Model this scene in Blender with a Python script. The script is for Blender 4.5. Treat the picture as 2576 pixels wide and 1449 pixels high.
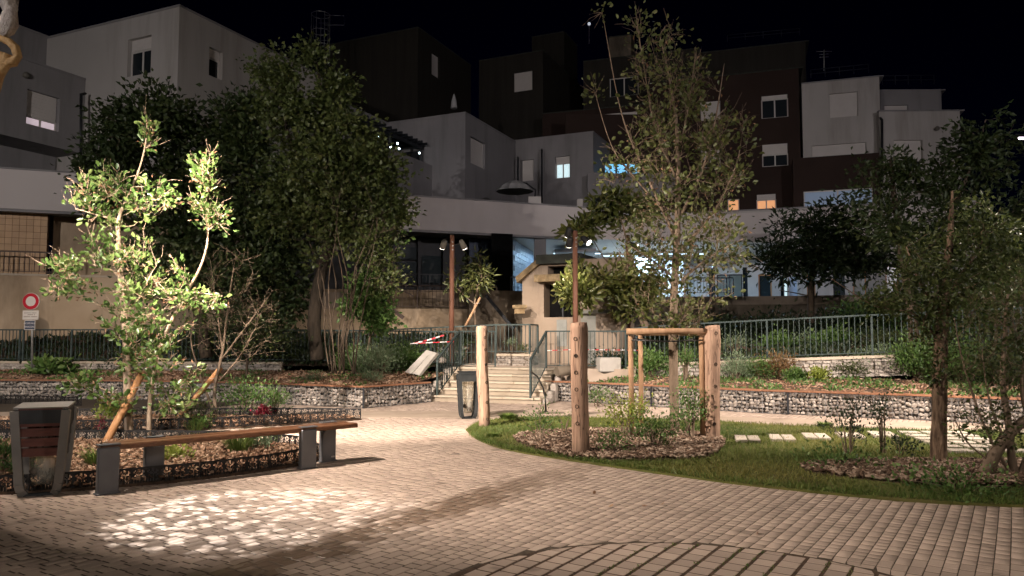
import bpy, bmesh, math, random
import numpy as np
from mathutils import Vector, Matrix, noise

# ------------------------------------------------------------------ clear
for o in list(bpy.data.objects):
    bpy.data.objects.remove(o)
scene = bpy.context.scene
COL = scene.collection
rad = math.radians
RNG = np.random.default_rng(7)
random.seed(7)

# ------------------------------------------------------------------ camera
FD, CX, CY, CAMH = 1874.2, 1288.0, 724.5, 1.55
TILT = math.atan(117.5 / FD)
cam_d = bpy.data.cameras.new('camera')
cam_d.sensor_width = 36.0
cam_d.lens = 36.0 * FD / 2576.0
cam_d.clip_start = 0.05
cam_d.clip_end = 2000
cam = bpy.data.objects.new('camera', cam_d)
cam.location = (0, 0, CAMH)
cam.rotation_euler = (math.pi / 2 + TILT, 0, 0)
COL.objects.link(cam)
scene.camera = cam

# ------------------------------------------------------------------ sky, moonlight, exposure
world = bpy.data.worlds.new('World')
scene.world = world
world.use_nodes = True
wn = world.node_tree
for n in list(wn.nodes):
    wn.nodes.remove(n)
sky = wn.nodes.new('ShaderNodeTexSky')
sky.sky_type = 'NISHITA'
sky.sun_disc = False
sky.sun_elevation = rad(-6)
sky.sun_rotation = rad(0)
sky.ozone_density = 6.0
bg = wn.nodes.new('ShaderNodeBackground')
bg.inputs['Strength'].default_value = 0.15
wo = wn.nodes.new('ShaderNodeOutputWorld')
wn.links.new(sky.outputs[0], bg.inputs[0])
wn.links.new(bg.outputs[0], wo.inputs[0])
sun_d = bpy.data.lights.new('moon', 'SUN')
sun_d.energy = 0.004
sun_d.angle = rad(0.5)
sun_d.color = (0.8, 0.88, 1.0)
sun = bpy.data.objects.new('moon', sun_d)
sun.rotation_euler = (rad(60), 0, rad(180))
COL.objects.link(sun)
vs = scene.view_settings
vs.view_transform = 'Standard'
vs.look = 'None'
vs.exposure = 0.0
vs.gamma = 1.0
scene.render.engine = 'CYCLES'
scene.cycles.use_denoising = True
scene.cycles.max_bounces = 3
scene.cycles.diffuse_bounces = 2
scene.cycles.glossy_bounces = 2
scene.cycles.transmission_bounces = 2
scene.cycles.transparent_max_bounces = 6
scene.cycles.sample_clamp_indirect = 3.0
scene.cycles.use_light_tree = True
scene.cycles.use_adaptive_sampling = True
scene.cycles.adaptive_threshold = 0.03
scene.cycles.caustics_reflective = False
scene.cycles.caustics_refractive = False

# ------------------------------------------------------------------ placement helpers
CT, ST = math.cos(TILT), math.sin(TILT)
def ray(x, y):
    u = (x - CX) / FD
    v = (CY - y) / FD
    return Vector((u, CT - v * ST, ST + v * CT))
def at(x, y, d):
    """point seen at picture position (x, y), standing d metres in front of the camera"""
    r = ray(x, y)
    return Vector((0, 0, CAMH)) + r * (d / r.y)
def gnd(x, y, z=0.0):
    """point on the level z seen at picture position (x, y)"""
    r = ray(x, y)
    return Vector((0, 0, CAMH)) + r * ((z - CAMH) / r.z)
def g2(x, y, z=0.0):
    p = gnd(x, y, z)
    return (p.x, p.y)

# ------------------------------------------------------------------ object helpers
WM = {}
def link(o, parent=None, mw=None):
    mw = mw.copy() if mw is not None else Matrix.Identity(4)
    o.matrix_basis = mw
    WM[o.name] = mw
    if parent is not None:
        o.parent = parent
        o.matrix_parent_inverse = WM[parent.name].inverted()
    COL.objects.link(o)
    return o
def tag(o, label=None, cat=None, group=None, kind=None):
    if label: o['label'] = label
    if cat: o['category'] = cat
    if group: o['group'] = group
    if kind: o['kind'] = kind
    return o
def thing(name, label, cat, loc=(0, 0, 0), group=None):
    o = bpy.data.objects.new(name, None)
    o.empty_display_size = 0.1
    link(o, None, Matrix.Translation(Vector(loc)))
    return tag(o, label, cat, group)
def put(name, me, parent=None, mw=None, **kw):
    o = bpy.data.objects.new(name, me)
    link(o, parent, mw)
    return tag(o, **kw)
def xform(loc, rz=0.0, sc=None, tilt=None):
    m = Matrix.Translation(Vector(loc)) @ Matrix.Rotation(rz, 4, 'Z')
    if tilt:
        m = m @ Matrix.Rotation(tilt[0], 4, 'X') @ Matrix.Rotation(tilt[1], 4, 'Y')
    if sc:
        m = m @ Matrix.Diagonal((sc[0], sc[1], sc[2], 1))
    return m

class MB:
    """collects shapes into one mesh"""
    def __init__(s):
        s.v = []; s.f = []; s.sm = []
    def face(s, pts, smooth=False):
        b = len(s.v)
        s.v += [tuple(p) for p in pts]
        s.f.append(tuple(range(b, b + len(pts)))); s.sm.append(smooth)
    def add(s, vs_, fs, smooth=False):
        b = len(s.v)
        s.v += [tuple(p) for p in vs_]
        for f in fs:
            s.f.append(tuple(i + b for i in f)); s.sm.append(smooth)
    def box(s, c, size, rz=0.0, m=None, bev=0.0):
        x, y, z = size[0] / 2, size[1] / 2, size[2] / 2
        if m is None:
            m = Matrix.Translation(Vector(c)) @ Matrix.Rotation(rz, 4, 'Z')
        if bev <= 0:
            p = [(-x,-y,-z),(x,-y,-z),(x,y,-z),(-x,y,-z),(-x,-y,z),(x,-y,z),(x,y,z),(-x,y,z)]
            fs = [(3,2,1,0),(4,5,6,7),(0,1,5,4),(1,2,6,5),(2,3,7,6),(3,0,4,7)]
            s.add([m @ Vector(q) for q in p], fs)
        else:
            b = min(bev, x*.9, y*.9, z*.9)
            P = []
            for sx in (-1,1):
                for sy in (-1,1):
                    for sz in (-1,1):
                        P.append(((sx*x, sy*(y-b), sz*(z-b)), (sx*(x-b), sy*y, sz*(z-b)), (sx*(x-b), sy*(y-b), sz*z)))
            vv = [q for t in P for q in t]
            bm = bmesh.new()
            for q in vv: bm.verts.new(m @ Vector(q))
            r = bmesh.ops.convex_hull(bm, input=bm.verts)
            bm.verts.index_update()
            s.add([v.co.copy() for v in bm.verts], [tuple(v.index for v in f.verts) for f in bm.faces])
            bm.free()
        return s
    def bar(s, a, b, w, h=None, up=(0, 0, 1)):
        """rectangular bar from a to b"""
        a, b = Vector(a), Vector(b); h = h or w
        d = (b - a); L = d.length
        if L < 1e-6: return s
        d.normalize()
        up = Vector(up)
        if abs(d.dot(up)) > .98: up = Vector((0, 1, 0))
        sx = d.cross(up).normalized(); sy = sx.cross(d).normalized()
        vs_ = []
        for q in (a, b):
            for i, j in ((-1,-1),(1,-1),(1,1),(-1,1)):
                vs_.append(q + sx * (i*w/2) + sy * (j*h/2))
        s.add(vs_, [(3,2,1,0),(4,5,6,7),(0,1,5,4),(1,2,6,5),(2,3,7,6),(3,0,4,7)])
        return s
    def tube(s, pts, rr, n=8, caps=True, smooth=True, wob=0.0):
        pts = [Vector(p) for p in pts]
        if not hasattr(rr, '__len__'): rr = [rr] * len(pts)
        vs_ = []; fs = []
        prev = None
        for i, p in enumerate(pts):
            if i == 0: d = pts[1] - p
            elif i == len(pts) - 1: d = p - pts[i-1]
            else: d = pts[i+1] - pts[i-1]
            if d.length < 1e-9: d = Vector((0,0,1))
            d.normalize()
            if prev is None:
                ref = Vector((1, 0, 0)) if abs(d.x) < .8 else Vector((0, 1, 0))
                sx = d.cross(ref).normalized()
            else:
                sx = (prev - d * prev.dot(d))
                if sx.length < 1e-6: sx = d.orthogonal()
                sx.normalize()
            prev = sx
            sy = d.cross(sx)
            for k in range(n):
                a = 2 * math.pi * k / n
                r = rr[i] * (1 + (wob * (noise.noise(Vector((p.x*3+k*1.7, p.y*3, p.z*4))) if wob else 0)))
                vs_.append(p + sx * (math.cos(a) * r) + sy * (math.sin(a) * r))
        for i in range(len(pts) - 1):
            for k in range(n):
                k2 = (k + 1) % n
                fs.append((i*n+k, i*n+k2, (i+1)*n+k2, (i+1)*n+k))
        b = len(s.v)
        s.add(vs_, fs, smooth)
        if caps:
            s.f.append(tuple(b + k for k in range(n))[::-1]); s.sm.append(False)
            s.f.append(tuple(b + (len(pts)-1)*n + k for k in range(n))); s.sm.append(False)
        return s
    def prism(s, poly, z0, z1):
        n = len(poly)
        z0f = z0 if hasattr(z0, '__len__') else [z0]*n
        z1f = z1 if hasattr(z1, '__len__') else [z1]*n
        vs_ = [(p[0], p[1], z) for p, z in zip(poly, z0f)] + [(p[0], p[1], z) for p, z in zip(poly, z1f)]
        fs = [tuple(range(n))[::-1], tuple(range(n, 2*n))]
        for i in range(n):
            j = (i + 1) % n
            fs.append((i, j, n + j, n + i))
        s.add(vs_, fs)
        return s
    def lathe(s, c, prof, n=16, m=None, smooth=True):
        """profile [(r, z)] turned about z"""
        m = m or Matrix.Translation(Vector(c))
        vs_ = []; fs = []
        for r, z in prof:
            for k in range(n):
                a = 2*math.pi*k/n
                vs_.append(m @ Vector((r*math.cos(a), r*math.sin(a), z)))
        for i in range(len(prof)-1):
            for k in range(n):
                k2 = (k+1) % n
                fs.append((i*n+k, i*n+k2, (i+1)*n+k2, (i+1)*n+k))
        s.add(vs_, fs, smooth)
        b = len(s.v) - len(vs_)
        s.f.append(tuple(b+k for k in range(n))[::-1]); s.sm.append(False)
        s.f.append(tuple(b+(len(prof)-1)*n+k for k in range(n))); s.sm.append(False)
        return s
    def mesh(s, name, mat):
        me = bpy.data.meshes.new(name)
        me.from_pydata(s.v, [], s.f)
        me.polygons.foreach_set('use_smooth', s.sm)
        if mat: me.materials.append(mat)
        me.update()
        return me
    def build(s, name, mat, parent=None, mw=None, **kw):
        return put(name, s.mesh(name, mat), parent, mw, **kw)

def np_mesh(name, V, counts, idx, mat, tone=None, smooth=False):
    """fast mesh: V (n,3), counts per face, flat vertex indices"""
    me = bpy.data.meshes.new(name)
    me.vertices.add(len(V))
    me.vertices.foreach_set('co', np.asarray(V, dtype=np.float32).ravel())
    me.loops.add(len(idx))
    me.loops.foreach_set('vertex_index', np.asarray(idx, dtype=np.int32))
    me.polygons.add(len(counts))
    st = np.zeros(len(counts), dtype=np.int32)
    st[1:] = np.cumsum(counts)[:-1]
    me.polygons.foreach_set('loop_start', st)
    if smooth:
        me.polygons.foreach_set('use_smooth', np.ones(len(counts), dtype=bool))
    if tone is not None:
        a = me.attributes.new('tone', 'FLOAT', 'FACE')
        a.data.foreach_set('value', np.asarray(tone, dtype=np.float32))
    if mat: me.materials.append(mat)
    me.update(calc_edges=True)
    me.validate()
    return me

# ------------------------------------------------------------------ materials
def nodes(name):
    m = bpy.data.materials.new(name)
    m.use_nodes = True
    t = m.node_tree
    for n in list(t.nodes): t.nodes.remove(n)
    out = t.nodes.new('ShaderNodeOutputMaterial')
    b = t.nodes.new('ShaderNodeBsdfPrincipled')
    t.links.new(b.outputs[0], out.inputs[0])
    return m, t, b, out
def mth(t, op, a, b=None, c=None):
    n = t.nodes.new('ShaderNodeMath'); n.operation = op
    for i, v in enumerate((a, b, c)):
        if v is None: continue
        if isinstance(v, (int, float)): n.inputs[i].default_value = v
        else: t.links.new(v, n.inputs[i])
    return n.outputs[0]
def rampn(t, src, stops):
    r = t.nodes.new('ShaderNodeValToRGB')
    el = r.color_ramp.elements
    while len(el) > 1: el.remove(el[-1])
    el[0].position = stops[0][0]; el[0].color = (*stops[0][1], 1) if hasattr(stops[0][1], '__len__') else (stops[0][1],)*3 + (1,)
    for p, c in stops[1:]:
        e = el.new(p); e.color = (*c, 1) if hasattr(c, '__len__') else (c, c, c, 1)
    t.links.new(src, r.inputs[0])
    return r.outputs[0]
def mixc(t, f, a, b, mode='MIX'):
    n = t.nodes.new('ShaderNodeMix'); n.data_type = 'RGBA'; n.blend_type = mode
    for i, v in ((0, f), (6, a), (7, b)):
        if isinstance(v, (int, float)): n.inputs[i].default_value = v if i == 0 else (v, v, v, 1)
        elif isinstance(v, tuple): n.inputs[i].default_value = (*v, 1)
        else: t.links.new(v, n.inputs[i])
    return n.outputs[2]
def tex(t, kind, scale, vec, detail=4, rough=.55, **kw):
    n = t.nodes.new('ShaderNodeTex' + kind)
    n.inputs['Scale'].default_value = scale
    if kind == 'Noise':
        n.inputs['Detail'].default_value = detail
        n.inputs['Roughness'].default_value = rough
    for k, v in kw.items(): setattr(n, k, v)
    t.links.new(vec, n.inputs['Vector'])
    return n
def bumpn(t, b, h, strength, dist):
    n = t.nodes.new('ShaderNodeBump')
    n.inputs['Strength'].default_value = strength
    n.inputs['Distance'].default_value = dist
    t.links.new(h, n.inputs['Height'])
    t.links.new(n.outputs[0], b.inputs['Normal'])
def posn(t, stretch=None, coord='POS'):
    if coord == 'POS':
        g = t.nodes.new('ShaderNodeNewGeometry').outputs['Position']
    else:
        g = t.nodes.new('ShaderNodeTexCoord').outputs['Object']
    if stretch:
        mp = t.nodes.new('ShaderNodeMapping')
        mp.inputs['Scale'].default_value = stretch
        t.links.new(g, mp.inputs[0]); g = mp.outputs[0]
    return g
def tonen(t, kind):
    if kind == 'obj':
        return t.nodes.new('ShaderNodeObjectInfo').outputs['Random']
    a = t.nodes.new('ShaderNodeAttribute'); a.attribute_name = 'tone'
    return a.outputs['Fac']
def surf(name, c1, c2, scale=6, rough=.8, bump=.15, bscale=60, bdist=.01, metal=0, vary=None, vamt=.25,
         spec=.3, stretch=None, dirt=None, coord='POS', lo=.35, hi=.65):
    m, t, b, out = nodes(name)
    p = posn(t, stretch, coord)
    n1 = tex(t, 'Noise', scale, p, 5)
    col = mixc(t, rampn(t, n1.outputs[0], [(lo, 0.0), (hi, 1.0)]), c1, c2)
    if dirt:
        n3 = tex(t, 'Noise', dirt[1], posn(t, dirt[3] if len(dirt) > 3 else None), 6, .65)
        col = mixc(t, mth(t, 'MULTIPLY', rampn(t, n3.outputs[0], [(.48, 0.0), (.72, 1.0)]), dirt[2]), col, dirt[0])
    if vary:
        k = mth(t, 'MULTIPLY_ADD', tonen(t, vary), 2*vamt, 1 - vamt)
        kk = t.nodes.new('ShaderNodeCombineXYZ')
        for i in range(3): t.links.new(k, kk.inputs[i])
        col = mixc(t, 1.0, col, kk.outputs[0], 'MULTIPLY')
    t.links.new(col, b.inputs['Base Color'])
    b.inputs['Roughness'].default_value = rough
    b.inputs['Metallic'].default_value = metal
    b.inputs['Specular IOR Level'].default_value = spec
    if bump:
        n2 = tex(t, 'Noise', bscale, p, 6, .6)
        bumpn(t, b, n2.outputs[0], bump, bdist)
    return m
def leafmat(name, c1, c2, c3, rough=.4, trans=.35, spec=.4):
    """per-leaf tone between three colours, part of the light passes through"""
    m, t, b, out = nodes(name)
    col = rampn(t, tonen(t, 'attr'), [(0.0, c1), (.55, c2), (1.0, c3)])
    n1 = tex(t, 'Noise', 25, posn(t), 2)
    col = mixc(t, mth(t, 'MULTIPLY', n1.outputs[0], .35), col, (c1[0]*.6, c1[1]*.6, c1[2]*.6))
    t.links.new(col, b.inputs['Base Color'])
    b.inputs['Roughness'].default_value = rough
    b.inputs['Specular IOR Level'].default_value = spec
    tr = t.nodes.new('ShaderNodeBsdfTranslucent')
    t.links.new(col, tr.inputs['Color'])
    mx = t.nodes.new('ShaderNodeMixShader')
    mx.inputs[0].default_value = trans
    t.links.new(b.outputs[0], mx.inputs[1]); t.links.new(tr.outputs[0], mx.inputs[2])
    t.links.new(mx.outputs[0], out.inputs[0])
    return m
def emit(name, col, strength):
    m, t, b, out = nodes(name)
    b.inputs['Base Color'].default_value = (*col, 1)
    b.inputs['Emission Color'].default_value = (*col, 1)
    b.inputs['Emission Strength'].default_value = strength
    b.inputs['Roughness'].default_value = .4
    return m
def glass(name, col=(.02, .025, .03), rough=.06):
    m, t, b, out = nodes(name)
    b.inputs['Base Color'].default_value = (*col, 1)
    b.inputs['Roughness'].default_value = rough
    b.inputs['Specular IOR Level'].default_value = .5
    return m

# beige concrete pavers with a wet gutter that follows the courses
QW, SWA = (0.839, -0.545), (0.545, 0.839)
def pavermat(name, vary, c1=(.385, .30, .243), c2=(.445, .355, .29), wet=True):
    m, t, b, out = nodes(name)
    p = posn(t)
    n1 = tex(t, 'Noise', 2.3, p, 4)
    nf = tex(t, 'Noise', 120, p, 3)
    nb = tex(t, 'Noise', .55, p, 3)
    col = mixc(t, n1.outputs[0], c1, c2)
    rnd = tonen(t, vary)
    k = mth(t, 'MULTIPLY_ADD', rnd, .30, .84)
    k = mth(t, 'MULTIPLY', k, mth(t, 'MULTIPLY_ADD', nf.outputs[0], .30, .85))
    k = mth(t, 'MULTIPLY', k, mth(t, 'MULTIPLY_ADD', nb.outputs[0], .45, .77))
    # scattered stains
    ns = tex(t, 'Noise', 3.1, p, 2, .4)
    st = rampn(t, ns.outputs[0], [(.66, 1.0), (.74, .62)])
    k = mth(t, 'MULTIPLY', k, st)
    kk = t.nodes.new('ShaderNodeCombineXYZ')
    for i in range(3): t.links.new(k, kk.inputs[i])
    col = mixc(t, 1.0, col, kk.outputs[0], 'MULTIPLY')
    rgh = .82
    if wet:
        sp = t.nodes.new('ShaderNodeSeparateXYZ'); t.links.new(p, sp.inputs[0])
        q = mth(t, 'ADD', mth(t, 'MULTIPLY', sp.outputs[0], QW[0]), mth(t, 'MULTIPLY', sp.outputs[1], QW[1]))
        s_ = mth(t, 'ADD', mth(t, 'MULTIPLY', sp.outputs[0], SWA[0]), mth(t, 'MULTIPLY', sp.outputs[1], SWA[1]))
        dq = mth(t, 'ABSOLUTE', mth(t, 'ADD', q, 4.18))
        nw = tex(t, 'Noise', 1.7, p, 3)
        e = mth(t, 'ADD', dq, mth(t, 'MULTIPLY', mth(t, 'SUBTRACT', nw.outputs[0], .5), .55))
        e = mth(t, 'ADD', e, mth(t, 'MULTIPLY', rnd, .22))
        w = rampn(t, e, [(.24, 1.0), (.46, 0.0)])
        far = rampn(t, mth(t, 'DIVIDE', s_, 12.0), [(.50, 1.0), (.72, 0.0)])
        w = mth(t, 'MULTIPLY', w, far)
        col = mixc(t, mth(t, 'MULTIPLY', w, .8), col, mixc(t, 1.0, col, (.40, .34, .28), 'MULTIPLY'))
        rg = mth(t, 'MULTIPLY_ADD', w, -.55, .82)
        t.links.new(rg, b.inputs['Roughness'])
    else:
        b.inputs['Roughness'].default_value = rgh
    t.links.new(col, b.inputs['Base Color'])
    b.inputs['Specular IOR Level'].default_value = .3
    bumpn(t, b, nf.outputs[0], .25, .004)
    return m

MAT = {}
MAT['paver'] = pavermat('paver concrete', 'obj')
MAT['paver_far'] = pavermat('paver concrete field', 'attr')
MAT['slab_grey'] = pavermat('grey paving slab', 'obj', (.33, .29, .24), (.41, .36, .30), wet=False)
MAT['joint'] = surf('joint sand', (.055, .042, .03), (.10, .078, .056), 30, .95, .4, 200, .004)
MAT['soil'] = surf('dark soil', (.045, .03, .02), (.10, .062, .04), 14, .95, .6, 40, .03)
MAT['concrete_path'] = surf('smooth path concrete', (.34, .27, .21), (.41, .33, .26), 1.6, .85, .12, 150, .004, dirt=((.22, .17, .13), 2.2, .6))
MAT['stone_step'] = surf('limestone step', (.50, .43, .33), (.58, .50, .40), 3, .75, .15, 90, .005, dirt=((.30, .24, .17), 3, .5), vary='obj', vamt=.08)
MAT['stone_riser_shaded'] = surf('shaded limestone riser', (.36, .30, .23), (.43, .36, .28), 3, .8, .2, 60, .006, dirt=((.22, .17, .12), 3, .6))  # step limestone darkened, painting in the shade under the nosings
MAT['coping'] = surf('limestone coping', (.46, .38, .29), (.54, .46, .36), 3, .8, .15, 90, .005, dirt=((.28, .22, .16), 3, .4), vary='obj', vamt=.1)
MAT['white_stone'] = surf('split white stone', (.33, .29, .25), (.49, .44, .39), 14, .9, .9, 26, .04, vary='obj', vamt=.2)
MAT['gabion_stone'] = surf('gabion limestone', (.25, .215, .185), (.47, .42, .37), 7, .85, .5, 30, .02, vary='obj', vamt=.38, coord='OBJ')
MAT['gabion_stone_far'] = surf('gabion limestone fill', (.25, .215, .185), (.47, .42, .37), 7, .85, .5, 30, .02, vary='attr', vamt=.38)
MAT['gabion_core'] = surf('gabion dark core', (.03, .027, .024), (.06, .052, .045), 9, .95, .5, 30, .03)
MAT['wire'] = surf('galvanised wire', (.22, .22, .22), (.30, .30, .30), 20, .5, 0, metal=.7)
MAT['timber_cap'] = surf('timber capping', (.21, .10, .058), (.28, .14, .08), 5, .7, .3, 60, .004, stretch=(1, 1, 8), vary='obj', vamt=.12)
MAT['log'] = surf('debarked log', (.22, .12, .078), (.44, .27, .185), 9, .8, .9, 22, .03, stretch=(2.4, 2.4, .12), dirt=((.17, .095, .06), 3.5, .9, (2.6, 2.6, .22)), lo=.3, hi=.7)
def logmat():
    m, t, b, out = nodes('debarked log')
    p = posn(t)
    g = tex(t, 'Noise', 10, posn(t, (2.4, 2.4, .12)), 6, .6)
    k = tex(t, 'Noise', 3.2, posn(t, (1.5, 1.5, .5)), 4)
    c = tex(t, 'Noise', 5.0, posn(t, (4.5, 4.5, .22)), 2, .5)
    col = mixc(t, rampn(t, g.outputs[0], [(.3, 0.0), (.7, 1.0)]), (.25, .152, .104), (.42, .282, .20))
    col = mixc(t, mth(t, 'MULTIPLY', rampn(t, k.outputs[0], [(.5, 0.0), (.68, 1.0)]), .65), col, (.17, .105, .075))
    cr = rampn(t, mth(t, 'ABSOLUTE', mth(t, 'SUBTRACT', c.outputs[0], .5)), [(.004, 1.0), (.016, 0.0)])
    col = mixc(t, mth(t, 'MULTIPLY', cr, .8), col, (.07, .04, .028))
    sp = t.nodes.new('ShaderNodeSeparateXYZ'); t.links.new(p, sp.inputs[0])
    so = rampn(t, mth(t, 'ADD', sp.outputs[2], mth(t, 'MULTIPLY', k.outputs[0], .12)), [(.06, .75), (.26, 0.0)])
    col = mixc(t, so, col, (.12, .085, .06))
    t.links.new(col, b.inputs['Base Color'])
    b.inputs['Roughness'].default_value = .8; b.inputs['Specular IOR Level'].default_value = .25
    bumpn(t, b, mth(t, 'SUBTRACT', g.outputs[0], cr), .8, .012)
    return m
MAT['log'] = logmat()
MAT['log_hole'] = surf('drilled hole', (.03, .02, .015), (.05, .035, .025), 20, .9, 0)
MAT['stake'] = surf('round stake timber', (.42, .20, .085), (.54, .29, .14), 7, .7, .3, 40, .006, stretch=(2, 2, .5))
MAT['stake_pale'] = surf('round pale stake timber', (.25, .145, .08), (.34, .21, .12), 7, .7, .4, 40, .006, stretch=(2, 2, .4))
MAT['bench_wood'] = surf('bench timber', (.12, .052, .026), (.19, .088, .045), 6, .38, .25, 50, .004, stretch=(3, 3, 10), spec=.5)
MAT['bench_metal'] = surf('grey bench metal', (.12, .125, .135), (.15, .155, .165), 4, .45, .08, 200, .002, metal=.25, spec=.5)
MAT['bin_wood'] = surf('bin timber', (.085, .032, .024), (.13, .052, .04), 8, .55, .2, 60, .004, stretch=(1, 1, 6))
MAT['bin_metal'] = surf('bin metal', (.20, .19, .175), (.25, .235, .215), 4, .5, .08, 150, .002, metal=.2)
MAT['bin_dark'] = surf('dark bin metal', (.03, .034, .036), (.05, .054, .056), 4, .5, .08, 150, .002, metal=.2)
MAT['fence'] = surf('grey green fence paint', (.045, .062, .06), (.06, .08, .077), 6, .65, .1, 90, .002, spec=.15)
MAT['fence_brown'] = surf('brown fence paint', (.05, .03, .022), (.075, .048, .035), 6, .55, .1, 90, .002)
MAT['fence_black'] = surf('black rail paint', (.012, .013, .016), (.022, .024, .028), 6, .5, .1, 90, .002)
MAT['rust_post'] = surf('rust brown post', (.14, .062, .038), (.20, .095, .06), 5, .6, .2, 30, .004, stretch=(3, 3, .4))
MAT['lamp_can'] = surf('grey lamp housing', (.11, .10, .085), (.14, .13, .11), 6, .5, .05, 90, .002)
MAT['lamp_can_dark'] = surf('dark lamp housing', (.02, .02, .02), (.03, .03, .03), 6, .5, .05, 90, .002)
MAT['edging'] = surf('black edging steel', (.014, .013, .013), (.03, .027, .025), 8, .6, .1, 90, .002, metal=.2)
MAT['bark_pale'] = surf('pale bark', (.30, .21, .145), (.42, .32, .23), 9, .85, .6, 26, .015, stretch=(1, 1, .5))
MAT['bark_dark'] = surf('dark bark', (.055, .04, .028), (.10, .075, .052), 9, .9, .7, 24, .02, stretch=(1, 1, .4))
MAT['bark_mid'] = surf('grey brown bark', (.13, .095, .065), (.21, .155, .11), 9, .9, .7, 24, .02, stretch=(1, 1, .4))
MAT['bark_black'] = surf('black brown bark', (.022, .017, .012), (.045, .034, .024), 9, .95, .7, 24, .02, stretch=(1, 1, .4))
MAT['bark_rough'] = surf('rough brown bark', (.07, .045, .03), (.24, .165, .11), 16, .95, .9, 30, .03, stretch=(1.4, 1.4, .3))
MAT['bark_twig'] = surf('dry brown twig', (.24, .15, .095), (.33, .225, .15), 9, .9, .3, 40, .006)
MAT['chip'] = leafmat('bark chips', (.13, .068, .04), (.30, .178, .11), (.52, .37, .26), .85, 0.0, .2)
MAT['chip_grey'] = leafmat('grey bark chips', (.075, .046, .031), (.20, .132, .09), (.46, .36, .275), .85, 0.0, .2)
MAT['leaf_bright'] = leafmat('bright young leaves', (.055, .11, .025), (.125, .205, .052), (.27, .325, .115), .32, .3, .5)
MAT['leaf_dark'] = leafmat('dark tree leaves', (.020, .036, .011), (.040, .062, .018), (.075, .095, .028), .5, .25)
MAT['leaf_olive'] = leafmat('olive tree leaves', (.038, .056, .016), (.075, .10, .028), (.135, .15, .048), .45, .3)
MAT['leaf_golden'] = leafmat('golden green leaves', (.05, .068, .018), (.10, .118, .034), (.17, .17, .06), .45, .3)
MAT['leaf_mag'] = leafmat('glossy broad leaves', (.06, .085, .018), (.13, .15, .038), (.24, .22, .075), .35, .25, .5)
MAT['leaf_green'] = leafmat('fresh green leaves', (.055, .115, .028), (.10, .185, .045), (.19, .28, .08), .45, .3)
MAT['leaf_grey'] = leafmat('silvery green leaves', (.12, .17, .09), (.20, .27, .15), (.31, .38, .24), .6, .25)
MAT['leaf_red'] = leafmat('reddish shrub leaves', (.12, .06, .025), (.19, .11, .045), (.26, .18, .08), .6, .25)
MAT['leaf_deep'] = leafmat('deep green hedge leaves', (.012, .024, .009), (.026, .044, .015), (.05, .074, .025), .5, .2)
MAT['leaf_lime'] = leafmat('lime green leaves', (.16, .21, .03), (.25, .30, .055), (.36, .38, .09), .4, .3)
MAT['leaf_dead'] = leafmat('dried brown leaves', (.16, .08, .04), (.27, .15, .08), (.38, .24, .14), .8, .2)
MAT['grass'] = leafmat('lawn grass', (.05, .095, .016), (.115, .15, .03), (.24, .215, .06), .6, .25)
MAT['grass_green'] = leafmat('green grass tufts', (.06, .115, .02), (.12, .19, .035), (.22, .27, .07), .5, .25)
MAT['petal'] = leafmat('flower petals', (.20, .012, .03), (.30, .02, .05), (.42, .06, .10), .6, .25)
MAT['lavender'] = leafmat('pale flower spikes', (.34, .26, .33), (.45, .36, .42), (.55, .48, .5), .7, .25)
MAT['lawn'] = surf('lawn ground', (.075, .092, .02), (.135, .135, .036), 1.4, .95, .7, 90, .015, dirt=((.13, .085, .05), .9, .65))
MAT['stucco'] = surf('white render', (.44, .415, .395), (.48, .455, .435), .35, .9, .25, 120, .004, dirt=((.27, .235, .205), .8, .65, (1.6, 1.6, .16)))
MAT['stucco_grey_dimmed'] = surf('grey render dimmed for shade', (.235, .225, .23), (.275, .265, .27), .4, .9, .25, 120, .004, dirt=((.14, .135, .135), .9, .6, (1.6, 1.6, .16)))  # grey render darkened to paint in the dimmer light on the middle blocks
MAT['fascia'] = surf('fascia render', (.53, .485, .47), (.56, .515, .50), .3, .9, .2, 120, .004, dirt=((.36, .31, .29), .8, .25, (1, 1, .25)))
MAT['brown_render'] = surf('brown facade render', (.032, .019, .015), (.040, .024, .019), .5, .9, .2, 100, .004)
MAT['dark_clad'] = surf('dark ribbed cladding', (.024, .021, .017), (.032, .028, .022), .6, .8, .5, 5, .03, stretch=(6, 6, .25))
MAT['beige_wall'] = surf('weathered beige wall', (.40, .30, .20), (.48, .37, .26), .7, .9, .4, 30, .01, dirt=((.20, .145, .09), 1.3, .75, (1, 1, .3)))
MAT['old_wall'] = surf('dark weathered concrete', (.13, .105, .078), (.20, .165, .125), .9, .95, .6, 14, .02, dirt=((.05, .042, .032), 1.4, .85, (1, 1, .35)))
MAT['kiosk'] = surf('kiosk rough render', (.25, .195, .145), (.31, .245, .185), .9, .9, .5, 40, .012, dirt=((.10, .075, .055), 1.1, .8, (1.5, 1.5, .3)))
MAT['kiosk_roof'] = surf('mossy concrete roof', (.17, .115, .06), (.28, .21, .12), 5, .95, .8, 25, .02, dirt=((.045, .04, .022), 4, .9))
MAT['roof_slab'] = surf('dark roof slab', (.028, .031, .026), (.048, .052, .043), 4, .95, .5, 25, .01)
MAT['grey_panel'] = surf('stained grey concrete', (.22, .225, .205), (.30, .305, .28), 1.6, .9, .4, 30, .008, dirt=((.11, .115, .105), 2.2, .8))
MAT['tile_orange'] = surf('sandy wall tile', (.47, .30, .165), (.53, .345, .195), 5, .55, .06, 80, .002, vary='obj', vamt=.08)
MAT['grout'] = surf('brown grout', (.14, .07, .035), (.17, .09, .05), 9, .9, .2, 80, .003)
MAT['tile_blue'] = surf('blue grey wall tile', (.18, .23, .29), (.22, .27, .33), 5, .45, .06, 80, .002, vary='obj', vamt=.12)
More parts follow.
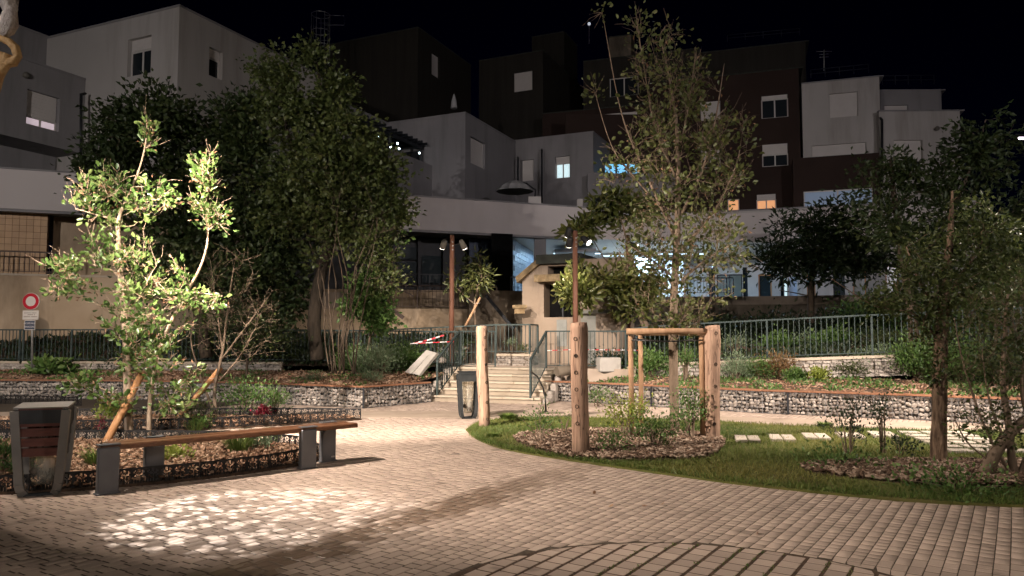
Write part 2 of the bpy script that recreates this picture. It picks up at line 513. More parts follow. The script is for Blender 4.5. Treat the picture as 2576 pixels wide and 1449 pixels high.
MAT['tile_navy'] = surf('navy wall tile', (.035, .05, .09), (.05, .07, .115), 5, .4, .06, 80, .002, vary='obj', vamt=.15)
MAT['shutter'] = surf('roller shutter', (.62, .58, .55), (.66, .62, .59), 2, .7, 0)
MAT['frame'] = surf('white window frame', (.58, .55, .52), (.63, .60, .57), 4, .5, 0)
MAT['frame_dark'] = surf('dark window frame', (.015, .015, .017), (.022, .022, .025), 4, .5, 0)
MAT['glass'] = glass('dark window glass')
MAT['glass_shop'] = glass('shop glass', (.022, .032, .036), .12)
MAT['glass_mint'] = glass('pale curtained glass', (.10, .125, .115), .2)
MAT['lit_warm'] = emit('warm lit window', (1.0, .46, .20), .55)
MAT['lit_white'] = emit('white lit window', (.72, .95, 1.0), .75)
MAT['lit_pink'] = emit('curtain lit window', (.95, .78, .85), .42)
MAT['lit_blue'] = emit('blue lit window', (.20, .62, 1.0), .95)
MAT['lit_dim'] = emit('dim blue lit window', (.30, .42, .60), .10)
MAT['bulb'] = emit('bulb glow', (.75, .95, 1.0), 9)
MAT['lens'] = emit('lamp lens glow', (1.0, .88, .74), 14)
MAT['tube_glow'] = emit('ceiling tube glow', (.6, .82, 1.0), 2.5)
MAT['sign_red'] = surf('sign red', (.36, .006, .018), (.40, .01, .024), 4, .4, 0, spec=.5)
MAT['sign_white'] = surf('sign white', (.50, .46, .42), (.55, .51, .47), 6, .45, 0)
MAT['sign_blue'] = surf('sign slate blue', (.045, .055, .085), (.055, .065, .10), 4, .45, 0)
MAT['sign_text'] = surf('sign lettering', (.62, .60, .58), (.66, .64, .62), 4, .5, 0)
MAT['sign_dark'] = surf('sign dark lettering', (.13, .10, .08), (.16, .12, .10), 4, .6, 0)
MAT['galv'] = surf('galvanised steel', (.25, .25, .24), (.32, .32, .31), 12, .5, .05, 80, .002, metal=.6)
MAT['tape_red'] = surf('barrier tape red', (.58, .02, .035), (.65, .03, .05), 4, .4, 0)
MAT['tape_white'] = surf('barrier tape white', (.75, .72, .70), (.8, .78, .76), 4, .4, 0)
MAT['hose'] = surf('black plastic pipe', (.012, .011, .010), (.02, .018, .016), 6, .4, 0)
MAT['slab_white'] = surf('pale stone slab', (.38, .355, .32), (.45, .425, .385), 5, .8, .4, 40, .008)
MAT['canvas'] = surf('grey parasol canvas', (.40, .40, .40), (.45, .45, .45), 4, .9, .1, 90, .003)
MAT['rock_dark'] = surf('dark boulder', (.10, .085, .07), (.16, .14, .115), 6, .95, .6, 20, .03)
MAT['gnarl'] = surf('knotty bark', (.26, .15, .055), (.42, .27, .12), 16, .55, .9, 30, .02, spec=.4)
def bagmat():
    m, t, b, out = nodes('clear bin bag')
    b.inputs['Base Color'].default_value = (.62, .60, .52, 1)
    b.inputs['Roughness'].default_value = .25
    n = tex(t, 'Noise', 12, posn(t, (1, 1, .3)), 4)
    bumpn(t, b, n.outputs[0], .6, .03)
    tr = t.nodes.new('ShaderNodeBsdfTransparent')
    tr.inputs[0].default_value = (.93, .91, .86, 1)
    mx = t.nodes.new('ShaderNodeMixShader')
    t.links.new(rampn(t, n.outputs[0], [(.35, .50), (.65, .16)]), mx.inputs[0])
    inv = t.nodes.new('ShaderNodeMath')
    t.links.new(tr.outputs[0], mx.inputs[1]); t.links.new(b.outputs[0], mx.inputs[2])
    t.links.new(mx.outputs[0], out.inputs[0])
    return m
MAT['bag'] = bagmat()
MAT['void'] = surf('black interior shade and column', (.006, .006, .006), (.01, .01, .01), 3, 1.0, 0, spec=0)
# =================================================================== SETTING
def inpoly(x, y, poly):
    c = False; n = len(poly); j = n - 1
    for i in range(n):
        xi, yi = poly[i]; xj, yj = poly[j]
        if (yi > y) != (yj > y) and x < (xj - xi) * (y - yi) / (yj - yi) + xi:
            c = not c
        j = i
    return c
def inpoly_np(P, poly):
    x, y = P[:,0], P[:,1]; c = np.zeros(len(P), bool); n = len(poly); j = n-1
    for i in range(n):
        xi, yi = poly[i]; xj, yj = poly[j]
        if yi != yj:
            c ^= ((yi > y) != (yj > y)) & (x < (xj-xi)*(y-yi)/(yj-yi)+xi)
        j = i
    return c
def smooth_line(pts, n=6, closed=False):
    """Catmull-Rom through points (any dimension)"""
    P = [np.array(p, float) for p in pts]
    out = []
    N = len(P)
    rng_ = range(N if closed else N - 1)
    for i in rng_:
        p0 = P[(i-1) % N] if (closed or i > 0) else 2*P[0] - P[1]
        p1 = P[i]; p2 = P[(i+1) % N]
        p3 = P[(i+2) % N] if (closed or i + 2 < N) else 2*P[-1] - P[-2]
        for k in range(n):
            t = k / n
            out.append(.5 * ((2*p1) + (-p0+p2)*t + (2*p0-5*p1+4*p2-p3)*t*t + (-p0+3*p1-3*p2+p3)*t**3))
    if not closed: out.append(P[-1])
    return [tuple(p) for p in out]
def seg_len(pts):
    return sum((Vector(b) - Vector(a)).length for a, b in zip(pts[:-1], pts[1:]))
def resample(pts, step):
    """points every ~step metres along a polyline, keeps dimension"""
    P = [Vector(p) for p in pts]
    L = seg_len(pts); n = max(1, round(L / step))
    out = []; acc = 0; i = 0
    cum = [0]
    for a, b in zip(P[:-1], P[1:]): cum.append(cum[-1] + (b - a).length)
    for k in range(n + 1):
        s = L * k / n
        while i < len(P) - 2 and cum[i+1] < s: i += 1
        t = (s - cum[i]) / max(1e-9, cum[i+1] - cum[i])
        out.append(P[i].lerp(P[i+1], min(max(t, 0), 1)))
    return out
def sheet(name, poly, z, mat, **kw):
    me = bpy.data.meshes.new(name)
    me.from_pydata([(p[0], p[1], z) for p in poly], [], [tuple(range(len(poly)))])
    me.materials.append(mat); me.update()
    return put(name, me, **kw)

# ---- plan
LAWN = smooth_line([(-.75,12.2),(-.52,11.13),(-.1,10.16),(.69,9.28),(2.08,8.02),(2.71,7.57),(3.68,7.02),(4.67,6.79),(6.8,6.45)], 5) + \
       [(9.5,6.3)] + smooth_line([(10.8,11.3),(8.2,11.9),(6.33,12.2),(4.33,12.85),(3.79,13.2),(2.3,13.75),(.85,14.0),(-.06,13.9),(-.62,13.1)], 5)
BED1 = smooth_line([(-7.6,7.1),(-5.0,7.32),(-3.75,7.8),(-2.98,8.4),(-2.44,9.05),(-2.46,9.6),(-2.9,10.2),(-3.6,10.55),(-4.85,10.75),(-6.5,10.75),(-8.4,10.6)], 5)
BED2 = smooth_line([(-9.5,11.9),(-6.3,12.0),(-4.78,12.35),(-3.66,13.0),(-2.86,13.55),(-2.85,13.8),(-3.78,13.9),(-5.4,13.9),(-7.7,13.8),(-9.5,13.6)], 5)
PATH_C = smooth_line([(-14,14.2),(-9.5,14.5),(-5.3,14.7),(-1.85,14.65),(1.25,14.5),(4.5,13.45),(6.6,12.8),(8.5,12.35),(13,11.2)], 8)
def offset_line(pts, w):
    out = []
    for i, p in enumerate(pts):
        a = Vector(pts[max(i-1, 0)]).to_2d(); b = Vector(pts[min(i+1, len(pts)-1)]).to_2d()
        d = (b - a).normalized()
        out.append((p[0] - d.y*w, p[1] + d.x*w))
    return out
PATH = offset_line(PATH_C, -.62) + offset_line(PATH_C, .62)[::-1]
DISC_C, DISC_R = (1.03, 3.98), 1.70
MULCH1 = [(1.55 + 1.45*math.cos(a)*(1+.12*math.sin(3*a)), 10.6 + 1.6*math.sin(a)*(1+.1*math.cos(2*a))) for a in np.linspace(0, 2*math.pi, 28, endpoint=False)]
MULCH2 = [(5.1 + 1.75*math.cos(a)*(1+.1*math.sin(3*a)), 8.35 + .85*math.sin(a)*(1+.12*math.cos(2*a))) for a in np.linspace(0, 2*math.pi, 28, endpoint=False)]
GAB_L = [(-14.5,18.6),(-12.5,18.2),(-9,17.9),(-6.1,17.2),(-3.12,15.8),(-1.88,17.25)]
GAB_R = [(.72,17.75),(1.7,17.15),(3.3,16.0),(4.94,14.8),(7.2,13.75),(8.7,12.8),(11,11.2)]
GH = .45
S1, S2 = Vector((.309, .951, 0)), Vector((.951, -.309, 0))     # stair run and stair width
ST0 = Vector((-1.86, 17.45, 0))
RIS, TRD, STW, NST = .15, .33, 2.5, 5
LAND_Z = NST * RIS

# ---- ground sheet
sheet('ground', [(-400,-60),(400,-60),(400,700),(-400,700)], -.035, MAT['soil'], kind='structure')
sheet('joint_bed', [(-12,1.5),(13,1.5),(13,19.2),(-12,19.2)], -.0024, MAT['joint'], kind='structure')

# ---- pavers
paving = tag(bpy.data.objects.new('paving', None), kind='structure'); link(paving)
def paver_verts(q, zt, ch=.003, h=.03):
    """q: four plan corners; returns 12 verts / 9 faces (chamfered top)"""
    c = Vector((sum(p[0] for p in q)/4, sum(p[1] for p in q)/4))
    V = []
    for k, zz in ((0, zt - h), (0, zt - ch), (1, zt)):
        for p in q:
            v = Vector((p[0], p[1]))
            if k:
                d = v - c; L = d.length
                v = c + d * max(0, (L - ch*1.4) / L) if L > 0 else v
            V.append((v.x, v.y, zz))
    return V
PF = [(8,9,10,11)] + [(i, (i+1) % 4, 4 + (i+1) % 4, 4 + i) for i in range(4)] + [(4+i, 4+(i+1) % 4, 8+(i+1) % 4, 8+i) for i in range(4)]
pavers = []     # (dist, quad, z)
CW = .092
rp = random.Random(3)
for ci in range(-155, 82):
    q0 = ci * CW
    s = -4 + rp.uniform(0, .2)
    run = rp.random() < .5
    while s < 24:
        if rp.random() < .07: run = not run
        L = rp.choice([.092, .092, .092, .125]) if run else rp.choice([.155, .125, .125, .185])
        sm = s + L/2
        # gentle bow of the courses
        def w2(q, s_):
            qq = q + .25 * math.sin(s_ * .16 + q * .06)
            return (QW[0]*qq + SWA[0]*s_, QW[1]*qq + SWA[1]*s_)
        cx_, cy_ = w2(q0 + CW/2, sm)
        if 3.9 < cy_ < 18.2 and abs(cx_) < .74*cy_ + .7 and cx_ > -11 and cx_ < 11.5:
            g, h_ = .0032, .0072
            cor = [w2(q0+g, s+h_), w2(q0+CW-g, s+h_), w2(q0+CW-g, s+L-h_), w2(q0+g, s+L-h_)]
            dc = math.hypot(cx_-DISC_C[0], cy_-DISC_C[1])
            ok = dc > DISC_R and not inpoly(cx_, cy_, PATH)
            if ok and all(inpoly(p[0], p[1], LAWN) for p in cor): ok = False
            if ok and (all(inpoly(p[0], p[1], BED1) for p in cor) or all(inpoly(p[0], p[1], BED2) for p in cor)): ok = False
            if ok and cy_ > 15.5:   # behind the gabions / stairs
                dd = Vector((cx_, cy_, 0)) - ST0
                if dd.dot(S1) > .05 and -.1 < dd.dot(S2) < STW + .1: ok = False
                for A, B in list(zip(GAB_L[:-1], GAB_L[1:])) + list(zip(GAB_R[:-1], GAB_R[1:])):
                    if A[0] <= cx_ <= B[0]:
                        yy = A[1] + (B[1]-A[1])*(cx_-A[0])/(B[0]-A[0])
                        if cy_ > yy + .15: ok = False
            if ok and cx_ > 1.5 and cy_ > 12:
                for A, B in zip(GAB_R[:-1], GAB_R[1:]):
                    if A[0] <= cx_ <= B[0] and cy_ > A[1] + (B[1]-A[1])*(cx_-A[0])/(B[0]-A[0]) + .15: ok = False
            if ok:
                if dc < DISC_R + .3:
                    cc = []
                    for p in cor:
                        d = math.hypot(p[0]-DISC_C[0], p[1]-DISC_C[1])
                        k = max(1.0, (DISC_R + .012)/d)
                        cc.append((DISC_C[0]+(p[0]-DISC_C[0])*k, DISC_C[1]+(p[1]-DISC_C[1])*k))
                    cor = cc
                pavers.append((cy_ + abs(cx_)*.15 + (3 if (abs(cx_) > .70*cy_ or cy_ < 4.75) else 0), cor, rp.uniform(-.0006, .0014)))
        s += L
# inlay disc: bigger slabs with wide grassy joints
CW2 = .150
for ci in range(-25, 26):
    q0 = ci * CW2
    s = rp.uniform(0, .1)
    for k in range(-14, 15):
        a = .150
        s0 = k * a
        oq, os_ = QW[0]*DISC_C[0]+QW[1]*DISC_C[1], SWA[0]*DISC_C[0]+SWA[1]*DISC_C[1]
        def w3(q, s_): return (QW[0]*(q+oq)+SWA[0]*(s_+os_), QW[1]*(q+oq)+SWA[1]*(s_+os_))
        s0 += .05*math.sin(ci*2.1)
        cor = [w3(q0+.012, s0+.008), w3(q0+CW2-.012, s0+.008), w3(q0+CW2-.012, s0+a-.008), w3(q0+.012, s0+a-.008)]
        cx_, cy_ = w3(q0+CW2/2, s0+a/2)
        ds_ = [math.hypot(p[0]-DISC_C[0], p[1]-DISC_C[1]) for p in cor]
        if sorted(ds_)[0] < DISC_R - .05 and cy_ > 4.1:
            cc = []
            for p in cor:
                d = math.hypot(p[0]-DISC_C[0], p[1]-DISC_C[1])
                kk = min(1.0, (DISC_R - .02)/max(d, 1e-6))
                cc.append((DISC_C[0]+(p[0]-DISC_C[0])*kk, DISC_C[1]+(p[1]-DISC_C[1])*kk))
            pavers.append((cy_ - .7 + (4 if cy_ < 4.7 else 0), cc, rp.uniform(.0004, .0022)))
pavers.sort(key=lambda t: t[0])
for d_, cor, zt in pavers[:300]:
    cx_ = sum(p[0] for p in cor)/4; cy_ = sum(p[1] for p in cor)/4
    V = paver_verts([(p[0]-cx_, p[1]-cy_) for p in cor], 0)
    me = bpy.data.meshes.new('paver'); me.from_pydata(V, [], PF); me.materials.append(MAT['paver'])
    put('paver', me, paving, xform((cx_, cy_, zt)))
V = []; I = []; T = []; b = 0
for d_, cor, zt in pavers[300:]:
    V += paver_verts(cor, zt)
    for f in PF: I += [i + b for i in f]
    T += [rp.random()] * 9; b += 12
T = np.array(T)
put('paver_field', np_mesh('paver_field', V, [4]*len(T), I, MAT['paver_far'], T), paving, kind='stuff')
# moss and grass in the wide joints of the disc
ang = np.linspace(0, 2*math.pi, 48, endpoint=False)
sheet('disc_bed', [(DISC_C[0]+DISC_R*math.cos(a), DISC_C[1]+DISC_R*math.sin(a)) for a in ang], -.0012, MAT['soil'], kind='structure')

# ---- concrete path (a band of its own across the square)
mb = MB(); mb.prism(PATH, -.03, .004); mb.build('path', MAT['concrete_path'], kind='structure')

# ---- lawn, a gently uneven slab with a cut edge
def mound_mesh(name, poly, z0, z1, mat, bump=.02, grid=.22, rim=.25):
    xs = [p[0] for p in poly]; ys = [p[1] for p in poly]
    bm = bmesh.new()
    vs_ = [bm.verts.new((p[0], p[1], z1)) for p in poly]
    f = bm.faces.new(vs_)
    if f.normal.z < 0: f.normal_flip()
    bmesh.ops.triangulate(bm, faces=bm.faces[:])
    bmesh.ops.subdivide_edges(bm, edges=bm.edges[:], cuts=3, use_grid_fill=True)
    for v in bm.verts:
        if not v.is_boundary:
            v.co.z += bump * noise.noise(Vector((v.co.x*.9, v.co.y*.9, 3.1)))
    ext = bmesh.ops.extrude_edge_only(bm, edges=[e for e in bm.edges if e.is_boundary])
    for g in ext['geom']:
        if isinstance(g, bmesh.types.BMVert): g.co.z = z0
    bmesh.ops.recalc_face_normals(bm, faces=bm.faces[:])
    me = bpy.data.meshes.new(name); bm.to_mesh(me); bm.free()
    me.materials.append(mat)
    return me
put('lawn', mound_mesh('lawn', LAWN, -.03, .022, MAT['lawn'], .03), kind='structure')
put('planting_bed', mound_mesh('planting_bed', BED1, -.03, .03, MAT['soil'], .05), kind='structure')
put('planting_bed', mound_mesh('planting_bed', BED2, -.03, .03, MAT['soil'], .05), kind='structure')
put('mulch_bed', mound_mesh('mulch_bed', MULCH1, -.02, .034, MAT['soil'], .02), kind='structure')
put('mulch_bed', mound_mesh('mulch_bed', MULCH2, -.02, .034, MAT['soil'], .02), kind='structure')

# ---- raised beds and slopes (lofts between two lines)
def loft(name, A, B, mat, nu=40, nv=8, bump=.05, kind='structure'):
    A = resample(A, seg_len(A)/nu); B = resample(B, seg_len(B)/nu)
    V = []; F = []
    for i in range(len(A)):
        for j in range(nv + 1):
            p = A[i].lerp(B[i], j/nv)
            z = p.z + (bump * noise.noise(Vector((p.x*.8, p.y*.8, 1.3))) if 0 < j < nv else 0)
            V.append((p.x, p.y, z))
    for i in range(len(A)-1):
        for j in range(nv):
            a = i*(nv+1)+j
            F.append((a, a+nv+1, a+nv+2, a+1))
    me = bpy.data.meshes.new(name); me.from_pydata(V, [], F); me.materials.append(mat); me.update()
    for p in me.polygons: p.use_smooth = True
    return put(name, me, kind=kind), V
def z3(line, z): return [(p[0], p[1], z) for p in line]
FENCE_L = [(-16,20.7),(-13.2,20.1),(-9,19.8),(-6,19.5),(-1.3,18.95)]
WALLB_L = [(-17,22.4),(-12,22.6),(-6,23.3),(-1.2,23.8),(2.2,24.2)]
RAMP = [(2.75,17.85,.80),(3.8,17.4,.90),(5.8,16.9,1.0),(7.9,16.3,1.10),(10.5,15.3,1.22),(14.5,13.8,1.42)]
bedL, _ = loft('planting_bed_left', z3(GAB_L[:5] + [(-2.2,17.6)], .43), z3(FENCE_L[:4] + [(-3,19.1),(-1.6,18.6)], .60), MAT['soil'], 60, 8, .08)
slopeL, _ = loft('slope_left', z3(FENCE_L, .74), z3(WALLB_L[:4], 1.55), MAT['soil'], 50, 8, .1)
RB = [(2.6,17.75),(3.8,17.3),(5.8,16.75),(7.9,16.15),(10.5,15.15),(14.5,13.6)]
bedR, _ = loft('planting_bed_right', z3([(1.7,17.2)] + GAB_R[2:] + [(13,9.8)], .43), z3(RB, .60), MAT['soil'], 50, 8, .07)
slopeR, _ = loft('slope_right', [(p[0], p[1]+.25, p[2]-.06) for p in RAMP], [(3.6,24.6,1.3),(7,25.6,1.6),(10,25.4,1.8),(14,24.6,2.0),(20,22.5,2.2)], MAT['soil'], 50, 8, .12)
# landing behind the stairs
LP = [ST0 + S1*(TRD*4+.30) + S2*(-.05), ST0 + S1*(TRD*4+.30) + S2*(STW-.05), Vector((2.9,17.55,0)), Vector((3.3,19.6,0)), Vector((2.5,21.8,0)), Vector((-1.2,21.2,0)), Vector((-1.6,19.6,0))]
mb = MB(); mb.prism([(p.x, p.y) for p in LP], .2, LAND_Z - .012); mb.build('landing', MAT['concrete_path'], kind='structure')

# =================================================================== GABION WALLS
stone_meshes = []
for k in range(14):
    bm = bmesh.new()
    bmesh.ops.create_icosphere(bm, subdivisions=2, radius=1)
    rr = random.Random(40+k)
    ax = (rr.uniform(.75,1.25), rr.uniform(.6,.95), rr.uniform(.65,1.1))
    cuts = [Vector((rr.uniform(-1,1), rr.uniform(-1,1), rr.uniform(-1,1))).normalized() for _ in range(9)]
    for v in bm.verts:
        p = v.co.copy()
        for c in cuts:                       # flatten facets
            d = p.dot(c)
            if d > .72: p -= c*(d-.72)*.85
        p *= 1 + .12*noise.noise(p*1.7 + Vector((k*9.1, 0, 0)))
        v.co = Vector((p.x*ax[0], p.y*ax[1], p.z*ax[2]))
    bmesh.ops.dissolve_degenerate(bm, edges=bm.edges[:], dist=.02)
    bmesh.ops.decimate if False else None
    me = bpy.data.meshes.new('stone'); bm.to_mesh(me); bm.free()
    # thin the mesh: keep about 80 triangles
    me.materials.append(MAT['gabion_stone'])
    stone_meshes.append(me)
def gabion(label, line, height, posts, cap_seg):
    base = Vector((line[0][0], line[0][1], 0))
    t = thing('gabion_wall', label, 'gabion wall', base)
    pts = [Vector((p[0], p[1], 0)) for p in line]
    # core
    back = [p + Vector((0, .32, 0)) for p in pts]
    front = [p + Vector((0, .07, 0)) for p in pts]
    mb = MB()
    for a, b_, c, d in zip(front[:-1], front[1:], back[1:], back[:-1]):
        mb.prism([(a.x,a.y),(b_.x,b_.y),(c.x,c.y),(d.x,d.y)], -.02, height-.03)
    mb.build('core', MAT['gabion_core'], t)
    stones = []
    rr = random.Random(len(label))
    for a, b_ in zip(pts[:-1], pts[1:]):
        L = (b_-a).length; dr = (b_-a).normalized(); nn = Vector((dr.y, -dr.x, 0))
        z = .045; row = 0
        while z < height - .02:
            s = rr.uniform(0, .05)
            hh = rr.uniform(.062, .085)
            while s < L:
                w = rr.uniform(.055, .115)
                p = a + dr*(s+w/2) + nn*rr.uniform(-.055, -.025) + Vector((0,0,min(z + rr.uniform(-.02,.02), height-.055)))
                sc = (w*.55, rr.uniform(.035,.055), hh*rr.uniform(.50,.66))
                stones.append((p.y + abs(p.x)*.1 + (6 if abs(p.x) > .7*p.y else 0), p, math.atan2(dr.y, dr.x)+rr.uniform(-.5,.5), sc, (rr.uniform(-.5,.5), rr.uniform(-.7,.7)), rr.randrange(14)))
                s += w*.92
            z += hh*.92
    stones.sort(key=lambda q: q[0])
    for d_, p, rz, sc, tl, k in stones[:300]:
        put('stone', stone_meshes[k], t, xform(p, rz, sc, tl))
    V = []; I = []; C = []; T = []; b0 = 0
    for d_, p, rz, sc, tl, k in stones[300:]:
        me = stone_meshes[k]; m = xform(p, rz, sc, tl)
        V += [tuple(m @ v.co) for v in me.vertices]
        for q in me.polygons:
            I += [i + b0 for i in q.vertices]; C.append(len(q.vertices))
        T += [rr.random()] * len(me.polygons); b0 += len(me.vertices)
    if V: put('stone_fill', np_mesh('stone_fill', V, C, I, MAT['gabion_stone_far'], np.array(T)), t, kind='stuff')
    # wire mesh
    mb = MB()
    for a, b_ in zip(pts[:-1], pts[1:]):
        dr = (b_-a).normalized(); nn = Vector((dr.y, -dr.x, 0)); L = (b_-a).length
        o = nn*.022
        for k in range(int(height/.1)+1):
            mb.bar(a+o+Vector((0,0,k*.1+.02)), b_+o+Vector((0,0,k*.1+.02)), .0055)
        n = int(L/.1)
        for k in range(n+1):
            q = a + dr*(L*k/max(n,1)) + o
            mb.bar(q+Vector((0,0,.0)), q+Vector((0,0,height-.01)), .0055)
    mb.build('wire_mesh', MAT['wire'], t)
    # timber capping boards
    cp = resample([(p.x, p.y, 0) for p in pts], cap_seg) if cap_seg else pts
    segs = []
    for a, b_ in zip(pts[:-1], pts[1:]):
        n = max(1, round((b_-a).length/cap_seg))
        for k in range(n):
            segs.append((a.lerp(b_, k/n), a.lerp(b_, (k+1)/n)))
    for i, (a, b_) in enumerate(segs):
        dr = (b_-a).normalized(); nn = Vector((-dr.y, dr.x, 0))
        mb = MB(); mb.bar(a+dr*.004+nn*.045+Vector((0,0,height+.004+.001*(i%2))), b_-dr*.004+nn*.045+Vector((0,0,height+.004+.001*(i%2))), .16, .034)
        mb.build('capping_board', MAT['timber_cap'], t)
    for q in posts:
        mb = MB(); mb.box((q[0], q[1]-.045, height/2-.006), (.035, .03, height-.03)); mb.build('post', MAT['fence_black'], t)
    return t
gabion('low stone filled gabion wall on the left with a dark shaded face and a lit corner', GAB_L, GH, [(-3.12,15.8),(-7.5,17.5),(-10.8,18.06)], 1.6)
def on_line(line, x):
    for A, B in zip(line[:-1], line[1:]):
        if A[0] <= x <= B[0]: return (x, A[1]+(B[1]-A[1])*(x-A[0])/(B[0]-A[0]))
    return (x, line[-1][1])
gabion('long pale stone filled gabion wall on the right behind the lawn', GAB_R, GH, [on_line(GAB_R, 3.0), on_line(GAB_R, 5.35), on_line(GAB_R, 7.55), on_line(GAB_R, 9.4)], 1.6)

# =================================================================== STAIRS
st = thing('staircase', 'pale limestone stairs of five steps rising to the landing', 'staircase', ST0)
rr = random.Random(5)
for i in range(NST):
    # each tread is three slabs laid end to end
    cuts = [-.05, STW*rr.uniform(.30,.40), STW*rr.uniform(.60,.72), STW+(.10 if i else .12)]
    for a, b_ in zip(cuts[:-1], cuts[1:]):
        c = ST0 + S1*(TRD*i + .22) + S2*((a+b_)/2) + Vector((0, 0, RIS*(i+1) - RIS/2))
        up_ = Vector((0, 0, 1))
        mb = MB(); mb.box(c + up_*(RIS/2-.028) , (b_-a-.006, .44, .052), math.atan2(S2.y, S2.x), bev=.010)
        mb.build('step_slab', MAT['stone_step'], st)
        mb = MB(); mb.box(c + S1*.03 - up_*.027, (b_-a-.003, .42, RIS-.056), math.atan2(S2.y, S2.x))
        mb.build('riser', MAT['stone_riser_shaded'], st)
# thin stair cheek stones on the right
ck = thing('cheek_stones', 'stepped rough stone blocks edging the stairs on the right', 'stones', ST0 + S2*(STW+.3))
for i in range(4):
    c = ST0 + S1*(TRD*i+.25) + S2*(STW+.20) + Vector((0,0,(RIS*(i+1))/2-.02))
    mb = MB(); mb.box(c, (.14, .34, RIS*(i+1)-.02), math.atan2(S2.y, S2.x)+.03*i, bev=.03); mb.build('stone_block', MAT['white_stone'], ck)
ck = thing('cheek_stones', 'small rough stones edging the stairs on the left', 'stones', ST0 + S2*(-.2))
for i in range(5):
    c = ST0 + S1*(TRD*i+.2) + S2*(-.20) + Vector((0,0,(RIS*(i+1))/2-.01))
    mb = MB(); mb.box(c, (.22, .33, RIS*(i+1)), math.atan2(S2.y, S2.x)-.02*i, bev=.03); mb.build('stone_block', MAT['white_stone'], ck)

# =================================================================== STONE WALLS WITH COPING
block_mesh = []
for k in range(8):
    bm = bmesh.new(); bmesh.ops.create_cube(bm, size=1)
    bmesh.ops.bevel(bm, geom=bm.edges[:], offset=.07, segments=1, affect='EDGES')
    rr = random.Random(k)
    for v in bm.verts:
        if v.co.y < 0: v.co.y += rr.uniform(-.22,.16)
        v.co.x += rr.uniform(-.015,.015); v.co.z += rr.uniform(-.03,.03)
    me = bpy.data.meshes.new('stone_block'); bm.to_mesh(me); bm.free()
    me.materials.append(MAT['white_stone']); block_mesh.append(me)
def stone_wall(label, line, drop, course, coping=True, cap_over=.04, depth=.16):
    """line: [(x,y,ztop)], wall hangs drop metres below the coping"""
    P = [Vector(p) for p in line]
    t = thing('stone_wall', label, 'wall', (P[0].x, P[0].y, P[0].z-drop))
    rr = random.Random(len(label)*3)
    cth = .06
    for a, b_ in zip(P[:-1], P[1:]):
        dr = (b_-a); L = dr.length; dr.normalize()
        d2 = Vector((dr.x, dr.y, 0)).normalized(); nn = Vector((-d2.y, d2.x, 0))
        n = max(1, int(round(drop/course)))
        for c in range(n):
            s = -rr.uniform(0,.15)
            while s < L-.02:
                w = rr.uniform(.10,.26)
                s0, s1 = max(s,0), min(s+w, L)
                if s1-s0 > .03:
                    m_ = a + dr*((s0+s1)/2) + nn*(depth/2) - Vector((0,0,cth + (c+.5)*(drop-cth)/n))
                    put('stone_block', rr.choice(block_mesh), t, xform(m_ + nn*rr.uniform(-.008,.008), math.atan2(d2.y,d2.x), (s1-s0-.008, depth, (drop-cth)/n-.006)))
                s += w
        mb = MB(); mb.bar(a+nn*(depth/2+.03)-Vector((0,0,drop/2+.01)), b_+nn*(depth/2+.03)-Vector((0,0,drop/2+.01)), depth-.03, drop-.03); mb.build('backing', MAT['old_wall'], t)
        if coping:
            n = max(1, round(L/.9))
            for k in range(n):
                q0 = a + dr*(L*k/n+.003); q1 = a + dr*(L*(k+1)/n-.003)
                mb = MB(); mb.bar(q0+nn*(depth/2)-Vector((0,0,cth/2)), q1+nn*(depth/2)-Vector((0,0,cth/2)), depth+2*cap_over, cth-.003); mb.build('coping_slab', MAT['coping'], t)
    return t
stone_wall('low white split stone wall under the green railing along the ramp on the right', RAMP, .46, .085)
stone_wall('low white split stone wall under the dark railing on the far left', [(x, y, .84) for x, y in FENCE_L[:4]], .36, .085)
PL0 = gnd(1250, 889, 1.03); 
PLT = [Vector((-.42,19.75,1.05)), Vector((.46,19.45,1.05)), Vector((.72,20.2,1.05))]
stone_wall('short bright white stone planter wall at the head of the stairs', PLT, .31, .08)

# =================================================================== RAILINGS
def bar_mesh(h, w, mat):
    mb = MB(); mb.box((0,0,h/2), (w, w, h)); return mb.mesh('bar', mat)
def railing(name, label, line, h, mat, spacing=.11, barw=.015, railw=.045, railh=.035, post_every=1.5, bottom=.06, postw=.04, mid=None, group=None, cat='railing'):
    """line: [(x,y,z)] foot line. top rail, bottom rail, posts and upright bars"""
    P = [Vector(p) for p in line]
    t = thing(name, label, cat, P[0], group)
    me = bar_mesh(h-bottom-railh/2, barw, mat)
    pm = bar_mesh(h-railh, postw, mat); pm.name = 'post'
    for si, (a, b_) in enumerate(zip(P[:-1], P[1:])):
        up = Vector((0,0,1))
        mb = MB(); mb.bar(a+up*(h-railh/2), b_+up*(h-railh/2), railw, railh); mb.build('top_rail', mat, t)
        mb = MB(); mb.bar(a+up*bottom, b_+up*bottom, barw*1.3, barw*1.3); mb.build('bottom_rail', mat, t)
        if mid:
            mb = MB(); mb.bar(a+up*mid, b_+up*mid, barw*1.3, barw*1.3); mb.build('middle_rail', mat, t)
        L = (b_-a).to_2d().length
        n = max(1, round(L/spacing))
        npost = max(1, round(L/post_every))
        every = max(1, round(n/npost))
        ang_ = math.atan2((b_-a).y, (b_-a).x)
        for k in range(n+1):
            if k == n and si < len(P)-2: continue
            q = a.lerp(b_, k/n)
            if k % every == 0 or k == n:
                put('post', pm, t, xform(q, ang_))
            else:
                put('bar', me, t, xform(q + up*bottom, ang_))
    return t
railing('railing', 'long grey green railing on the coping along the ramp on the right', [(p[0]-.0, p[1]+.08, p[2]) for p in RAMP], .90, MAT['fence'], .115)
railing('railing', 'grey green railing beside the flower bed running left from the stairs', [(x, y+.08, .84 if x < -5.9 else .78) for x, y in FENCE_L], .86, MAT['fence'], .115)
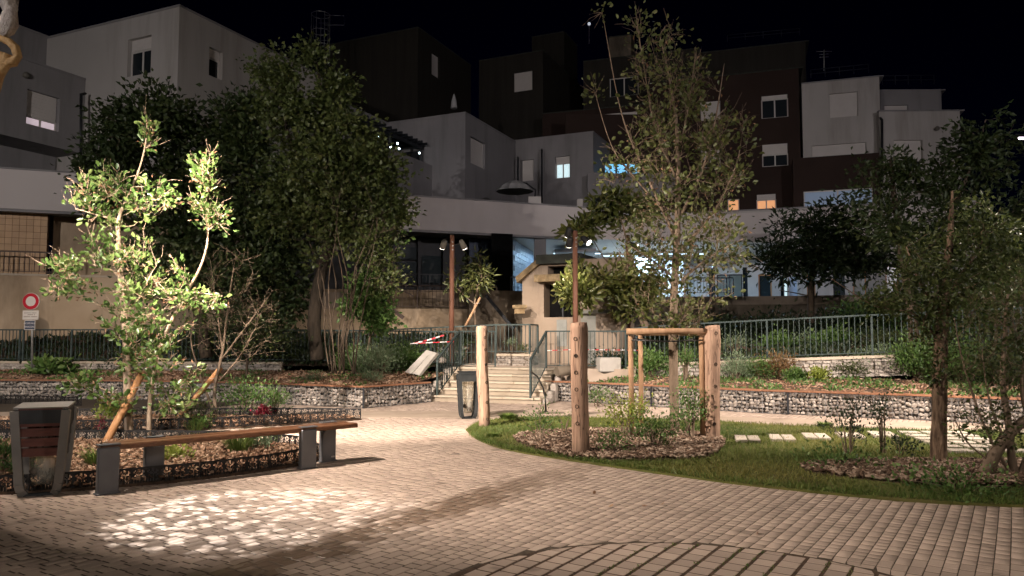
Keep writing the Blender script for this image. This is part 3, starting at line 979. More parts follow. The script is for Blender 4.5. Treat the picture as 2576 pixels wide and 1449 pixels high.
# stair handrails, sloping then level
def stair_rail(label, off, lvl_end, mat):
    a = ST0 + S1*.02 + S2*off + Vector((0,0,.10)); b_ = ST0 + S1*(TRD*4.2) + S2*off + Vector((0,0,LAND_Z))
    t = railing('stair_handrail', label, [a, b_, lvl_end], .90, mat, .105, post_every=1.45)
    return t
lr_b = ST0 + S1*(TRD*4.2) + S2*.12
stair_rail('steel handrail up the left side of the stairs', .12, Vector((-.42,18.72,LAND_Z)), MAT['fence'])
stair_rail('steel handrail up the right side of the stairs then level along the landing', STW-.12, Vector((2.72,17.9,LAND_Z)), MAT['fence'])
railing('railing', 'grey green railing with a corner behind the landing and white planter', [(-8.5,21.4,.88),(-4,20.9,.9),(-.42,19.85,1.05),(.46,19.55,1.05),(.70,20.2,1.05)], .78, MAT['fence'], .115)
# =================================================================== BUILDINGS
E1 = Vector((math.sin(rad(24)), math.cos(rad(24)), 0))     # recedes to the right
E2 = Vector((-math.cos(rad(24)), math.sin(rad(24)), 0))    # recedes to the left
class Face:
    """a vertical wall face: origin p, horizontal unit direction d, length L, z0..z1"""
    def __init__(s, p, d, L, z0, z1):
        s.p = Vector((p[0], p[1], 0)); s.d = Vector((d[0], d[1], 0)).normalized(); s.L = L; s.z0 = z0; s.z1 = z1
        n = Vector((s.d.y, -s.d.x, 0))
        if n.dot(s.p + s.d*L*.5) > 0: n = -n           # looks toward the camera
        s.n = n
    def hit(s, x, y):
        r = ray(x, y)
        o = Vector((0, 0, CAMH))
        den = r.dot(s.n)
        t = (s.p - o).dot(s.n) / den
        q = o + r*t
        return (q - s.p).dot(s.d), q.z
    def rect(s, x0, y0, x1, y1):
        xm, ym = (x0+x1)/2, (y0+y1)/2
        a, b_ = s.hit(x0, ym)[0], s.hit(x1, ym)[0]
        z1, z0 = s.hit(xm, y0)[1], s.hit(xm, y1)[1]
        return min(a, b_), max(a, b_), z0, z1
    def pt(s, a, z, out=0.0):
        q = s.p + s.d*a + s.n*out
        return Vector((q.x, q.y, z))
def wall_mesh(f, holes, reveal=.22):
    S = sorted(set([0, f.L] + [min(max(h[i],0),f.L) for h in holes for i in (0,1)]))
    Z = sorted(set([f.z0, f.z1] + [min(max(h[i],f.z0),f.z1) for h in holes for i in (2,3)]))
    mb = MB()
    flip = (f.d.cross(Vector((0,0,1)))).dot(f.n) < 0
    def q(pts): mb.face(pts[::-1] if flip else pts)
    for a, b_ in zip(S[:-1], S[1:]):
        for c, d in zip(Z[:-1], Z[1:]):
            sm, zm = (a+b_)/2, (c+d)/2
            if any(h[0] < sm < h[1] and h[2] < zm < h[3] for h in holes): continue
            q([f.pt(a,c), f.pt(b_,c), f.pt(b_,d), f.pt(a,d)])
    for h in holes:
        s0, s1, z0, z1 = h
        r = -reveal
        for A, B in (((s0,z0),(s0,z1)), ((s1,z1),(s1,z0)), ((s0,z1),(s1,z1)), ((s1,z0),(s0,z0))):
            q([f.pt(A[0],A[1]), f.pt(B[0],B[1]), f.pt(B[0],B[1],r), f.pt(A[0],A[1],r)])
    return mb
def slab_on(f, s0, s1, z0, z1, out, th, mb=None):
    """a box on face f from out-th to out"""
    mb = mb or MB()
    ps = [f.pt(s0,0,out), f.pt(s1,0,out), f.pt(s1,0,out-th), f.pt(s0,0,out-th)]
    mb.prism([(p.x,p.y) for p in ps], z0, z1)
    return mb
def window(parent, f, h, kind, reveal=.22, frame='frame', pane='glass'):
    s0, s1, z0, z1 = h
    H = z1-z0; W = s1-s0
    fw = min(.06, W*.1)
    top = z1
    back = -reveal+.06
    wdw = None
    mb = MB()
    sh = {'shutter': 1.0, 'half': .45, 'most': .72, 'box': .16, 'third': .3}.get(kind, 0.0)
    gz1 = z1 - H*sh
    if kind != 'shutter':
        for a, b_, c, d in ((s0,s0+fw,z0,gz1),(s1-fw,s1,z0,gz1),(s0+fw,s1-fw,z0,z0+fw),(s0+fw,s1-fw,gz1-fw,gz1)):
            slab_on(f, a, b_, c, d, back, .06, mb)
        if W > .75: slab_on(f, (s0+s1)/2-fw*.6, (s0+s1)/2+fw*.6, z0+fw, gz1-fw, back, .06, mb)
    else:
        for a, b_, c, d in ((s0,s0+fw*.5,z0,z1),(s1-fw*.5,s1,z0,z1),(s0,s1,z0,z0+.03)):
            slab_on(f, a, b_, c, d, back+.02, .05, mb)
    wdw = mb.build('window', MAT[frame], parent)
    if kind != 'shutter':
        if W > .75:
            for a, b_ in ((s0+fw,(s0+s1)/2-fw*.6), ((s0+s1)/2+fw*.6, s1-fw)):
                slab_on(f, a, b_, z0+fw, gz1-fw, back-.02, .01).build('pane', MAT[pane], wdw)
        else:
            slab_on(f, s0+fw, s1-fw, z0+fw, gz1-fw, back-.02, .01).build('pane', MAT[pane], wdw)
    else:
        pass
    if sh > 0:
        mb = MB(); n = max(2, int(H*sh/.055))
        for k in range(n):
            a = gz1 + (z1-gz1)*k/n; b_ = gz1 + (z1-gz1)*(k+1)/n
            slab_on(f, s0+fw*.5, s1-fw*.5, a+.004, b_, back+.015-(.006 if k%2 else 0), .02, mb)
        mb.build('shutter', MAT['shutter'], wdw)
    return wdw
def block(name, label, c, La, Lb, z0, z1, mat, wa=[], wb=[], da=E2, db=E1, cap=True, reveal=.22, extra=None, capmat=None, cat='building'):
    """corner c (x,y); face a runs La along da, face b runs Lb along db. wa/wb: (x0,y0,x1,y1,kind,frame,pane)"""
    c = Vector((c[0], c[1], 0))
    t = thing(name, label, cat, (c.x, c.y, z0))
    fa, fb = Face(c, da, La, z0, z1), Face(c, db, Lb, z0, z1)
    for f, ws in ((fa, wa), (fb, wb)):
        hs = []
        for w in ws:
            h = f.rect(*w[:4])
            hs.append((max(h[0],.02), min(h[1],f.L-.02), max(h[2],z0+.02), min(h[3],z1-.02)))
        hs2 = [h for h in hs if h[1]-h[0] > .1 and h[3]-h[2] > .1]
        wall_mesh(f, hs2, reveal).build('wall', mat, t)
        for w, h in zip(ws, hs):
            if h in hs2:
                window(t, f, h, w[4], reveal, w[5] if len(w) > 5 else 'frame', w[6] if len(w) > 6 else 'glass')
    p = [c, c+fa.d*La, c+fa.d*La+fb.d*Lb, c+fb.d*Lb]
    mb = MB()
    for a, b_ in ((p[1],p[2]),(p[2],p[3])):
        mb.face([(a.x,a.y,z0),(b_.x,b_.y,z0),(b_.x,b_.y,z1),(a.x,a.y,z1)])
    mb.face([(q.x,q.y,z0+.004) for q in p])
    mb.build('wall', mat, t)
    i = .02
    cx_ = sum((q for q in p), Vector())/4
    mb = MB(); mb.prism([((q-cx_).x*.998+cx_.x, (q-cx_).y*.998+cx_.y) for q in p], z1-.3, z1-.25); mb.build('roof', MAT['roof_slab'], t)
    if cap:
        mb = MB()
        slab_on(fa, -.03, La, z1-.02, z1+.05, .03, .25, mb)
        slab_on(fb, .0, Lb, z1-.018, z1+.052, .03, .25, mb)
        mb.build('parapet_cap', capmat or MAT['stucco_grey_dimmed'], t)
    return t, fa, fb
def corner(x, d): p = at(x, 500, d); return (p.x, d)

# ---- left white blocks
cB1 = Vector((-11.45, 25, 0))
block('white_apartment_block', 'tall pale apartment block at top left with an open window either side of its corner', cB1, 9.5, 7.7, 6.4, 12.85, MAT['stucco'],
      wa=[(321,94,380,188,'third')], wb=[(526,124,560,196,'third')])
p1 = cB1 + E1*7.72
block('white_apartment_wing', 'lower pale wing behind the big tree with a pergola terrace', p1, 1, 7.5, 6.4, 12.1, MAT['stucco_grey_dimmed'], wb=[(905,300,960,355,'glass','frame_dark')])
q = cB1 + E2*4.62
fz = q - E1*7.0
block('white_apartment_wing', 'overhanging pale wing on the far left with a half lowered shutter and pink lit window', fz, 8, 6.97, 8.15, 10.9, MAT['stucco_grey_dimmed'], wb=[(67,235,150,322,'most','frame','lit_pink')], da=E2, db=E1)
block('recessed_storey', 'dark recessed storey beneath the overhanging left wing', fz + E2*1.4 + E1*.02, 6, 6.9, 6.4, 8.14, MAT['stucco_grey_dimmed'], cap=False)
q2 = cB1 + E2*5.7
block('rear_apartment_block', 'dim rear block rising behind the left wing', q2 - E1*7 + E2*1.2, 7, 8.2, 6.4, 12.9, MAT['stucco_grey_dimmed'])
# balcony parapet with pergola
PAR = Vector((-3.86, 35.64, 0)) - E1*7.2
block('balcony_wall', 'slanting grey terrace parapet below the pergola beside the middle block', PAR, .3, 7.18, 6.4, 9.72, MAT['stucco_grey_dimmed'], cap=False)
# ---- middle pale blocks
cB2 = Vector((at(1170,500,34.9).x, 34.9, 0))
block('white_apartment_block', 'pale apartment block in the middle with a shuttered window on its shaded side', cB2, 5.0, 6.0, 6.4, 12.1, MAT['stucco_grey_dimmed'],
      wb=[(1184,352,1220,418,'shutter')])
pB3 = Vector((.258, 40.3, 0)); cB3 = pB3 - E2*4.37
block('white_apartment_block', 'low pale block in the middle with a bright white lit window', cB3, 4.6, 7, 6.4, 12.17, MAT['stucco_grey_dimmed'],
      wa=[(1396,393,1433,448,'third','frame','lit_white'), (1312,402,1342,455,'shutter')])
for x, d, y0, y1, lb in ((204,26.2,236,400,'dark downpipe in the corner beside the overhanging left wing'),(1303,39.6,398,470,'dark downpipe beside the shaded corner of the middle block'),(1363,39.2,378,510,'dark downpipe left of the bright lit window')):
    t = thing('downpipe', lb, 'downpipe', at(x,y1,d))
    MB().tube([at(x,y1,d), at(x,y0,d)], .05, 8).build('pipe', MAT['fence_black'], t)
    MB().tube([at(x,y0+2,d), at(x,y0-3,d)+Vector((0,.25,.05))], .05, 8).build('elbow', MAT['fence_black'], t)
# ---- dark upper blocks
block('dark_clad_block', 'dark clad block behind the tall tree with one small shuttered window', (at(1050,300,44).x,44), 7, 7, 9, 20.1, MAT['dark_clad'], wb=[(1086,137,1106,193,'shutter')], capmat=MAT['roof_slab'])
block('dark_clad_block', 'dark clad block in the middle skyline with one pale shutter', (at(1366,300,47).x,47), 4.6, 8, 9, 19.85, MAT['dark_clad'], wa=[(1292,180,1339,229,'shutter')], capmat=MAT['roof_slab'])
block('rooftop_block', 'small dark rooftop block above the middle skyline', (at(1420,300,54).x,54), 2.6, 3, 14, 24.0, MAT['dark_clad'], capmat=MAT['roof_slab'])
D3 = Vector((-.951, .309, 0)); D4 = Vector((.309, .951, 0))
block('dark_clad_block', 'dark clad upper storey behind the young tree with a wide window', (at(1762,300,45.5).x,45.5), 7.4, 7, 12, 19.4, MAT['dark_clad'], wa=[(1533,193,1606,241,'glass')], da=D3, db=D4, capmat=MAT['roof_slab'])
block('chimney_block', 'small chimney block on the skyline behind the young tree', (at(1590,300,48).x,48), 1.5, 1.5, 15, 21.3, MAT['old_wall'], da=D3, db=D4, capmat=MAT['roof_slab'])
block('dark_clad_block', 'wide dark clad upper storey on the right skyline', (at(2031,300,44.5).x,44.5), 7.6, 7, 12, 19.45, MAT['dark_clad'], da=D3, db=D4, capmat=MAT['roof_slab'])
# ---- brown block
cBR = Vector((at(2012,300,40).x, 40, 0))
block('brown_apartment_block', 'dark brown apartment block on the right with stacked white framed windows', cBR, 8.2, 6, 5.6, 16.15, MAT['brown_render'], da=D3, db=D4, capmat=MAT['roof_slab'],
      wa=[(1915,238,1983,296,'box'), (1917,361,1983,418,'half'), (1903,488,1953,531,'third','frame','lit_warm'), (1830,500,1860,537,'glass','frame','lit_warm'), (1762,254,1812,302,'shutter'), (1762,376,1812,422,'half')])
cBR2 = cBR + D3*8.2 + Vector((0,0,0))
block('brown_apartment_wing', 'lower dark brown wing behind the young tree with pale shutters', (cBR2.x-.05, cBR2.y+.25), 6.3, 5, 5.6, 15.0, MAT['brown_render'], da=D3, db=D4, capmat=MAT['roof_slab'],
      wa=[(1519,282,1609,346,'shutter'), (1450,290,1483,322,'shutter')])
# ---- white block at right
cW = Vector((at(2215,300,38.8).x, 38.8, 0))
block('white_apartment_block', 'pale apartment block on the right with a closed shutter above a recessed balcony', cW, 3.85, 5, 5.6, 15.25, MAT['stucco'], da=D3, db=D4,
      wa=[(2087,233,2158,294,'shutter'), (2042,362,2180,398,'most')])
block('brown_balcony', 'dark brown balcony box projecting from the pale right block', (at(2213,430,37.2).x, 37.2), 4.1, 1.3, 5.6, 10.75, MAT['brown_render'], da=D3, db=D4, cap=False, wa=[(2022,476,2198,534,'glass','frame','lit_dim')], cat='balcony')
block('white_apartment_wing', 'pale wing at far right with a half hidden shuttered window', (at(2415,300,38).x, 38), 4.15, 5, 5.6, 13.15, MAT['stucco'], da=Vector((-1,.02,0)), db=Vector((.3,.95,0)), wa=[(2250,352,2322,420,'most')])
block('rooftop_block', 'set back pale storey above the far right wing', (at(2370,300,40).x, 40), 3.3, 4, 12, 14.9, MAT['stucco_grey_dimmed'], da=Vector((-1,.02,0)), db=Vector((.3,.95,0)), wa=[(2225,264,2285,290,'shutter')])
for x, y0, y1, d, lb in ((2219,300,470,37.9,'dark downpipe in the corner of the far right wing'),):
    t = thing('downpipe', lb, 'downpipe', at(x,y1,d)); MB().tube([at(x,y1,d), at(x,y0,d)], .06, 8).build('pipe', MAT['fence_black'], t)
    MB().tube([at(x,y0+2,d), at(x,y0-4,d)+Vector((0,.2,.05))], .06, 8).build('elbow', MAT['fence_black'], t)
# rooftop rails, ladder cage, antenna, small details
def roof_rail(label, a, b_, h):
    t = thing('rooftop_rail', label, 'railing', a)
    for k in (h, h*.5): MB().tube([Vector(a)+Vector((0,0,k)), Vector(b_)+Vector((0,0,k))], .025, 6).build('rail', MAT['fence_black'], t)
    for k in range(5):
        q = Vector(a).lerp(Vector(b_), k/4); MB().tube([q, q+Vector((0,0,h))], .025, 6).build('post', MAT['fence_black'], t)
roof_rail('thin rooftop rail above the pale right block', at(2040,196,40.3), at(2185,182,39.5), .45)
roof_rail('thin rooftop rail above the set back far right storey', at(2220,213,41), at(2350,211,41), .5)
roof_rail('thin rooftop rail on the right skyline', at(1830,104,45), at(2012,88,44), .4)
t = thing('ladder_cage', 'round caged roof ladder rising above the tall tree', 'ladder', at(805,165,40))
for k in range(7):
    a = 2*math.pi*k/7
    q = at(805,165,40) + Vector((.5*math.cos(a), .5*math.sin(a), 0))
    MB().tube([q, q+Vector((0,0,2.9))], .022, 5).build('upright', MAT['galv'], t)
for z in (.3,1.1,1.9,2.85):
    MB().tube([at(805,165,40)+Vector((.5*math.cos(a), .5*math.sin(a), z)) for a in np.linspace(0,2*math.pi,15)], .022, 5, caps=False).build('hoop', MAT['galv'], t)
for k in range(8):
    q = at(805,165,40)+Vector((0,.5,.3+k*.33)); MB().tube([q-Vector((.25,0,0)), q+Vector((.25,0,0))], .018, 5).build('rung', MAT['galv'], t)
MB().tube([at(818,38,40), at(866,40,40), at(866,63,40), at(818,63,40)], .022, 5).build('side_rail', MAT['galv'], t)
t = thing('antenna', 'thin aerial mast on the far right roof', 'antenna', at(2073,178,41))
MB().tube([at(2073,178,41), at(2073,125,41)], .035, 6).build('mast', MAT['galv'], t)
for y, w in ((130,20),(137,12),(144,12)): MB().tube([at(2073-w,y,41), at(2073+w,y-1,41)], .02, 5).build('crossbar', MAT['galv'], t)
t = thing('rooftop_lamp', 'tiny white globe light on the dark skyline', 'lamp', at(1482,110,50))
MB().tube([at(1482,110,50), at(1482,64,50)], .02, 5).build('mast', MAT['galv'], t)
MB().lathe(at(1482,60,50), [(.01,-.11),(.08,-.08),(.11,0),(.08,.08),(.01,.11)], 10).build('globe', emit('dim globe glow', (.8,.85,1), .5), t)
def wall_light(label, x, y, d):
    t = thing('wall_light', label, 'lamp', at(x,y,d)); p = at(x,y,d)
    MB().lathe(p, [(.02,-.12),(.10,-.10),(.12,0),(.07,.08),(.02,.10)], 10).build('shade', MAT['lamp_can'], t)
    MB().bar(p+Vector((0,.02,0)), p+Vector((0,.3,0)), .05).build('bracket', MAT['lamp_can_dark'], t)
wall_light('small round wall light on the overhanging left wing', 66, 188, 24.85)
wall_light('small wall light on the far right wing', 2358, 322, 37.75)
wall_light('small dark fitting on the middle pale block', 1571, 437, 37)
# pergola with garland lights
pg = thing('pergola', 'dark timber pergola on the terrace with tiny lights', 'pergola', PAR + E1*3 + E2*.5 + Vector((0,0,9.4)))
UZ = Vector((0,0,1))
for s_ in (1.6, 4.2, 6.9):
    for o_ in (.45, 2.3):
        q = PAR + E1*s_ + E2*o_; MB().bar(q + UZ*6.3, q + UZ*10.5, .12).build('post', MAT['fence_black'], pg)
for o_ in (.45, 2.3):
    MB().bar(PAR + E1*1.3 + E2*o_ + UZ*10.56, PAR + E1*7.05 + E2*o_ + UZ*10.56, .10, .16).build('beam', MAT['fence_black'], pg)
for k in range(13):
    q = PAR + E1*(1.5+.44*k) + UZ*10.70; MB().bar(q + E2*.05, q + E2*2.5, .06, .12).build('slat', MAT['fence_black'], pg)
MB().bar(PAR + E1*3.6 + E2*2.35 + UZ*9.75, PAR + E1*7.0 + E2*2.35 + UZ*9.75, .04, 1.45).build('dark_backing', MAT['fence_black'], pg)  # black panels added to paint in the dark opening behind the pergola
MB().bar(PAR + E1*7.02 + E2*.5 + UZ*9.75, PAR + E1*7.02 + E2*2.3 + UZ*9.75, .04, 1.45).build('dark_backing', MAT['fence_black'], pg)
for i, (x, y, lb) in enumerate(((869,343,'leftmost tiny terrace light behind the tall tree'),(950,344,'paired tiny terrace light right of the leftmost one'),(983,370,'tiny terrace light at the left of the pergola trio'),(1000,361,'topmost tiny terrace light of the pergola trio'),(1004,374,'lowest tiny terrace light of the pergola trio'),(1055,385,'rightmost tiny terrace light under the pergola'))):
    u_ = (x-CX)/FD; s_ = (PAR.x - u_*PAR.y)/(u_*E1.y - E1.x); dL = PAR.y + s_*E1.y + .12
    t = thing('terrace_light', lb, 'lamp', at(x,y,dL), 'tiny lights on the pergola terrace')
    MB().lathe(at(x,y,dL), [(.01,-.045),(.035,-.03),(.045,0),(.035,.03),(.01,.045)], 8).build('bulb', MAT['bulb'], t)
    MB().tube([at(x,y+12,dL), at(x,y+2,dL)], .012, 5).build('stem', MAT['fence_black'], t)
# blue lit trellised glazing
tb = thing('lit_glazing', 'bright blue lit glazing with leaves behind the young tree', 'window', at(1565,440,38.4))
MB().box(at(1565,425,38.4), (1.8,.04,.5)).build('pane', MAT['lit_blue'], tb)
for k in range(4): MB().box(at(1520+30*k,425,38.35), (.09,.05,.56)).build('frame', MAT['frame_dark'], tb)
tb = thing('terrace_parapet', 'pale terrace parapet below the blue lit glazing', 'wall', at(1590,480,37.9))
MB().box(at(1590,466,37.9), (4.6,.2,1.2)).build('panel', MAT['stucco_grey_dimmed'], tb)
t = thing('back_wall', 'dark wall behind the blue lit glazing', 'wall', at(1600,470,41)); MB().box(at(1580,410,41.4), (7,.2,5.5)).build('panel', MAT['brown_render'], t)

# =================================================================== PODIUM (long fascia, shops below, passage)
FA = Vector((.934, .358, 0))
pf0 = Vector((.78, 28, 0)) - FA*23
fas = Face(pf0, FA, 23+2.75, 5.3, 6.5)
po = thing('podium', 'long pale curved podium fascia across the whole middle of the scene', 'building', (pf0.x, pf0.y, 5.3))
n = 1
mb = MB(); slab_on(fas, 0, fas.L, 5.30, 6.48, 0, .35, mb); mb.build('fascia', MAT['fascia'], po)
mb = MB(); slab_on(fas, 0, fas.L, 6.48, 6.53, .03, .42, mb); mb.build('coping', MAT['stucco_grey_dimmed'], po)
mb = MB(); slab_on(fas, 0, fas.L, 5.22, 5.298, -.04, .3, mb); mb.build('drip_edge', MAT['stucco_grey_dimmed'], po)
mb = MB(); slab_on(fas, 0, fas.L, 6.1, 6.3, -.36, 14, mb); mb.build('deck', MAT['roof_slab'], po)
mb = MB(); slab_on(fas, 0, 23.4, 5.30, 5.42, -.36, 9, mb); mb.build('soffit', MAT['stucco_grey_dimmed'], po)
# right part of the fascia
fR = Face(at(1490,560,29.2), Vector((.985,.17,0)), 6.2, 5.3, 6.5)
mb = MB(); slab_on(fR, .15, fR.L, 5.32, 6.46, 0, .35, mb); mb.build('fascia', MAT['fascia'], po)
fR2 = Face(at(1700,560,36.5), Vector((.951,-.309,0)), 13, 3.0, 7.4)
# shop front behind the podium
sf = Face(pf0 - fas.n*1.6, FA, 22.9, 3.05, 5.3)
sh = thing('shop_front', 'dark glazed shop front under the podium fascia', 'shop front', sf.pt(15,3.05))
slab_on(sf, 8, 22.4, 3.0, 5.3, -.3, .2).build('back_wall', MAT['frame_dark'], sh)
for (x0,x1,ys) in ((1000,1048,(618,655,690,712)),(1062,1110,(640,715))):
    for y0, y1 in zip(ys[:-1], ys[1:]):
        h = sf.rect(x0, y0+3, x1, y1-3); slab_on(sf, h[0], h[1], h[2], h[3], -.05, .02).build('pane', MAT['glass_shop'], sh)
for x in (992,1055,1118): 
    h = sf.rect(x-4, 600, x+4, 735); slab_on(sf, h[0], h[1], 3.05, 5.28, .02, .08).build('mullion', MAT['frame_dark'], sh)
h = sf.rect(1238, 600, 1289, 735)
bc = thing('column', 'wide black column right of the shop front', 'column', sf.pt(h[0],3.05)); a_, b_ = at(1236,650,27.3), at(1290,650,27.55); MB().prism([(a_.x,27.3),(b_.x,27.55),(b_.x-.02,28.3),(a_.x-.02,28.1)], 2.98, 5.29).build('shaft', MAT['void'], bc)
# navy tiled panel
tp = thing('tiled_wall', 'navy tiled wall panel between the shop front and black column', 'wall', sf.pt(18,3.05))
h = sf.rect(1176, 600, 1234, 735); slab_on(sf, h[0], h[1], 3.05, 5.29, .18, .1).build('backing', MAT['grout'] if False else MAT['frame_dark'], tp)
nx = 6; nz = 10
for i in range(nx):
    for j in range(nz):
        a = h[0] + (h[1]-h[0])*i/nx; z = 3.07 + 2.2*j/nz
        slab_on(sf, a+.008, a+(h[1]-h[0])/nx-.008, z+.008, z+2.2/nz-.008, .2, .02).build('tile', MAT['tile_navy'], tp)
# sandy tiled wall at far left
tf = Face(pf0 - fas.n*.55, FA, 12, 3.3, 5.3)
tl = thing('tiled_wall', 'sandy tiled wall at the left edge under the podium fascia', 'wall', tf.pt(3,3.3))
hh = tf.rect(-60, 530, 119, 640)
slab_on(tf, hh[0], hh[1], 3.3, 5.29, -.012, .2).build('grout', MAT['grout'], tl)
tw = .185; nx = int((hh[1]-hh[0])/tw); nz = 10
for i in range(nx):
    for j in range(nz):
        a = hh[1] - (i+1)*tw; z = 3.32 + j*.195
        slab_on(tf, a+.006, a+tw-.006, z+.006, z+.189, 0, .03).build('tile', MAT['tile_orange'], tl)
hr = tf.rect(121, 540, 330, 640)
wl = thing('side_wall', 'pinkish recessed wall right of the sandy tiles', 'wall', tf.pt(hr[0],3.3)); slab_on(tf, hr[0], hr[1]+2, 3.3, 5.29, -.7, .2).build('panel', MAT['beige_wall'], wl)
# terrace floor and retaining walls
mb = MB(); mb.prism([(-26,19.0),(-18.5,21.3),(-12,23.3),(-3,26.4),(3.0,28.6),(9,28.2),(22,24.5),(30,23),(30,60),(-30,60)], 2.3, 3.0); mb.build('terrace', MAT['concrete_path'], kind='structure')
def plain_wall(name, label, line, z0, z1, mat, th=.25, cap=None, cat='wall'):
    t = thing(name, label, cat, (line[0][0], line[0][1], z0))
    P = [Vector((p[0], p[1], 0)) for p in line]
    mb = MB()
    for i, (a, b_) in enumerate(zip(P[:-1], P[1:])):
        d = (b_-a).normalized(); nn = Vector((-d.y, d.x, 0))
        za = z1[i] if hasattr(z1,'__len__') else z1; zb = z1[i+1] if hasattr(z1,'__len__') else z1
        q = [(a.x,a.y),(b_.x,b_.y),((b_+nn*th).x,(b_+nn*th).y),((a+nn*th).x,(a+nn*th).y)]
        mb.prism(q, z0, [za, zb, zb, za])
    mb.build('panel', mat, t)
    if cap:
        mb = MB()
        for i, (a, b_) in enumerate(zip(P[:-1], P[1:])):
            d = (b_-a).normalized(); nn = Vector((-d.y, d.x, 0))
            za = z1[i] if hasattr(z1,'__len__') else z1; zb = z1[i+1] if hasattr(z1,'__len__') else z1
            mb.bar(a+nn*th/2+Vector((0,0,za+.03)), b_+nn*th/2+Vector((0,0,zb+.03)), th+.08, .06)
        mb.build('coping', cap, t)
    return t
plain_wall('retaining_wall', 'tall stained beige retaining wall at the left behind the road sign', [(-22,20.2),(-16.5,21.3),(-12.6,22.75),(-8,23.6)], .6, 3.3, MAT['beige_wall'], cap=MAT['coping'])
plain_wall('retaining_wall', 'low beige retaining wall under the brown railing in the middle', [(-8,23.6),(-4.5,23.75),(-.6,24.0)], .6, 2.38, MAT['beige_wall'])
plain_wall('retaining_wall', 'upper beige wall behind the brown railing', [(-8.2,25.3),(-4.3,25.9),(-1.4,26.6)], 1.2, 3.12, MAT['beige_wall'])
plain_wall('retaining_wall', 'dark weathered concrete wall between the lamp post and the kiosk', [(-1.35,23.4),(.55,23.9)], .6, 2.95, MAT['old_wall'])
plain_wall('retaining_wall', 'mossy olive retaining wall on the right below the ground floor windows', [(2.5,25.6),(6.5,26.7),(11.5,26.2),(16,25.0),(22,23.0)], .8, [2.5,2.62,2.62,2.7,2.75], MAT['old_wall'])
railing('railing', 'brown railing on the low middle retaining wall', [(-4.35,23.72,2.4),(-.5,23.95,2.38)], .74, MAT['fence_brown'], .12, mid=.55)
railing('railing', 'black railing on the upper terrace in front of the dark shop', [(-4.3,25.85,3.14),(-1.5,26.55,3.14)], .55, MAT['fence_black'], .12)
railing('railing', 'brown railing in front of the sandy tiled wall at left', [(-21.5,20.25,3.36),(-16.5,21.25,3.36),(-13.6,22.3,3.36)], .66, MAT['fence_brown'], .13)
railing('railing', 'blue grey railing beside the lit passage behind the kiosk', [(at(1285,720,26.5).x,26.5,3.0),(at(1330,720,26.6).x,26.6,3.0),(8,26.9,3.0)], .62, MAT['fence_black'], .12)
# sloping stair stringer
t = thing('steel_stair', 'dark steel stair stringers climbing to the upper terrace', 'stairs', at(1000,800,23.4))
MB().bar(at(958,755,23.3), at(1015,800,23.3), .05, .12).build('stringer', MAT['fence_brown'], t)
MB().bar(at(965,705,23.3), at(1040,745,23.3), .04, .05).build('handrail', MAT['fence_brown'], t)
t = thing('steel_prop', 'dark slanting steel prop right of the lamp post', 'prop', at(1292,830,22.8))
MB().bar(at(1222,742,22.9), at(1292,828,22.6), .09, .09).build('beam', MAT['fence_black'], t)

# ---- lit passage
PZ = 5.28
ps = thing('passage', 'brightly lit white passage under the podium behind the kiosk', 'passage', at(1500,760,33))
pa = at(1343,700,29.2); pb = at(1345,700,37.5); pc = at(1790,700,38)
mb = MB(); mb.prism([(pa.x-2.2,28.3),(12,30.4),(12,39),(pa.x-2.2,39)], PZ, PZ+.03); mb.build('ceiling', MAT['sign_white'], ps)
mb = MB(); mb.box((6,38.2,4.15), (18,.2,2.3)); mb.build('back_wall', MAT['stucco'], ps)
mb = MB(); mb.box((4.6,35.2,4.15), (1.6,.3,2.25)); mb.build('wall_panel', MAT['stucco'], ps)
mb = MB(); mb.box((6.8,34.4,4.15), (2.2,.3,2.25)); mb.build('wall_panel', MAT['stucco'], ps)
mb = MB(); mb.prism([(at(1395,610,31).x,31),(at(1500,610,30.6).x,30.6),(at(1490,610,33).x,33),(at(1400,610,33.4).x,33.4)], 4.98, 5.12); mb.build('ceiling_panel', MAT['stucco_grey_dimmed'], ps)
for (x,d,w) in ((2.9,33.0,2.2),(5.2,34.0,2.2),(7.6,33.2,2.2)):
    t = thing('ceiling_lamp', {2.9:'left ceiling tube lamp in the passage',5.2:'middle ceiling tube lamp in the passage',7.6:'right ceiling tube lamp in the passage'}[x], 'lamp', (x,d,5.2), 'tube lamps on the passage ceiling')
    MB().box((x,d,5.22), (w,.16,.10)).build('housing', MAT['sign_white'], t)
    MB().box((x,d,5.155), (w-.1,.10,.03)).build('tube', MAT['tube_glow'], t)
    ld = bpy.data.lights.new('passage_light', 'AREA'); ld.shape = 'RECTANGLE'; ld.size = w; ld.size_y = .12; ld.energy = {2.9: 1500, 5.2: 600, 7.6: 300}[x]; ld.color = (.42,.69,1.0)
    lo = bpy.data.objects.new('tube_light', ld); link(lo, t, xform((x,d,5.12)))
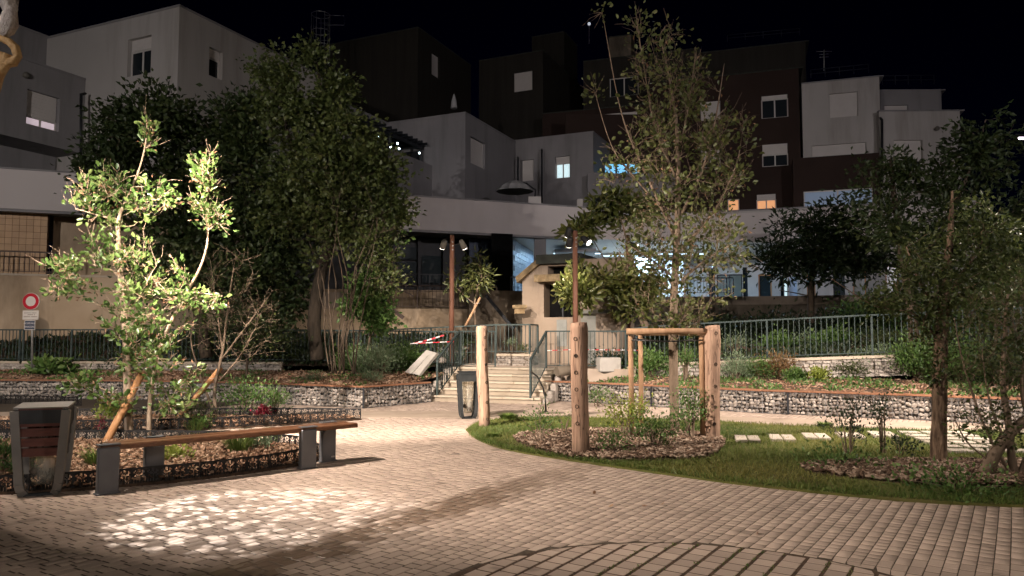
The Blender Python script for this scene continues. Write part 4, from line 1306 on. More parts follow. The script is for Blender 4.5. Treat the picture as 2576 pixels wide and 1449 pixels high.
# blue lit tiled wall on the left of the passage and pillars
bf = Face((at(1291,650,28.6).x,28.6), (at(1342,650,33).x-at(1291,650,28.6).x, 33-28.6), 4.5, 3.0, 5.25)
bt = thing('tiled_wall', 'blue lit tiled wall on the left of the passage', 'wall', bf.pt(0,3))
slab_on(bf, 0, bf.L, 3.0, 5.25, -.02, .2).build('backing', MAT['stucco_grey_dimmed'], bt)
for j in range(11):
    k = 0
    while k < 8:
        a = k*.56 + (.28 if j%2 else 0); b_ = min(a+.55, bf.L)
        if a < bf.L-.05: slab_on(bf, a+.006, b_, 3.02+j*.2+.005, 3.02+j*.2+.195, .0, .025).build('tile', MAT['tile_blue'], bt)
        k += 1
for x0, x1, d, lb in ((1344,1374,28.4,'grey square pillar holding the podium beside the blue tiles'),(1412,1418,33,'slim dark pillar inside the lit passage')):
    t = thing('pillar', lb, 'pillar', at((x0+x1)/2,760,d))
    a, b_ = at(x0,700,d), at(x1,700,d); MB().box(((a.x+b_.x)/2,d+.15,4.1), (b_.x-a.x,.35,2.35)).build('shaft', MAT['stucco_grey_dimmed'] if d < 30 else MAT['frame_dark'], t)
# ---- ground floor facade on the right
gf = block('ground_floor_block', 'pale ground floor block on the right with tall dark windows', fR2.p + fR2.d*13, 13, 4, 2.9, 7.5, MAT['stucco'], da=-fR2.d, db=Vector((.309,.951,0)), reveal=.18,
      wa=[(1783,668,1800,766,'glass','frame_dark','glass'), (1803,690,1868,768,'glass','frame_dark','glass_mint'), (1869,672,1881,768,'glass','frame_dark','glass'), (1908,690,1942,766,'glass','stake','glass_shop'), (1964,694,1972,770,'glass','frame_dark','glass'),
          (1973,694,1981,770,'none','frame','lit_white'), (1984,694,2008,770,'none','frame','lit_dim'), (2030,690,2052,768,'glass','stake','glass_shop'), (2096,680,2126,764,'glass','frame_dark','glass_shop'), (2146,676,2180,762,'glass','stake','glass_mint'), (2228,666,2262,758,'glass','stake','glass_mint')])[0]
mb = MB(); slab_on(fR2, 0, 13, 5.75, 5.95, .12, .2, mb); mb.build('string_course', MAT['stucco'], gf)
mb = MB(); slab_on(fR2, 0, 13, 6.0, 7.38, .06, .1, mb); mb.build('fascia', MAT['fascia'], gf)
wall_light('small glowing wall light beside the tall dark door on the right', 1825, 668, 35.4)
MB().lathe(at(1822,671,35.0), [(.01,-.06),(.06,-.03),(.06,.03),(.01,.06)], 10).build('glow_lamp', MAT['bulb'], None, label='tiny bright globe over the dark door at right', category='lamp') if False else None

# =================================================================== KIOSK
K = 22.0
kx = lambda x, d=K: at(x, 800, d).x
kd0, kd1 = Vector((kx(1314,21.95), 21.95, 0)), Vector((kx(1366,21.6), 21.6, 0))     # narrow left face
kd2 = Vector((kx(1560, 20.7), 20.7, 0))                               # long right face
ki = thing('kiosk', 'small weathered concrete kiosk with a sloping mossy roof edge and black openings', 'kiosk', kd1 + Vector((0,0,.7)))
ztop = at(1380, 655, 21.5).z; zeave = at(1314, 702, 21.95).z
dback = Vector((.75, 2.4, 0))
b0, b1, b2 = kd0 + dback, kd1 + dback, kd2 + dback
f1 = Face(kd1, kd2-kd1, (kd2-kd1).length, .6, ztop)
holes = [f1.rect(1378,668,1475,692), f1.rect(1368,712,1452,798)]
h1, h2 = holes
wall_mesh(f1, [(h1[0],h1[1],h1[2],h1[3]), (h2[0],h2[1],h2[2],h2[3])], .5).build('wall', MAT['kiosk'], ki)
for h in (h1, h2):
    slab_on(f1, h[0], h[1], h[2], h[3], -.5, .04).build('opening_back', MAT['void'], ki)  # black backing paints in the dark of the kiosk interior
slab_on(f1, (h2[0]+h2[1])/2-.02, (h2[0]+h2[1])/2+.02, h2[2], h2[3], -.2, .05).build('mullion', MAT['frame_brown'] if 'frame_brown' in MAT else MAT['fence_black'], ki)
mb = MB()
mb.face([(kd0.x,kd0.y,.6),(kd1.x,kd1.y,.6),(kd1.x,kd1.y,ztop),(kd0.x,kd0.y,zeave)])
mb.face([(b0.x,b0.y,.6),(kd0.x,kd0.y,.6),(kd0.x,kd0.y,zeave),(b0.x,b0.y,zeave)])
mb.build('side_wall', MAT['kiosk'], ki)
mb = MB(); mb.face([(b1.x,b1.y,.6),(b0.x,b0.y,.6),(b0.x,b0.y,zeave),(b1.x,b1.y,ztop)]); mb.build('side_wall', MAT['kiosk'], ki)
mb = MB(); mb.face([(kd2.x,kd2.y,.6),(b2.x,b2.y,.6),(b2.x,b2.y,ztop),(kd2.x,kd2.y,ztop)]); mb.build('side_wall', MAT['kiosk'], ki)
mb = MB()      # sloping roof edge
e = Vector((0,0,1))
lo_, hi_ = Vector((kd0.x-.16,kd0.y-.16,zeave-.12)), Vector((kd1.x-.02,kd1.y-.16,ztop-.02))
lo2, hi2 = lo_ + dback, hi_ + dback
up = Vector((-.05,0,.16))
mb.add([lo_,hi_,hi2,lo2,lo_+up,hi_+up,hi2+up,lo2+up], [(0,1,2,3),(7,6,5,4),(0,4,5,1),(1,5,6,2),(2,6,7,3),(3,7,4,0)])
mb.build('sloping_roof', MAT['kiosk_roof'], ki)
hr_ = f1.rect(1352,641,1468,664)
mb = MB(); slab_on(f1, -.12, hr_[1], hr_[2], hr_[3], .25, 2.2, mb); mb.build('flat_roof', MAT['roof_slab'], ki)
hl = f1.rect(1358,692,1428,710)
mb = MB(); slab_on(f1, hl[0]-.05, hl[1]+.35, hl[2], hl[3], .35, .34, mb); mb.build('ledge', MAT['kiosk_roof'], ki)
hd = f1.rect(1462,788,1512,918); slab_on(f1, hd[0], hd[1], .75, hd[3], .03, .05).build('door', MAT['grey_panel'], ki)
hd2 = f1.rect(1462,781,1523,789); slab_on(f1, hd2[0], hd2[1]+.1, hd2[2], hd2[3], .30, .29).build('door_ledge', MAT['grey_panel'], ki)
hp = f1.rect(1513,790,1556,918)
mb = MB(); slab_on(f1, hp[0]+.02, hp[1]+.3, .7, hp[3], .6, 1.2, mb); mb.build('pilaster', MAT['kiosk'], ki)
hv = f1.rect(1401,804,1426,845); slab_on(f1, hv[0], hv[1], hv[2]-.3, hv[3], .02, .018).build('vent_panel', MAT['grey_panel'], ki)
mb = MB(); mb.box(at(1307,772,21.5), (.42,.3,.10)); mb.box(at(1307,782,21.5), (.3,.24,.16)); mb.build('stone_bracket', MAT['kiosk_roof'], ki)
railing('railing', 'dark railing climbing beside the kiosk pilaster', [(at(1567,830,20.9).x,20.9,1.05),(at(1612,800,23).x,23.0,1.5)], 1.0, MAT['fence_black'], .14)
# patio parasol and terrace clutter above the fascia
t = thing('parasol', 'wide grey parasol with a curved arm on the podium terrace', 'parasol', at(1295,505,33))
mb = MB(); c = at(1295,462,33)
mb.lathe(c, [(.85,-.36),(.62,-.10),(.3,.08),(.03,.16)], 10, smooth=False); mb.build('canopy', MAT['canvas'], t)
MB().tube([at(1345,505,33), at(1347,478,33), at(1325,462,33), at(1290,455,33)], .04, 6).build('arm', MAT['fence_black'], t)
MB().box(at(1345,507,33), (.5,.5,.15)).build('base', MAT['roof_slab'], t)
t = thing('closed_parasol', 'thin closed pale parasol on the roof terrace', 'parasol', at(1142,265,38))
MB().lathe(at(1142,256,38), [(.17,-.35),(.14,0),(.07,.3),(.02,.42)], 8).build('canopy', MAT['canvas'], t)
MB().tube([at(1142,268,38), at(1142,240,38)], .025, 6).build('pole', MAT['galv'], t)
for x, y, w, lb in ((1345,505,.5,'low white parapet end on the podium terrace by the parasol'),(1458,511,.22,'small white block on the podium terrace')):
    t = thing('parapet_block', lb, 'block', at(x,y+8,29.3)); MB().box(at(x,y+2,29.4), (w,.3,.35)).build('block', MAT['stucco'], t)
# street lamp at the right edge
t = thing('pole_lamp', 'distant street lamp with a bright lens at the right edge', 'street lamp', at(2600,800,32))
MB().tube([at(2600,800,32), at(2600,352,32), at(2590,342,32), at(2556,340,32)], .06, 8).build('pole', MAT['galv'], t)
MB().box(at(2568,343,32), (.6,.25,.10)).build('head', MAT['lamp_can_dark'], t)
MB().box(at(2570,348,32), (.34,.2,.05)).build('lens', emit('street lens glow', (1,.8,1), 6), t)
# =================================================================== LAMP POSTS AND THEIR LIGHT
def look(loc, tgt):
    d = (Vector(tgt) - Vector(loc)).normalized()
    return Matrix.Translation(Vector(loc)) @ d.to_track_quat('-Z', 'Y').to_matrix().to_4x4()
def spot_head(parent, post_pt, loc, tgt, watts=0, cone=60, blend=.5, color=(1,.82,.66), mat='lamp_can', lit=True, size=.05, gobo=False, r=.08, L=.20):
    m = look(loc, tgt)
    mb = MB(); mb.lathe(None, [(r*.55, L), (r*.9, L*.8), (r, 0), (r, -.05)], 14, m=m)
    hd = mb.build('lamp_head', MAT[mat], parent)
    mb = MB(); mb.lathe(None, [(.001, -.052), (r*.92, -.052), (r*.92, -.058), (.001, -.058)], 14, m=m)
    mb.build('lens', MAT['lens'] if lit else MAT['glass'], hd)
    MB().tube([post_pt, Vector(loc)+ (m.to_3x3() @ Vector((0,0,L*.6)))], .018, 6).build('bracket', MAT['lamp_can_dark'], parent)
    if watts:
        ld = bpy.data.lights.new('spot', 'SPOT'); ld.energy = watts; ld.spot_size = rad(cone); ld.spot_blend = blend
        ld.color = color; ld.shadow_soft_size = size
        lo = bpy.data.objects.new('spot_light', ld)
        link(lo, parent, look(Vector(loc) + (Vector(tgt)-Vector(loc)).normalized()*.10, tgt))
        if gobo:
            ld.use_nodes = True
            t = ld.node_tree
            em = [n for n in t.nodes if n.type == 'EMISSION'][0]
            mm = look(loc, tgt)
            X, Y, Z = [mm.to_3x3() @ Vector(v) for v in ((1,0,0),(0,1,0),(0,0,-1))]
            g = t.nodes.new('ShaderNodeNewGeometry')
            def dot(v):
                n = t.nodes.new('ShaderNodeVectorMath'); n.operation = 'DOT_PRODUCT'
                t.links.new(g.outputs['Incoming'], n.inputs[0]); n.inputs[1].default_value = v
                return n.outputs['Value']
            dz = dot(Z)
            px, py = mth(t, 'DIVIDE', dot(X), dz), mth(t, 'DIVIDE', dot(Y), dz)
            cv = t.nodes.new('ShaderNodeCombineXYZ'); t.links.new(px, cv.inputs[0]); t.links.new(py, cv.inputs[1])
            vo = t.nodes.new('ShaderNodeTexVoronoi'); vo.inputs['Scale'].default_value = 47; vo.inputs['Randomness'].default_value = .8
            t.links.new(cv.outputs[0], vo.inputs['Vector'])
            no = t.nodes.new('ShaderNodeTexNoise'); no.inputs['Scale'].default_value = 7; t.links.new(cv.outputs[0], no.inputs['Vector'])
            e = mth(t, 'ADD', vo.outputs['Distance'], mth(t, 'MULTIPLY', mth(t, 'SUBTRACT', no.outputs[0], .5), .22))
            f = rampn(t, e, [(.43, 1.0), (.50, 0.0)])
            # scalloped round edge
            rr_ = mth(t, 'SQRT', mth(t, 'ADD', mth(t, 'MULTIPLY', px, px), mth(t, 'MULTIPLY', py, py)))
            cut = rampn(t, mth(t, 'ADD', rr_, mth(t, 'MULTIPLY', vo.outputs['Distance'], .05)), [(.17, 1.0), (.225, 0.0)])
            f = mth(t, 'MULTIPLY', mth(t, 'ADD', mth(t, 'MULTIPLY', f, mth(t, 'MULTIPLY_ADD', no.outputs[0], .9, .38)), .16), cut)
            t.links.new(mth(t, 'MULTIPLY', f, 1.0), em.inputs['Strength'])
    return hd
def lamp_post(label, base, top_z, mat='rust_post', r=.065):
    b_ = Vector(base)
    t = thing('lamp_post', label, 'lamp post', b_)
    MB().tube([b_, (b_.x,b_.y,top_z)], [r, r*.95], 14).build('pole', MAT[mat], t)
    MB().lathe(b_, [(r*2.1,0),(r*2.1,.02),(r*1.05,.022)], 14).build('base_plate', MAT['fence_black'], t)
    for k in range(3):
        MB().box((b_.x+.02, b_.y-r-.004, top_z-.18-.10*k), (.03,.012,.03)).build('bolt', MAT['galv'], t)
    MB().lathe((b_.x,b_.y,top_z), [(r,0),(r*.8,.02),(.01,.025)], 12).build('cap', MAT['lamp_can_dark'], t)
    return t, b_
WARM = (1.0, .84, .715)
# post by the stairs on the left
b1p = at(1133, 1449, 19.2); 
t, b_ = lamp_post('rust brown lamp post left of the stairs with two pale spot heads at its top', (b1p.x, 19.2, .62), 4.12)
spot_head(t, Vector((b_.x-.05,b_.y,3.9)), (b_.x-.24,b_.y+.05,3.84), (b_.x-1.5,b_.y+2.4,.7), 600, 90, .8, WARM)
spot_head(t, Vector((b_.x+.05,b_.y,3.86)), (b_.x+.30,b_.y+.06,3.84), (b_.x+1.7,b_.y+2.4,.8), 500, 90, .7, WARM)
# post behind the front log post
b2p = at(1451, 1449, 17.95)
t, b_ = lamp_post('dark brown lamp post behind the tallest log with a glowing spot head', (b2p.x, 17.95, .6), 4.06)
spot_head(t, Vector((b_.x+.05,b_.y,3.8)), (b_.x+.30,b_.y-.02,3.80), (b_.x+3.0,b_.y-2.0,1.2), 700, 85, .5, WARM, mat='lamp_can_dark')
spot_head(t, Vector((b_.x-.05,b_.y,4.05)), (b_.x-.17,b_.y+.02,3.98), (b_.x-1.0,b_.y+3.0,1.0), 200, 80, .6, WARM, mat='lamp_can_dark')
spot_head(t, Vector((b_.x-.05,b_.y,3.90)), (b_.x-.14,b_.y+.03,3.74), (b_.x-.4,b_.y+2.6,.8), 200, 85, .6, WARM, mat='lamp_can_dark')
# third post behind the broad leaved tree
b3p = at(1587, 1449, 20.6)
t, b_ = lamp_post('orange brown lamp post half hidden by the broad leaved tree', (b3p.x, 20.6, .85), 4.3)
spot_head(t, Vector((b_.x+.05,b_.y,4.02)), (b_.x+.20,b_.y-.04,4.0), (b_.x+6.0,b_.y-2.6,1.0), 800, 80, .5, WARM, mat='lamp_can_dark', r=.085)
# tall mast just outside the picture on the left: lights the square, the oak, the stairs and the lawn
MASTA = Vector((-5.7, 7.2, 0))
t, b_ = lamp_post('tall brown lamp mast standing left of the litter bin', MASTA, 6.0)
mp = Vector((b_.x+.06, b_.y, 5.5))
spot_head(t, mp, (-5.5,7.25,5.55), (2.4,9.4,0), 2700, 68, .6, WARM, size=.05)
spot_head(t, mp, (-5.5,7.15,5.4), (-2.3,8.7,0), 2500, 92, 1.0, WARM, size=.05)
spot_head(t, mp, (-5.55,7.4,5.3), (-1.9,15.6,0), 9500, 56, .7, WARM, size=.05)
spot_head(t, mp, (-5.45,7.3,5.75), (4.6,14.4,.5), 5200, 44, .7, WARM, size=.05)
spot_head(t, mp, (-5.6,7.45,5.1), (-6.2,11.2,2.6), 700, 70, .6, (1,.88,.75), size=.05)
spot_head(t, mp, (-5.62,7.0,3.3), (-5.0,11.0,.9), 800, 80, .8, (1,.88,.75), size=.05)
spot_head(t, mp, (-5.75,7.4,4.6), (-9.6,17.6,.5), 3200, 44, .7, WARM, size=.05)
spot_head(t, mp, (-5.6,7.4,4.95), (-3.0,18.0,6.0), 1200, 54, .6, WARM, size=.05)
spot_head(t, mp, (-5.5,7.3,4.85), (2.6,12.0,5.0), 1100, 56, .6, WARM, size=.05)
spot_head(t, mp, (-5.45,7.1,5.2), (-2.28,6.55,0), 4300, 30, .05, (1.0,.96,.93), size=.007, gobo=True)
# its twin just outside the picture on the right: lights the back of the lawn and the long gabion
MASTB = Vector((8.3, 9.6, 0))
t, b_ = lamp_post('tall brown lamp mast standing right of the leaning birch clump', MASTB, 5.4)
mp = Vector((b_.x-.06, b_.y, 4.9))
spot_head(t, mp, (8.1,9.75,4.95), (4.6,14.2,.4), 3000, 84, .7, WARM, size=.05)
spot_head(t, mp, (8.1,9.5,4.7), (4.6,11.6,0), 1400, 76, .8, WARM, size=.05)
spot_head(t, mp, (8.25,9.85,5.05), (8.2,14.6,.5), 1100, 70, .7, WARM, size=.05)
# added unseen lamps behind the viewer brighten house fronts, trees and paving
def pole_lamp(label, base, h, tgt, watts, cone, color):
    t = thing('pole_lamp', label, 'street lamp', base)
    b_ = Vector(base)
    arm = Vector(tgt) - b_; arm.z = 0; arm.normalize()
    MB().tube([b_, b_+Vector((0,0,h)), b_+Vector((0,0,h+.15))+arm*.4, b_+Vector((0,0,h+.2))+arm*.9], [.09,.06,.05,.045], 10).build('pole', MAT['galv'], t)
    c = b_+Vector((0,0,h+.18))+arm*1.1
    MB().box(c, (.55,.28,.10), math.atan2(arm.y,arm.x), bev=.03).build('head', MAT['lamp_can_dark'], t)
    MB().box(c-Vector((0,0,.06)), (.42,.2,.02), math.atan2(arm.y,arm.x)).build('lens', MAT['lens'], t)
    ld = bpy.data.lights.new('street', 'SPOT'); ld.energy = watts; ld.spot_size = rad(cone); ld.spot_blend = .7 if cone < 100 else 1.0; ld.color = color; ld.shadow_soft_size = .12
    lo = bpy.data.objects.new('fill_light', ld); link(lo, t, look(c-Vector((0,0,.10)), tgt))
pole_lamp('added unseen lamp behind the viewer on the left lighting the pale blocks', (-13,-7,0), 7.5, (-8,26,7.5), 12500, 75, (1,.92,.89))
pole_lamp('added unseen lamp behind the viewer on the right lighting the far facades', (13,-9,0), 8.5, (14,38,8), 14500, 75, (1,.91,.94))
pole_lamp('added unseen fill lamp behind the viewer in the middle', (3.5,-5,0), 7, (2.2,9,2.6), 2700, 120, (1,.86,.75))

# =================================================================== BENCH
bd = Vector((.75, .66, 0)).normalized(); bn = Vector((-bd.y, bd.x, 0))
bo = Vector((-3.98, 7.34, 0))
be = thing('bench', 'long low timber bench on four grey metal legs', 'bench', bo)
BA = math.atan2(bd.y, bd.x)
for off, s0, s1 in ((.075, -.02, 2.80), (.235, .04, 2.78)):
    c = bo + bd*((s0+s1)/2) + bn*off + Vector((0,0,.445))
    MB().box(c, (s1-s0, .145, .052), BA, bev=.008).build('plank', MAT['bench_wood'], be)
for s, off in ((.05,.02), (2.15,.02), (.55,.30), (2.55,.30)):
    c = bo + bd*s + bn*off
    lg = MB(); lg.box(c+Vector((0,0,.225)), (.19,.085,.45), BA, bev=.01)
    l_ = lg.build('leg', MAT['bench_metal'], be)
    MB().box(c+Vector((0,0,.478)), (.20,.095,.014), BA, bev=.004).build('leg_cap', MAT['bench_metal'], l_)
    MB().box(c+Vector((0,0,.008)), (.22,.115,.016), BA, bev=.004).build('foot_plate', MAT['bench_metal'], l_)
MB().box(bo+bd*2.60+bn*.252+Vector((0,0,.06)), (.045,.004,.018), BA).build('maker_plate', MAT['sign_white'], be)
for s in (.5, 1.5, 2.4):
    MB().box(bo+bd*s+bn*.155+Vector((0,0,.412)), (.05,.27,.012), BA).build('cross_batten', MAT['bench_metal'], be)

# =================================================================== LITTER BINS
def bag_mesh(c, w0, w1, z0, z1, rz):
    bm = bmesh.new()
    n, m_ = 20, 10
    V = []
    for j in range(m_+1):
        t_ = j/m_
        z = z0 + (z1-z0)*t_
        w = w0 + (w1-w0)*t_**.7
        for k in range(n):
            a = 2*math.pi*k/n
            sq = 1/max(abs(math.cos(a)), abs(math.sin(a)))**.6
            q = w*sq*(1 + .10*noise.noise(Vector((math.cos(a)*2.5, math.sin(a)*2.5, t_*1.1))))
            V.append(bm.verts.new((q*math.cos(a), q*.72*math.sin(a), z)))
    for j in range(m_):
        for k in range(n):
            bm.faces.new((V[j*n+k], V[j*n+(k+1)%n], V[(j+1)*n+(k+1)%n], V[(j+1)*n+k]))
    bm.faces.new(V[:n][::-1])
    me = bpy.data.meshes.new('bag'); bm.transform(xform(c, rz)); bm.to_mesh(me); bm.free()
    me.materials.append(MAT['bag'])
    for p in me.polygons: p.use_smooth = True
    return me
def litter_bin(label, base, rz, slats, scale=1.0, metal='bin_metal', wf=1.0):
    t = thing('litter_bin', label, 'litter bin', base)
    B = Vector(base); R = Matrix.Rotation(rz, 4, 'Z')
    W0, W1, D0, D1, H = .165*scale*wf, .228*scale*wf, .12*scale, .16*scale, .88*scale
    def P(sx, sy, z):
        k = z/H; w = W0+(W1-W0)*k; d = D0+(D1-D0)*k
        return B + R @ Vector((sx*w, sy*d, z))
    for sx in (-1,1):
        for sy in (-1,1):
            pts = [P(sx*.80,sy*.8,0.012), P(sx*.93,sy*.93,.05), P(sx,sy,.12), P(sx,sy,H*.97)]
            mb = MB()
            for a, b_ in zip(pts[:-1], pts[1:]):
                mb.bar(a, b_, .075 if slats else .06, .05, up=tuple(R @ Vector((0,1,0))))
            mb.build('corner_post', MAT[metal], t)
    # foot bars joining the posts
    for sy in (-1,1):
        MB().bar(P(-.8,sy*.8,.012), P(.8,sy*.8,.012), .05, .02).build('foot_bar', MAT['bin_dark'], t)
    # top hood
    mb = MB(); zt = H*.985
    q = [P(-1.06,-1.06,zt), P(1.06,-1.06,zt), P(1.06,1.06,zt), P(-1.06,1.06,zt)]
    mb.prism([(p.x,p.y) for p in q], [zt, zt, zt+.03, zt+.03], [zt+.018, zt+.018, zt+.045, zt+.045]); mb.build('lid', MAT[metal], t)
    mb = MB()
    for A, B_ in (((-1,-1),(1,-1)),((1,-1),(1,1)),((1,1),(-1,1)),((-1,1),(-1,-1))):
        mb.bar(P(A[0],A[1],H*.90), P(B_[0],B_[1],H*.90), .03, .13)
    mb.build('hood_band', MAT['bin_dark'], t)
    if slats:
        for i in range(5):
            z = .42 + .095*i
            for sy, sx in ((-1,0),):
                a, b_ = P(-.86,-1.0,z), P(.86,-1.0,z)
                MB().bar(a, b_, .022, .078).build('slat', MAT['bin_wood'], t)
            a, b_ = P(1.0,-.75,z), P(1.0,.75,z)
            if i < 5: MB().bar(a, b_, .022, .094).build('side_slat', MAT['bin_dark'], t)
            a, b_ = P(-.86,1.0,z), P(.86,1.0,z)
            MB().bar(a, b_, .022, .078).build('slat', MAT['bin_wood'], t)
    put('bag', bag_mesh(B, .095*scale*wf, .15*scale*wf, .10, H*.86, rz), t)
    mb = MB(); rr = random.Random(2)
    for k in range(5):
        c = B + R @ Vector((rr.uniform(-.07,.07), rr.uniform(-.05,.05), .14+.02*k))
        mb.lathe(None, [(.01,-.03),(.045,-.01),(.04,.03),(.01,.045)], 7, m=xform(c, rr.random()*3, None, (rr.random(), rr.random())))
    mb.build('rubbish', MAT['chip_grey'] if False else MAT['rock_dark'], t)
    return t
litter_bin('grey litter bin with brown timber slats and clear bag at the left edge', (-4.60, 7.40, 0), rad(19), True, .96)
bb = gnd(1177, 1052)
litter_bin('dark open litter bin with a hanging clear bag beside a log post', (bb.x, bb.y, 0), rad(12), False, .95, 'bin_dark', .80)

# =================================================================== LOG POSTS
def log_post(label, base, h, r, lean, seed, holes, top=0.0):
    t = thing('log_post', label, 'log post', base)
    B = Vector(base); n = 20; m_ = 22
    V = []; F = []
    for j in range(m_+1):
        k = j/m_; z = h*k - (.05 if j == 0 else 0)
        cx_ = lean[0]*k + .012*noise.noise(Vector((seed, k*2.5, 0)))
        cy_ = lean[1]*k
        for i in range(n):
            a = 2*math.pi*i/n
            q = r*(1 + .09*noise.noise(Vector((math.cos(a)*1.2+seed, math.sin(a)*1.2, k*3.0))) + .035*noise.noise(Vector((math.cos(a)*4+seed, math.sin(a)*4, k*9))))
            q *= (1 + top*max(0, 1-abs(k-.86)/.14)) * (1 - .06*(k > .995))
            V.append((B.x+cx_+q*math.cos(a), B.y+cy_+q*math.sin(a), B.z+z + (.012*math.cos(a+1) if j == m_ else 0)))
    for j in range(m_):
        for i in range(n):
            F.append((j*n+i, j*n+(i+1)%n, (j+1)*n+(i+1)%n, (j+1)*n+i))
    F.append(tuple(m_*n+i for i in range(n)))
    me = bpy.data.meshes.new('log'); me.from_pydata(V, [], F); me.materials.append(MAT['log'])
    for p in me.polygons[:-1]: p.use_smooth = True
    lo = put('log', me, t)
    for az, z in holes:
        a = rad(az)
        k = z/h
        c = B + Vector((lean[0]*k + (r*1.015)*math.sin(a), lean[1]*k - (r*1.015)*math.cos(a), z))
        m = Matrix.Translation(c) @ Vector((math.sin(a), -math.cos(a), 0)).to_track_quat('Z','Y').to_matrix().to_4x4()
        MB().lathe(None, [(.026,-.02),(.026,.004),(.019,.006),(.018,-.004),(.001,-.005)], 12, m=m).build('hole', MAT['log_hole'], t)
    return t
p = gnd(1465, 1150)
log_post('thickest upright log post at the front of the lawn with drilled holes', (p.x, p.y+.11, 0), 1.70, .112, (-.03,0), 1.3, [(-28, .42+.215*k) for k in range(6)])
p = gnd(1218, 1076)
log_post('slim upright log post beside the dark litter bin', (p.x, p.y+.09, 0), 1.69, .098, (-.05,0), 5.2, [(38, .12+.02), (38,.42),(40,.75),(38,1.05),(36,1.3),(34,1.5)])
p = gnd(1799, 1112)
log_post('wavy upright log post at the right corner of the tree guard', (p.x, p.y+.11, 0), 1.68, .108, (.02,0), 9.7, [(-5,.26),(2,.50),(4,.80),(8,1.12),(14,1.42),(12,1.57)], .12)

# tree guard: four stakes and rails round the young tree
tg = thing('tree_guard', 'timber tree guard of four stakes and top rails around the young tree', 'tree guard', (2.4, 11.7, .03))
SK = [(1.77,11.15), (2.13,12.4), (2.80,11.05), (3.15,12.3)]
GZ = 1.60
for i, (x, y) in enumerate(SK):
    MB().tube([(x,y,0), (x+.005,y,.8), (x,y,GZ-.06)], .04, 10, wob=.1).build('stake', MAT['stake_pale'], tg)
def rail_(a, b_, z): 
    A, B_ = Vector((a[0],a[1],z)), Vector((b_[0],b_[1],z)); d = (B_-A).normalized()*.07
    MB().tube([A-d, B_+d], .047, 10, wob=.08).build('rail', MAT['stake_pale'], tg)
rail_((SK[0][0],SK[0][1]-.06), (SK[2][0],SK[2][1]-.06), GZ); rail_(SK[0], SK[1], GZ-.004); rail_(SK[2], SK[3], GZ-.004); rail_(SK[1], SK[3], GZ-.02)
for k in range(2):
    MB().tube([(SK[k*2][0], SK[k*2][1], GZ-.10), (2.3+.2*k, 11.6, GZ-.16), (SK[k*2+1][0], SK[k*2+1][1], GZ-.10)], .008, 5).build('tie', MAT['hose'], tg)
MB().tube([(SK[0][0],SK[0][1]-.09,GZ-.13),((SK[0][0]+SK[2][0])/2,SK[0][1]-.10,GZ-.15),(SK[2][0],SK[2][1]-.09,GZ-.13)], .012, 5).build('tie', MAT['hose'], tg)
# leaning tree stakes
def leaning(label, a, b_, r, mat='stake'):
    t = thing('tree_stake', label, 'tree stake', a)
    MB().tube([a, Vector(a).lerp(Vector(b_),.5), b_], [r, r, r*.98], 12, wob=.05).build('stake', MAT[mat], t)
    m = Vector(a).lerp(Vector(b_), .78)
    MB().tube([m+Vector((.0,-.06,0)), m+Vector((.09,0,.02)), m+Vector((.0,.06,0)), m+Vector((-.06,0,0)), m+Vector((.0,-.06,0))], .006, 5, caps=False).build('tie', MAT['sign_white'], t)
leaning('orange wooden stake leaning into the brightly lit oak', gnd(262,1122), at(358,938,11.2), .052)
leaning('orange wooden stake leaning into the bare shrub', at(445,1055,13.7), at(556,925,14.1), .047)
leaning('pale stake leaning against the small tree beyond the left lamp post', at(1170,822,20.6), at(1208,748,20.9), .035, 'stake_pale')

# =================================================================== ROAD SIGN
sd = 18.9
sg = thing('road_sign', 'road sign with a red ring disc over a white and a slate panel', 'road sign', at(81,915,sd))
MB().tube([at(81,925,sd+.05), at(81,742,sd+.05)], .028, 10).build('pole', MAT['galv'], sg)
c = at(78,758,sd); RS = 20*sd/FD*1.02
mx = Matrix.Translation(c) @ Matrix.Rotation(rad(90),4,'X') 
MB().lathe(None, [(RS*1.05,-.02),(RS*1.05,.0),(RS*.99,.008)], 32, m=mx).build('disc_rim', MAT['sign_white'], sg)
ring = MB(); n = 40
for k in range(n):
    a, b_ = 2*math.pi*k/n, 2*math.pi*(k+1)/n
    ring.face([c+Vector((RS*q*math.cos(w),-.012,RS*q*math.sin(w))) for q, w in ((.62,a),(.99,a),(.99,b_),(.62,b_))][::-1])
ring.build('red_ring', MAT['sign_red'], sg)
MB().face([c+Vector((RS*.615*math.cos(w),-.0125,RS*.615*math.sin(w))) for w in np.linspace(0,2*math.pi,36,endpoint=False)]) 
mb = MB(); mb.face([c+Vector((RS*.615*math.cos(w),-.0125,RS*.615*math.sin(w))) for w in np.linspace(0,2*math.pi,36,endpoint=False)]); mb.build('white_centre', MAT['sign_white'], sg)
def panel(x0, y0, x1, y1, mat, name, bev=.03):
    a, b_ = at(x0,y1,sd), at(x1,y0,sd)
    mb = MB(); mb.box(((a.x+b_.x)/2, sd-.004, (a.z+b_.z)/2), (b_.x-a.x,.012,b_.z-a.z)); return mb.build(name, MAT[mat], sg)
panel(57,781,98,804,'sign_white','white_panel')
panel(61.5,805.5,89.5,830,'sign_white','slate_panel_border')
pn = panel(63,807,88,828.5,'sign_blue','slate_panel'); pn.location.y -= .004
